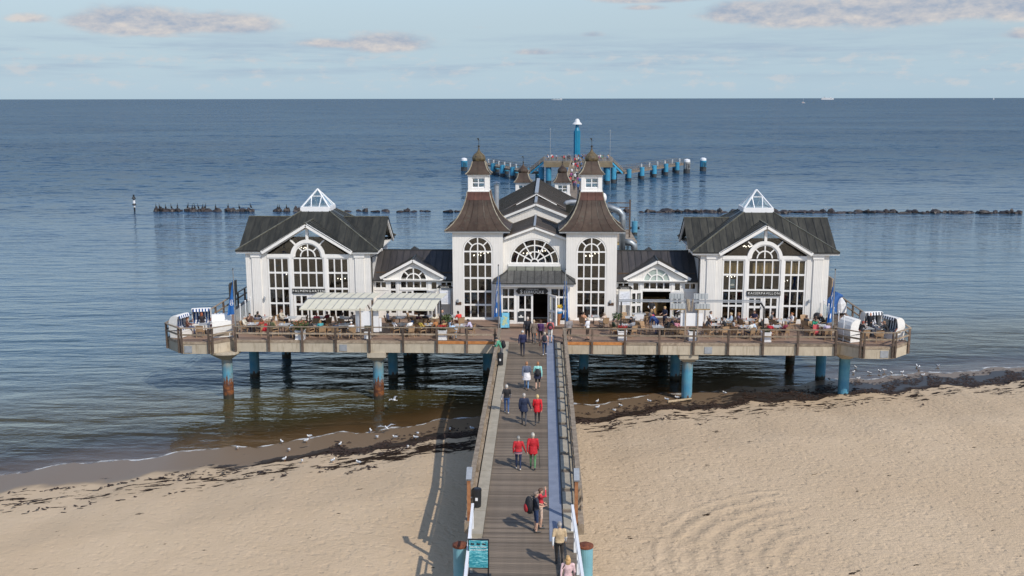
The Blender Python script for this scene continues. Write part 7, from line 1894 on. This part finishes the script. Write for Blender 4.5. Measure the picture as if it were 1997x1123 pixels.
# ---------------------------------------------------------------- breakwater rocks and cormorants
RK = []
for s in range(7):
    r_ = random.Random(s + 20); bm = bmesh.new(); bmesh.ops.create_icosphere(bm, subdivisions=2, radius=1)
    for v in bm.verts:
        n_ = v.co.normalized(); k = 1 + .24*sin(3.1*n_.x + s) + .20*sin(4.3*n_.y + 2*s) + .16*sin(5.2*n_.z + s*1.7) + r_.uniform(-.07, .07); v.co = n_*k
    me = bpy.data.meshes.new('boulder'); bm.to_mesh(me); bm.free(); me.materials.append(ROCK); RK.append(me)
def rock(x, y, sx_, sz_, lab, grp='boulders of the low breakwater'):
    o = link('boulder', random.choice(RK), None, (x, y, -.15*sz_), random.uniform(0, 6)); o.scale = (sx_, sx_*random.uniform(.7, 1), sz_); tag(o, lab, 'boulder', grp)
for i, (x, y) in enumerate(ROCKS): rock(x, y, random.uniform(.45, .95), random.uniform(.5, .95), 'dark boulder in the sparse left stretch of the breakwater')
x = -36.5
while x < 87:
    gap = 1.5 if x < -12 else (1.45 if x < 30 else 1.12)
    mid = -12 < x < 22
    big = .62 if x < 20 else .72
    if not (-28.6 < x < -27.4 or 16 < x < 17.2 or -20.4 < x < -19):
        rock(x, 190.3 + random.uniform(-.8, .8), random.uniform(.55, 1.2)*big/.7, random.uniform(.35, 1.15)*big, 'dark boulder in the middle stretch of the breakwater' if x < 22 else 'dark boulder in the dense right stretch of the breakwater')
    x += gap*random.uniform(.65, 1.35)
def cormorant():
    mb = MB(); mb.tube([(0, -.15, .1), (0, -.02, .35), (0, .10, .62)], [.05, .13, .07], 8); mb.tube([(0, .10, .60), (0, .05, .78), (0, .10, .92)], [.06, .04, .04], 7)
    mb.ball((0, .12, .93), (.045, .06, .045), 7, 5); mb.tube([(0, .16, .93), (0, .28, .95)], [.018, .008], 5); mb.slab([(-.05, -.13, .12), (.05, -.13, .12), (.04, -.38, .02), (-.04, -.38, .02)], (0, 0, .03))
    for s in (-1, 1): mb.ball((s*.10, -.02, .36), (.035, .10, .2), 7, 5)
    return mb.mesh('cormorant', CROC, True)
CM = cormorant()
for i, (x, y) in enumerate(CORMORANTS):
    o = link('cormorant', CM, None, (x, 189.9, random.uniform(.25, .55)), random.uniform(0, 6)); o.scale = (1.1,)*3; tag(o, 'black cormorant perched on the sparse left breakwater boulders', 'cormorant', 'cormorants on the breakwater')
    rock(x, 190.0, .62, .62, 'dark boulder under a cormorant on the left breakwater')
for x in (-33.6, 52.0, 71.4):
    o = link('gull', GM, None, (x, 190.1, .55), 1.0); o.scale = (1.1,)*3; tag(o, 'white gull on the breakwater, %s' % {-33.6: 'behind the left glass pyramid', 52.0: 'to the right of the right pavilion', 71.4: 'near its right end'}[x], 'gull')
# beacon pole
b = thing('beacon_pole', 'black and white warning beacon standing at the left end of the breakwater', 'beacon', (-76.9, 190, 0))
MB().tube([(0, 0, -2), (0, 0, 3.1)], .16, 8).build('pole', BLACK, b)
for z0, z1, m_ in ((.75, 1.35, WHITE_PAINT), (1.45, 2.05, WHITE_PAINT)): MB().tube([(0, 0, z0), (0, 0, z1)], .21, 8).build('white_band', m_, b)
for z0 in (1.15, 2.35): MB().lathe([(.45, z0), (.04, z0 + .55)], 8).build('topmark', BLACK, b)

# ---------------------------------------------------------------- rear landing stage behind the restaurant
L_ = thing('landing_stage', 'small timber landing stage behind the right entrance tower', 'landing stage', (11.2, 139.0, 2.0))
MB().box(-3.2, -3.2, -.45, 1.6, 9.4, -.02).build('frame', surf('yellow_timber', (.42, .30, .13), .7, .2, 3), L_)
for k in range(31): MB().box(-3.2, -3.3 + k*.41, -.018, 1.6, -3.3 + k*.41 + .395, .03).build('plank', WOOD, L_)
for a, b_ in ((-2.8, -2.6), (1.3, -2.6), (1.3, 8.6)): MB().lathe([(.2, -5), (.2, -.355)], 10, (a, b_)).build('leg', PILE, L_)
p = thing('mooring_pile', 'bright blue mooring pile with side bollards behind the landing stage', 'pile', (14.4, 159.0, 0))
MB().lathe([(.45, -3), (.45, 2.0)], 14).build('shaft', PILE_CLEAN, p)
for s in (-1, 1): MB().lathe([(.1, .75), (.2, .95), (.14, 1.15)], 8, (s*.64, 0)).build('bollard', BLACK, p)
MB().tube([(0, 0, 2.0), (0, 0, 2.5)], .04, 5).build('pin', BLACK, p)

# ---------------------------------------------------------------- sea pier: walkway, head platform, stairs, two mooring arms
PB = surf('pier_blue', (.045, .27, .43), .5, .15, 1.0, rnd=.15, stain=(.10, .13, .14, .60, .4))
PGB = surf('pier_dark_foot', (.04, .045, .05), .6, .3, 2)
TIM = surf('pier_timber', (.22, .165, .115), .75, .2, 1.5, col2=(.28, .22, .16))
SP = thing('sea_pier', 'long sea pier with raised head platform, stairs and two slanting mooring arms', 'pier', (0, 0, 0))
W0 = V((2.2, 104, 4.6)); W1 = V((8.2, 250, 5.4))
m_ = MB(); m_.bar(W0, W1, 3.2, .35); m_.build('walkway', TIM, SP)
sd = V((W1.y - W0.y, -(W1.x - W0.x), 0)).normalized()
for s in (-1, 1):
    m_ = MB()
    for z in (.55, 1.1): m_.bar(W0 + sd*s*1.6 + V((0, 0, z)), W1 + sd*s*1.6 + V((0, 0, z)), .1, .12)
    for k in range(50): q = W0.lerp(W1, k/49) + sd*s*1.6; m_.bar(q, q + V((0, 0, 1.1)), .12, .12)
    m_.build('walkway_railing', WOOD, SP)
def pblue(x, y, top, r=.62, par=SP, dark=.9):
    MB().lathe([(r, dark), (r, top)], 14, (x, y)).build('pile', PB, par)
    MB().lathe([(r - .01, -3), (r - .01, dark - .003)], 14, (x, y)).build('pile_foot', PGB, par)
for k in range(1, 8):
    q = W0.lerp(W1, k/8); pblue(q.x - 1.0, q.y, 4.3, .4); pblue(q.x + 1.0, q.y, 4.3, .4)
PC = V((8.2, 256, 5.4))
m_ = MB(); m_.box(PC.x - 8.4, PC.y - 4, 4.2, PC.x + 8.4, PC.y + 4, 5.4); m_.build('head_platform', surf('platform_beam', (.20, .155, .095), .8, .2, .8, rnd=.1), SP)
def rail3(par, pts, h=1.1, n=8, mat=WOOD, name='railing'):
    m_ = MB()
    for a, b in zip(pts, pts[1:]):
        a, b = V(a), V(b); L = max(2, int((b - a).length/1.6))
        for z in (.4, .75, h): m_.bar(a + V((0, 0, z)), b + V((0, 0, z)), .07, .08)
        for k in range(L + 1): q = a.lerp(b, k/L); m_.bar(q, q + V((0, 0, h)), .09, .09)
    m_.build(name, mat, par)
rail3(SP, [(PC.x - 8.3, PC.y + 3.9, 5.4), (PC.x + 8.3, PC.y + 3.9, 5.4)]); rail3(SP, [(PC.x - 8.3, PC.y - 3.9, 5.4), (PC.x - 1.9, PC.y - 3.9, 5.4)]); rail3(SP, [(PC.x + 1.9, PC.y - 3.9, 5.4), (PC.x + 8.3, PC.y - 3.9, 5.4)])
for s in (-1, 1):
    for y_, dx_ in ((-3, 7.2), (3.2, 7.2), (1.5, 9.0)): pblue(PC.x + s*dx_, PC.y + y_, 4.15 if dx_ < 8 else 3.9, .68)
# stairs and arms
for s, foot, end in ((-1, V((-3.6, 263, 2.2)), V((-16.9, 297, 2.2))), (1, V((19.6, 263, 2.2)), V((39.6, 299.7, 2.2)))):
    top = V((PC.x + s*8.4, PC.y + 2, 5.3)); foot2 = V((foot.x, foot.y - 3, 2.4))
    m_ = MB(); m_.bar(top, foot2, 2.1, .12); m_.build('stairs', TIM, SP)
    for w in (-1, 1): MB().bar(top + V((0, w*1.12, -.15)), foot2 + V((0, w*1.12, -.15)), .12, .45).build('stringer', PB, SP)
    off = V((0, 1.2, 0))
    rail3(SP, [top - off, foot2 - off]); rail3(SP, [top + off, foot2 + off])
    d = (end - foot).normalized(); n_ = V((d.y, -d.x, 0))
    m_ = MB(); m_.bar(foot - d*2.0, end, 3.4, .5); m_.build('mooring_arm', TIM, SP)
    STL = surf('pier_steel_rail', (.15, .135, .12), .5, .2, 3)
    rail3(SP, [foot - d*1.5 - n_*1.6 + V((0, 0, .25)), end - n_*1.6 + V((0, 0, .25))], 1.25, mat=STL); rail3(SP, [foot - d*1.5 + n_*1.6 + V((0, 0, .25)), end + n_*1.6 + V((0, 0, .25))], 1.25, mat=STL)
    L = (end - foot).length; k = 0.0; i = 0
    while k < L + 1:
        q = foot + d*k
        for w in (-1, 1):
            c = q + n_*w*2.0; pblue(c.x, c.y, 3.1 if w*s > 0 else 2.7, .66)
        k += 8.2; i += 1
    for j in range(6):                       # white boxes and pale lamps along the arm
        q = foot + d*(L*(.30 + .13*j)); MB().box(q.x - .18, q.y - .18, 2.5, q.x + .18, q.y + .18, 3.7).build('white_cabinet', surf('cabinet_white', (.55, .57, .58), .5, .1, 2), SP)
DV = thing('diving_bell_column', 'tall blue steel column with white bell shaped cap at the pier head', 'column', (8.45, 274, 0))
prof = [(.74, -2), (.74, 12.4), (.46, 13.2), (.42, 13.4), (.42, 14.0)]
MB().lathe(prof, 16).build('shaft', surf('column_blue', (.012, .20, .33), .4, .15, .6), DV)
for k in range(6): a = 2*pi*k/6; MB().bar((.79*cos(a), .79*sin(a), .2), (.79*cos(a), .79*sin(a), 12.3), .14, .14).build('guide_rail', surf('column_rail_blue', (.02, .26, .42), .4, .15, .6), DV)
MB().lathe([(1.30, 14.02), (1.2, 14.2), (.8, 14.6), (.6, 15.1), (.42, 15.4), (.1, 15.5)], 16).build('cap', surf('cap_white', (.66, .66, .65), .5, .05, 3), DV)
for x, y, h, nm in ((1.4, 262, 13, 'left'), (16.5, 262, 12.6, 'right')):
    p = thing('lamp_mast', 'thin grey mast %s of the blue column' % nm, 'mast', (x, y, 5.4)); MB().tube([(0, 0, 0), (0, 0, h - 5.4)], .07, 5).build('pole', STEEL_DULL, p); MB().box(-.12, -.12, h - 5.38, .12, .12, h - 5.1).build('lamp_head', STEEL_DULL, p)
for (x, y, top, lab, mt) in ((-23.6, 299.5, 3.0, 'lone blue and white dolphin pile left of the far mooring arm', 0), (39.8, 291, 3.2, 'grey and white dolphin pile at the end of the right arm', 1), (45.8, 300.9, 3.0, 'lone blue dolphin pile right of the far mooring arm', 0)):
    p = thing('dolphin_pile', lab, 'pile', (x, y, 0)); MB().lathe([(.95, 1.2), (.95, top)], 14).build('shaft', PB if not mt else surf('grey_pile', (.16, .17, .18), .6, .3, 1, col2=(.5, .5, .48)), p); MB().lathe([(.94, -4), (.94, 1.197)], 14).build('pile_foot', PGB, p)
    MB().lathe([(.9, top + .003), (.85, top + .6), (.3, top + .8)], 12).build('cap', WHITE_PAINT, p)
    for k in range(3): MB().box(-.2 + k*.4, -1.0, top - 2.2 + k*.3, -.05 + k*.4, -.955, top - .4).build('fender', BLACK, p)
# the crowd on the sea pier
rc = random.Random(11)
TOPS = [(.5, .03, .04), (.03, .04, .09), (.6, .6, .6), (.02, .02, .025), (.3, .08, .2), (.10, .25, .18), (.25, .30, .40), (.45, .35, .25), (.12, .12, .13), (.05, .14, .32)]
TN = ['red', 'navy', 'white', 'black', 'purple', 'green', 'blue grey', 'beige', 'charcoal', 'blue']
def crowd(x, y, z, where):
    i = rc.randrange(10)
    person(x, y, rc.choice([0, pi, rc.uniform(0, 6.28)]), 'tiny figure in %s %s' % (TN[i], where), rc.choice(['walk_a', 'walk_b', 'stand']), TOPS[i], rc.choice([(.03, .04, .08), (.05, .05, .05), (.25, .22, .18)]), rc.choice([(.05, .03, .02), (.35, .22, .1), (.4, .38, .36)]), 'short', 1, rc.uniform(.92, 1.02), z=z, vox=.05, group='people on the sea pier')
for k in range(38):
    t_ = rc.uniform(.47, 1.0); q = W0.lerp(W1, t_) + sd*rc.uniform(-1.3, 1.3); crowd(q.x, q.y, q.z + .18, 'walking on the sea pier behind the restaurant')
for k in range(34):
    x = PC.x + rc.choice([rc.uniform(-8, -4.5), rc.uniform(-4.5, -2), rc.uniform(-2, 2), rc.uniform(-1, 3), rc.uniform(4.5, 8)]); crowd(x, PC.y + rc.uniform(-3.2, 3.4), 5.4, 'standing on the pier head platform')

# ---------------------------------------------------------------- ships on the horizon and a sailing boat
HULLW = surf('hull_white', (.62, .62, .62), .5, .05, .02); HULLG = surf('hull_grey', (.36, .40, .42), .5, .1, .02)
def hull(mb, L, w, h, z=0):
    n = 9; vs = []
    for zz, f in ((z - 4, .92), (z + h, 1.0)):
        for s in (1, -1):
            for i in range(n):
                t_ = i/(n - 1) if s > 0 else 1 - i/(n - 1); x = (t_ - .5)*L*f; vs.append((x, s*w/2*min(1, 2.2*(1 - t_))**.6*(1 if t_ > .03 else .8), zz + (h*.25*max(0, t_ - .7)/.3 if zz > z else 0)))
    N = 2*n; mb.add(vs, [tuple(range(N - 1, -1, -1)), tuple(range(N, 2*N))] + [(i, (i + 1) % N, (i + 1) % N + N, i + N) for i in range(N)])
s1 = thing('cargo_ship', 'small grey coaster on the horizon left of the middle', 'ship', (85, 11500, 0), pi)
m_ = MB(); hull(m_, 128, 20, 9); m_.build('hull', HULLG, s1)
m_ = MB(); m_.box(-58, -8, 9.0, -40, 8, 21); m_.build('bridge_house', HULLW, s1); m_ = MB(); m_.box(-52, -2, 21.0, -46, 2, 28); m_.build('funnel', HULLG, s1)
for x in (-10, 22): MB().bar((x, 0, 10), (x + 10, 0, 21), 2.5, 2.5).build('crane', HULLW, s1)
m_ = MB(); m_.box(-36, -7, 9.05, 42, 7, 11.5); m_.build('hatch_cover', HULLW, s1)
s2 = thing('ferry', 'white ferry on the horizon at the right', 'ship', (3170, 12000, 0))
m_ = MB(); hull(m_, 150, 24, 14); m_.build('hull', HULLW, s2)
m_ = MB(); m_.box(-66, -11, 14.6, 46, 11, 22); m_.build('deck_house', HULLW, s2); m_ = MB(); m_.box(26, -10, 22.0, 42, 10, 27); m_.build('bridge_house', HULLW, s2); m_ = MB(); m_.box(-40, -4, 22.02, -26, 4, 33); m_.build('funnel', HULLG, s2)
s3_ = thing('sailing_boat', 'tiny sailing boat with bare mast below the horizon at the right', 'sailing boat', (1040, 4300, 0))
m_ = MB(); hull(m_, 15, 4, 1.8); m_.build('hull', HULLW, s3_); m_ = MB(); m_.tube([(0, 0, 1.8), (0, 0, 20)], .22, 5); m_.build('mast', surf('mast_white', (.7, .7, .7), .5), s3_)
m_ = MB(); m_.box(-4, -1.2, 2.05, 2, 1.2, 3.6); m_.build('cabin', plain((.35, .14, .07)), s3_); m_ = MB(); m_.bar((-6, 0, 4.2), (0, 0, 4.2), .7, .9); m_.build('furled_sail', HULLW, s3_)
for x, y, lab in ((4950, 11800, 'white sail on the horizon far right'), (5700, 11900, 'second small white sail on the far right horizon')):
    s = thing('distant_sail', lab, 'sailing boat', (x, y, 0)); m_ = MB(); hull(m_, 18, 5, 2); m_.build('hull', HULLW, s); m_ = MB(); m_.slab([(-8, 0, 3), (6, 0, 3), (5, 0, 24)], (0, .3, 0)); m_.build('sail', HULLW, s)
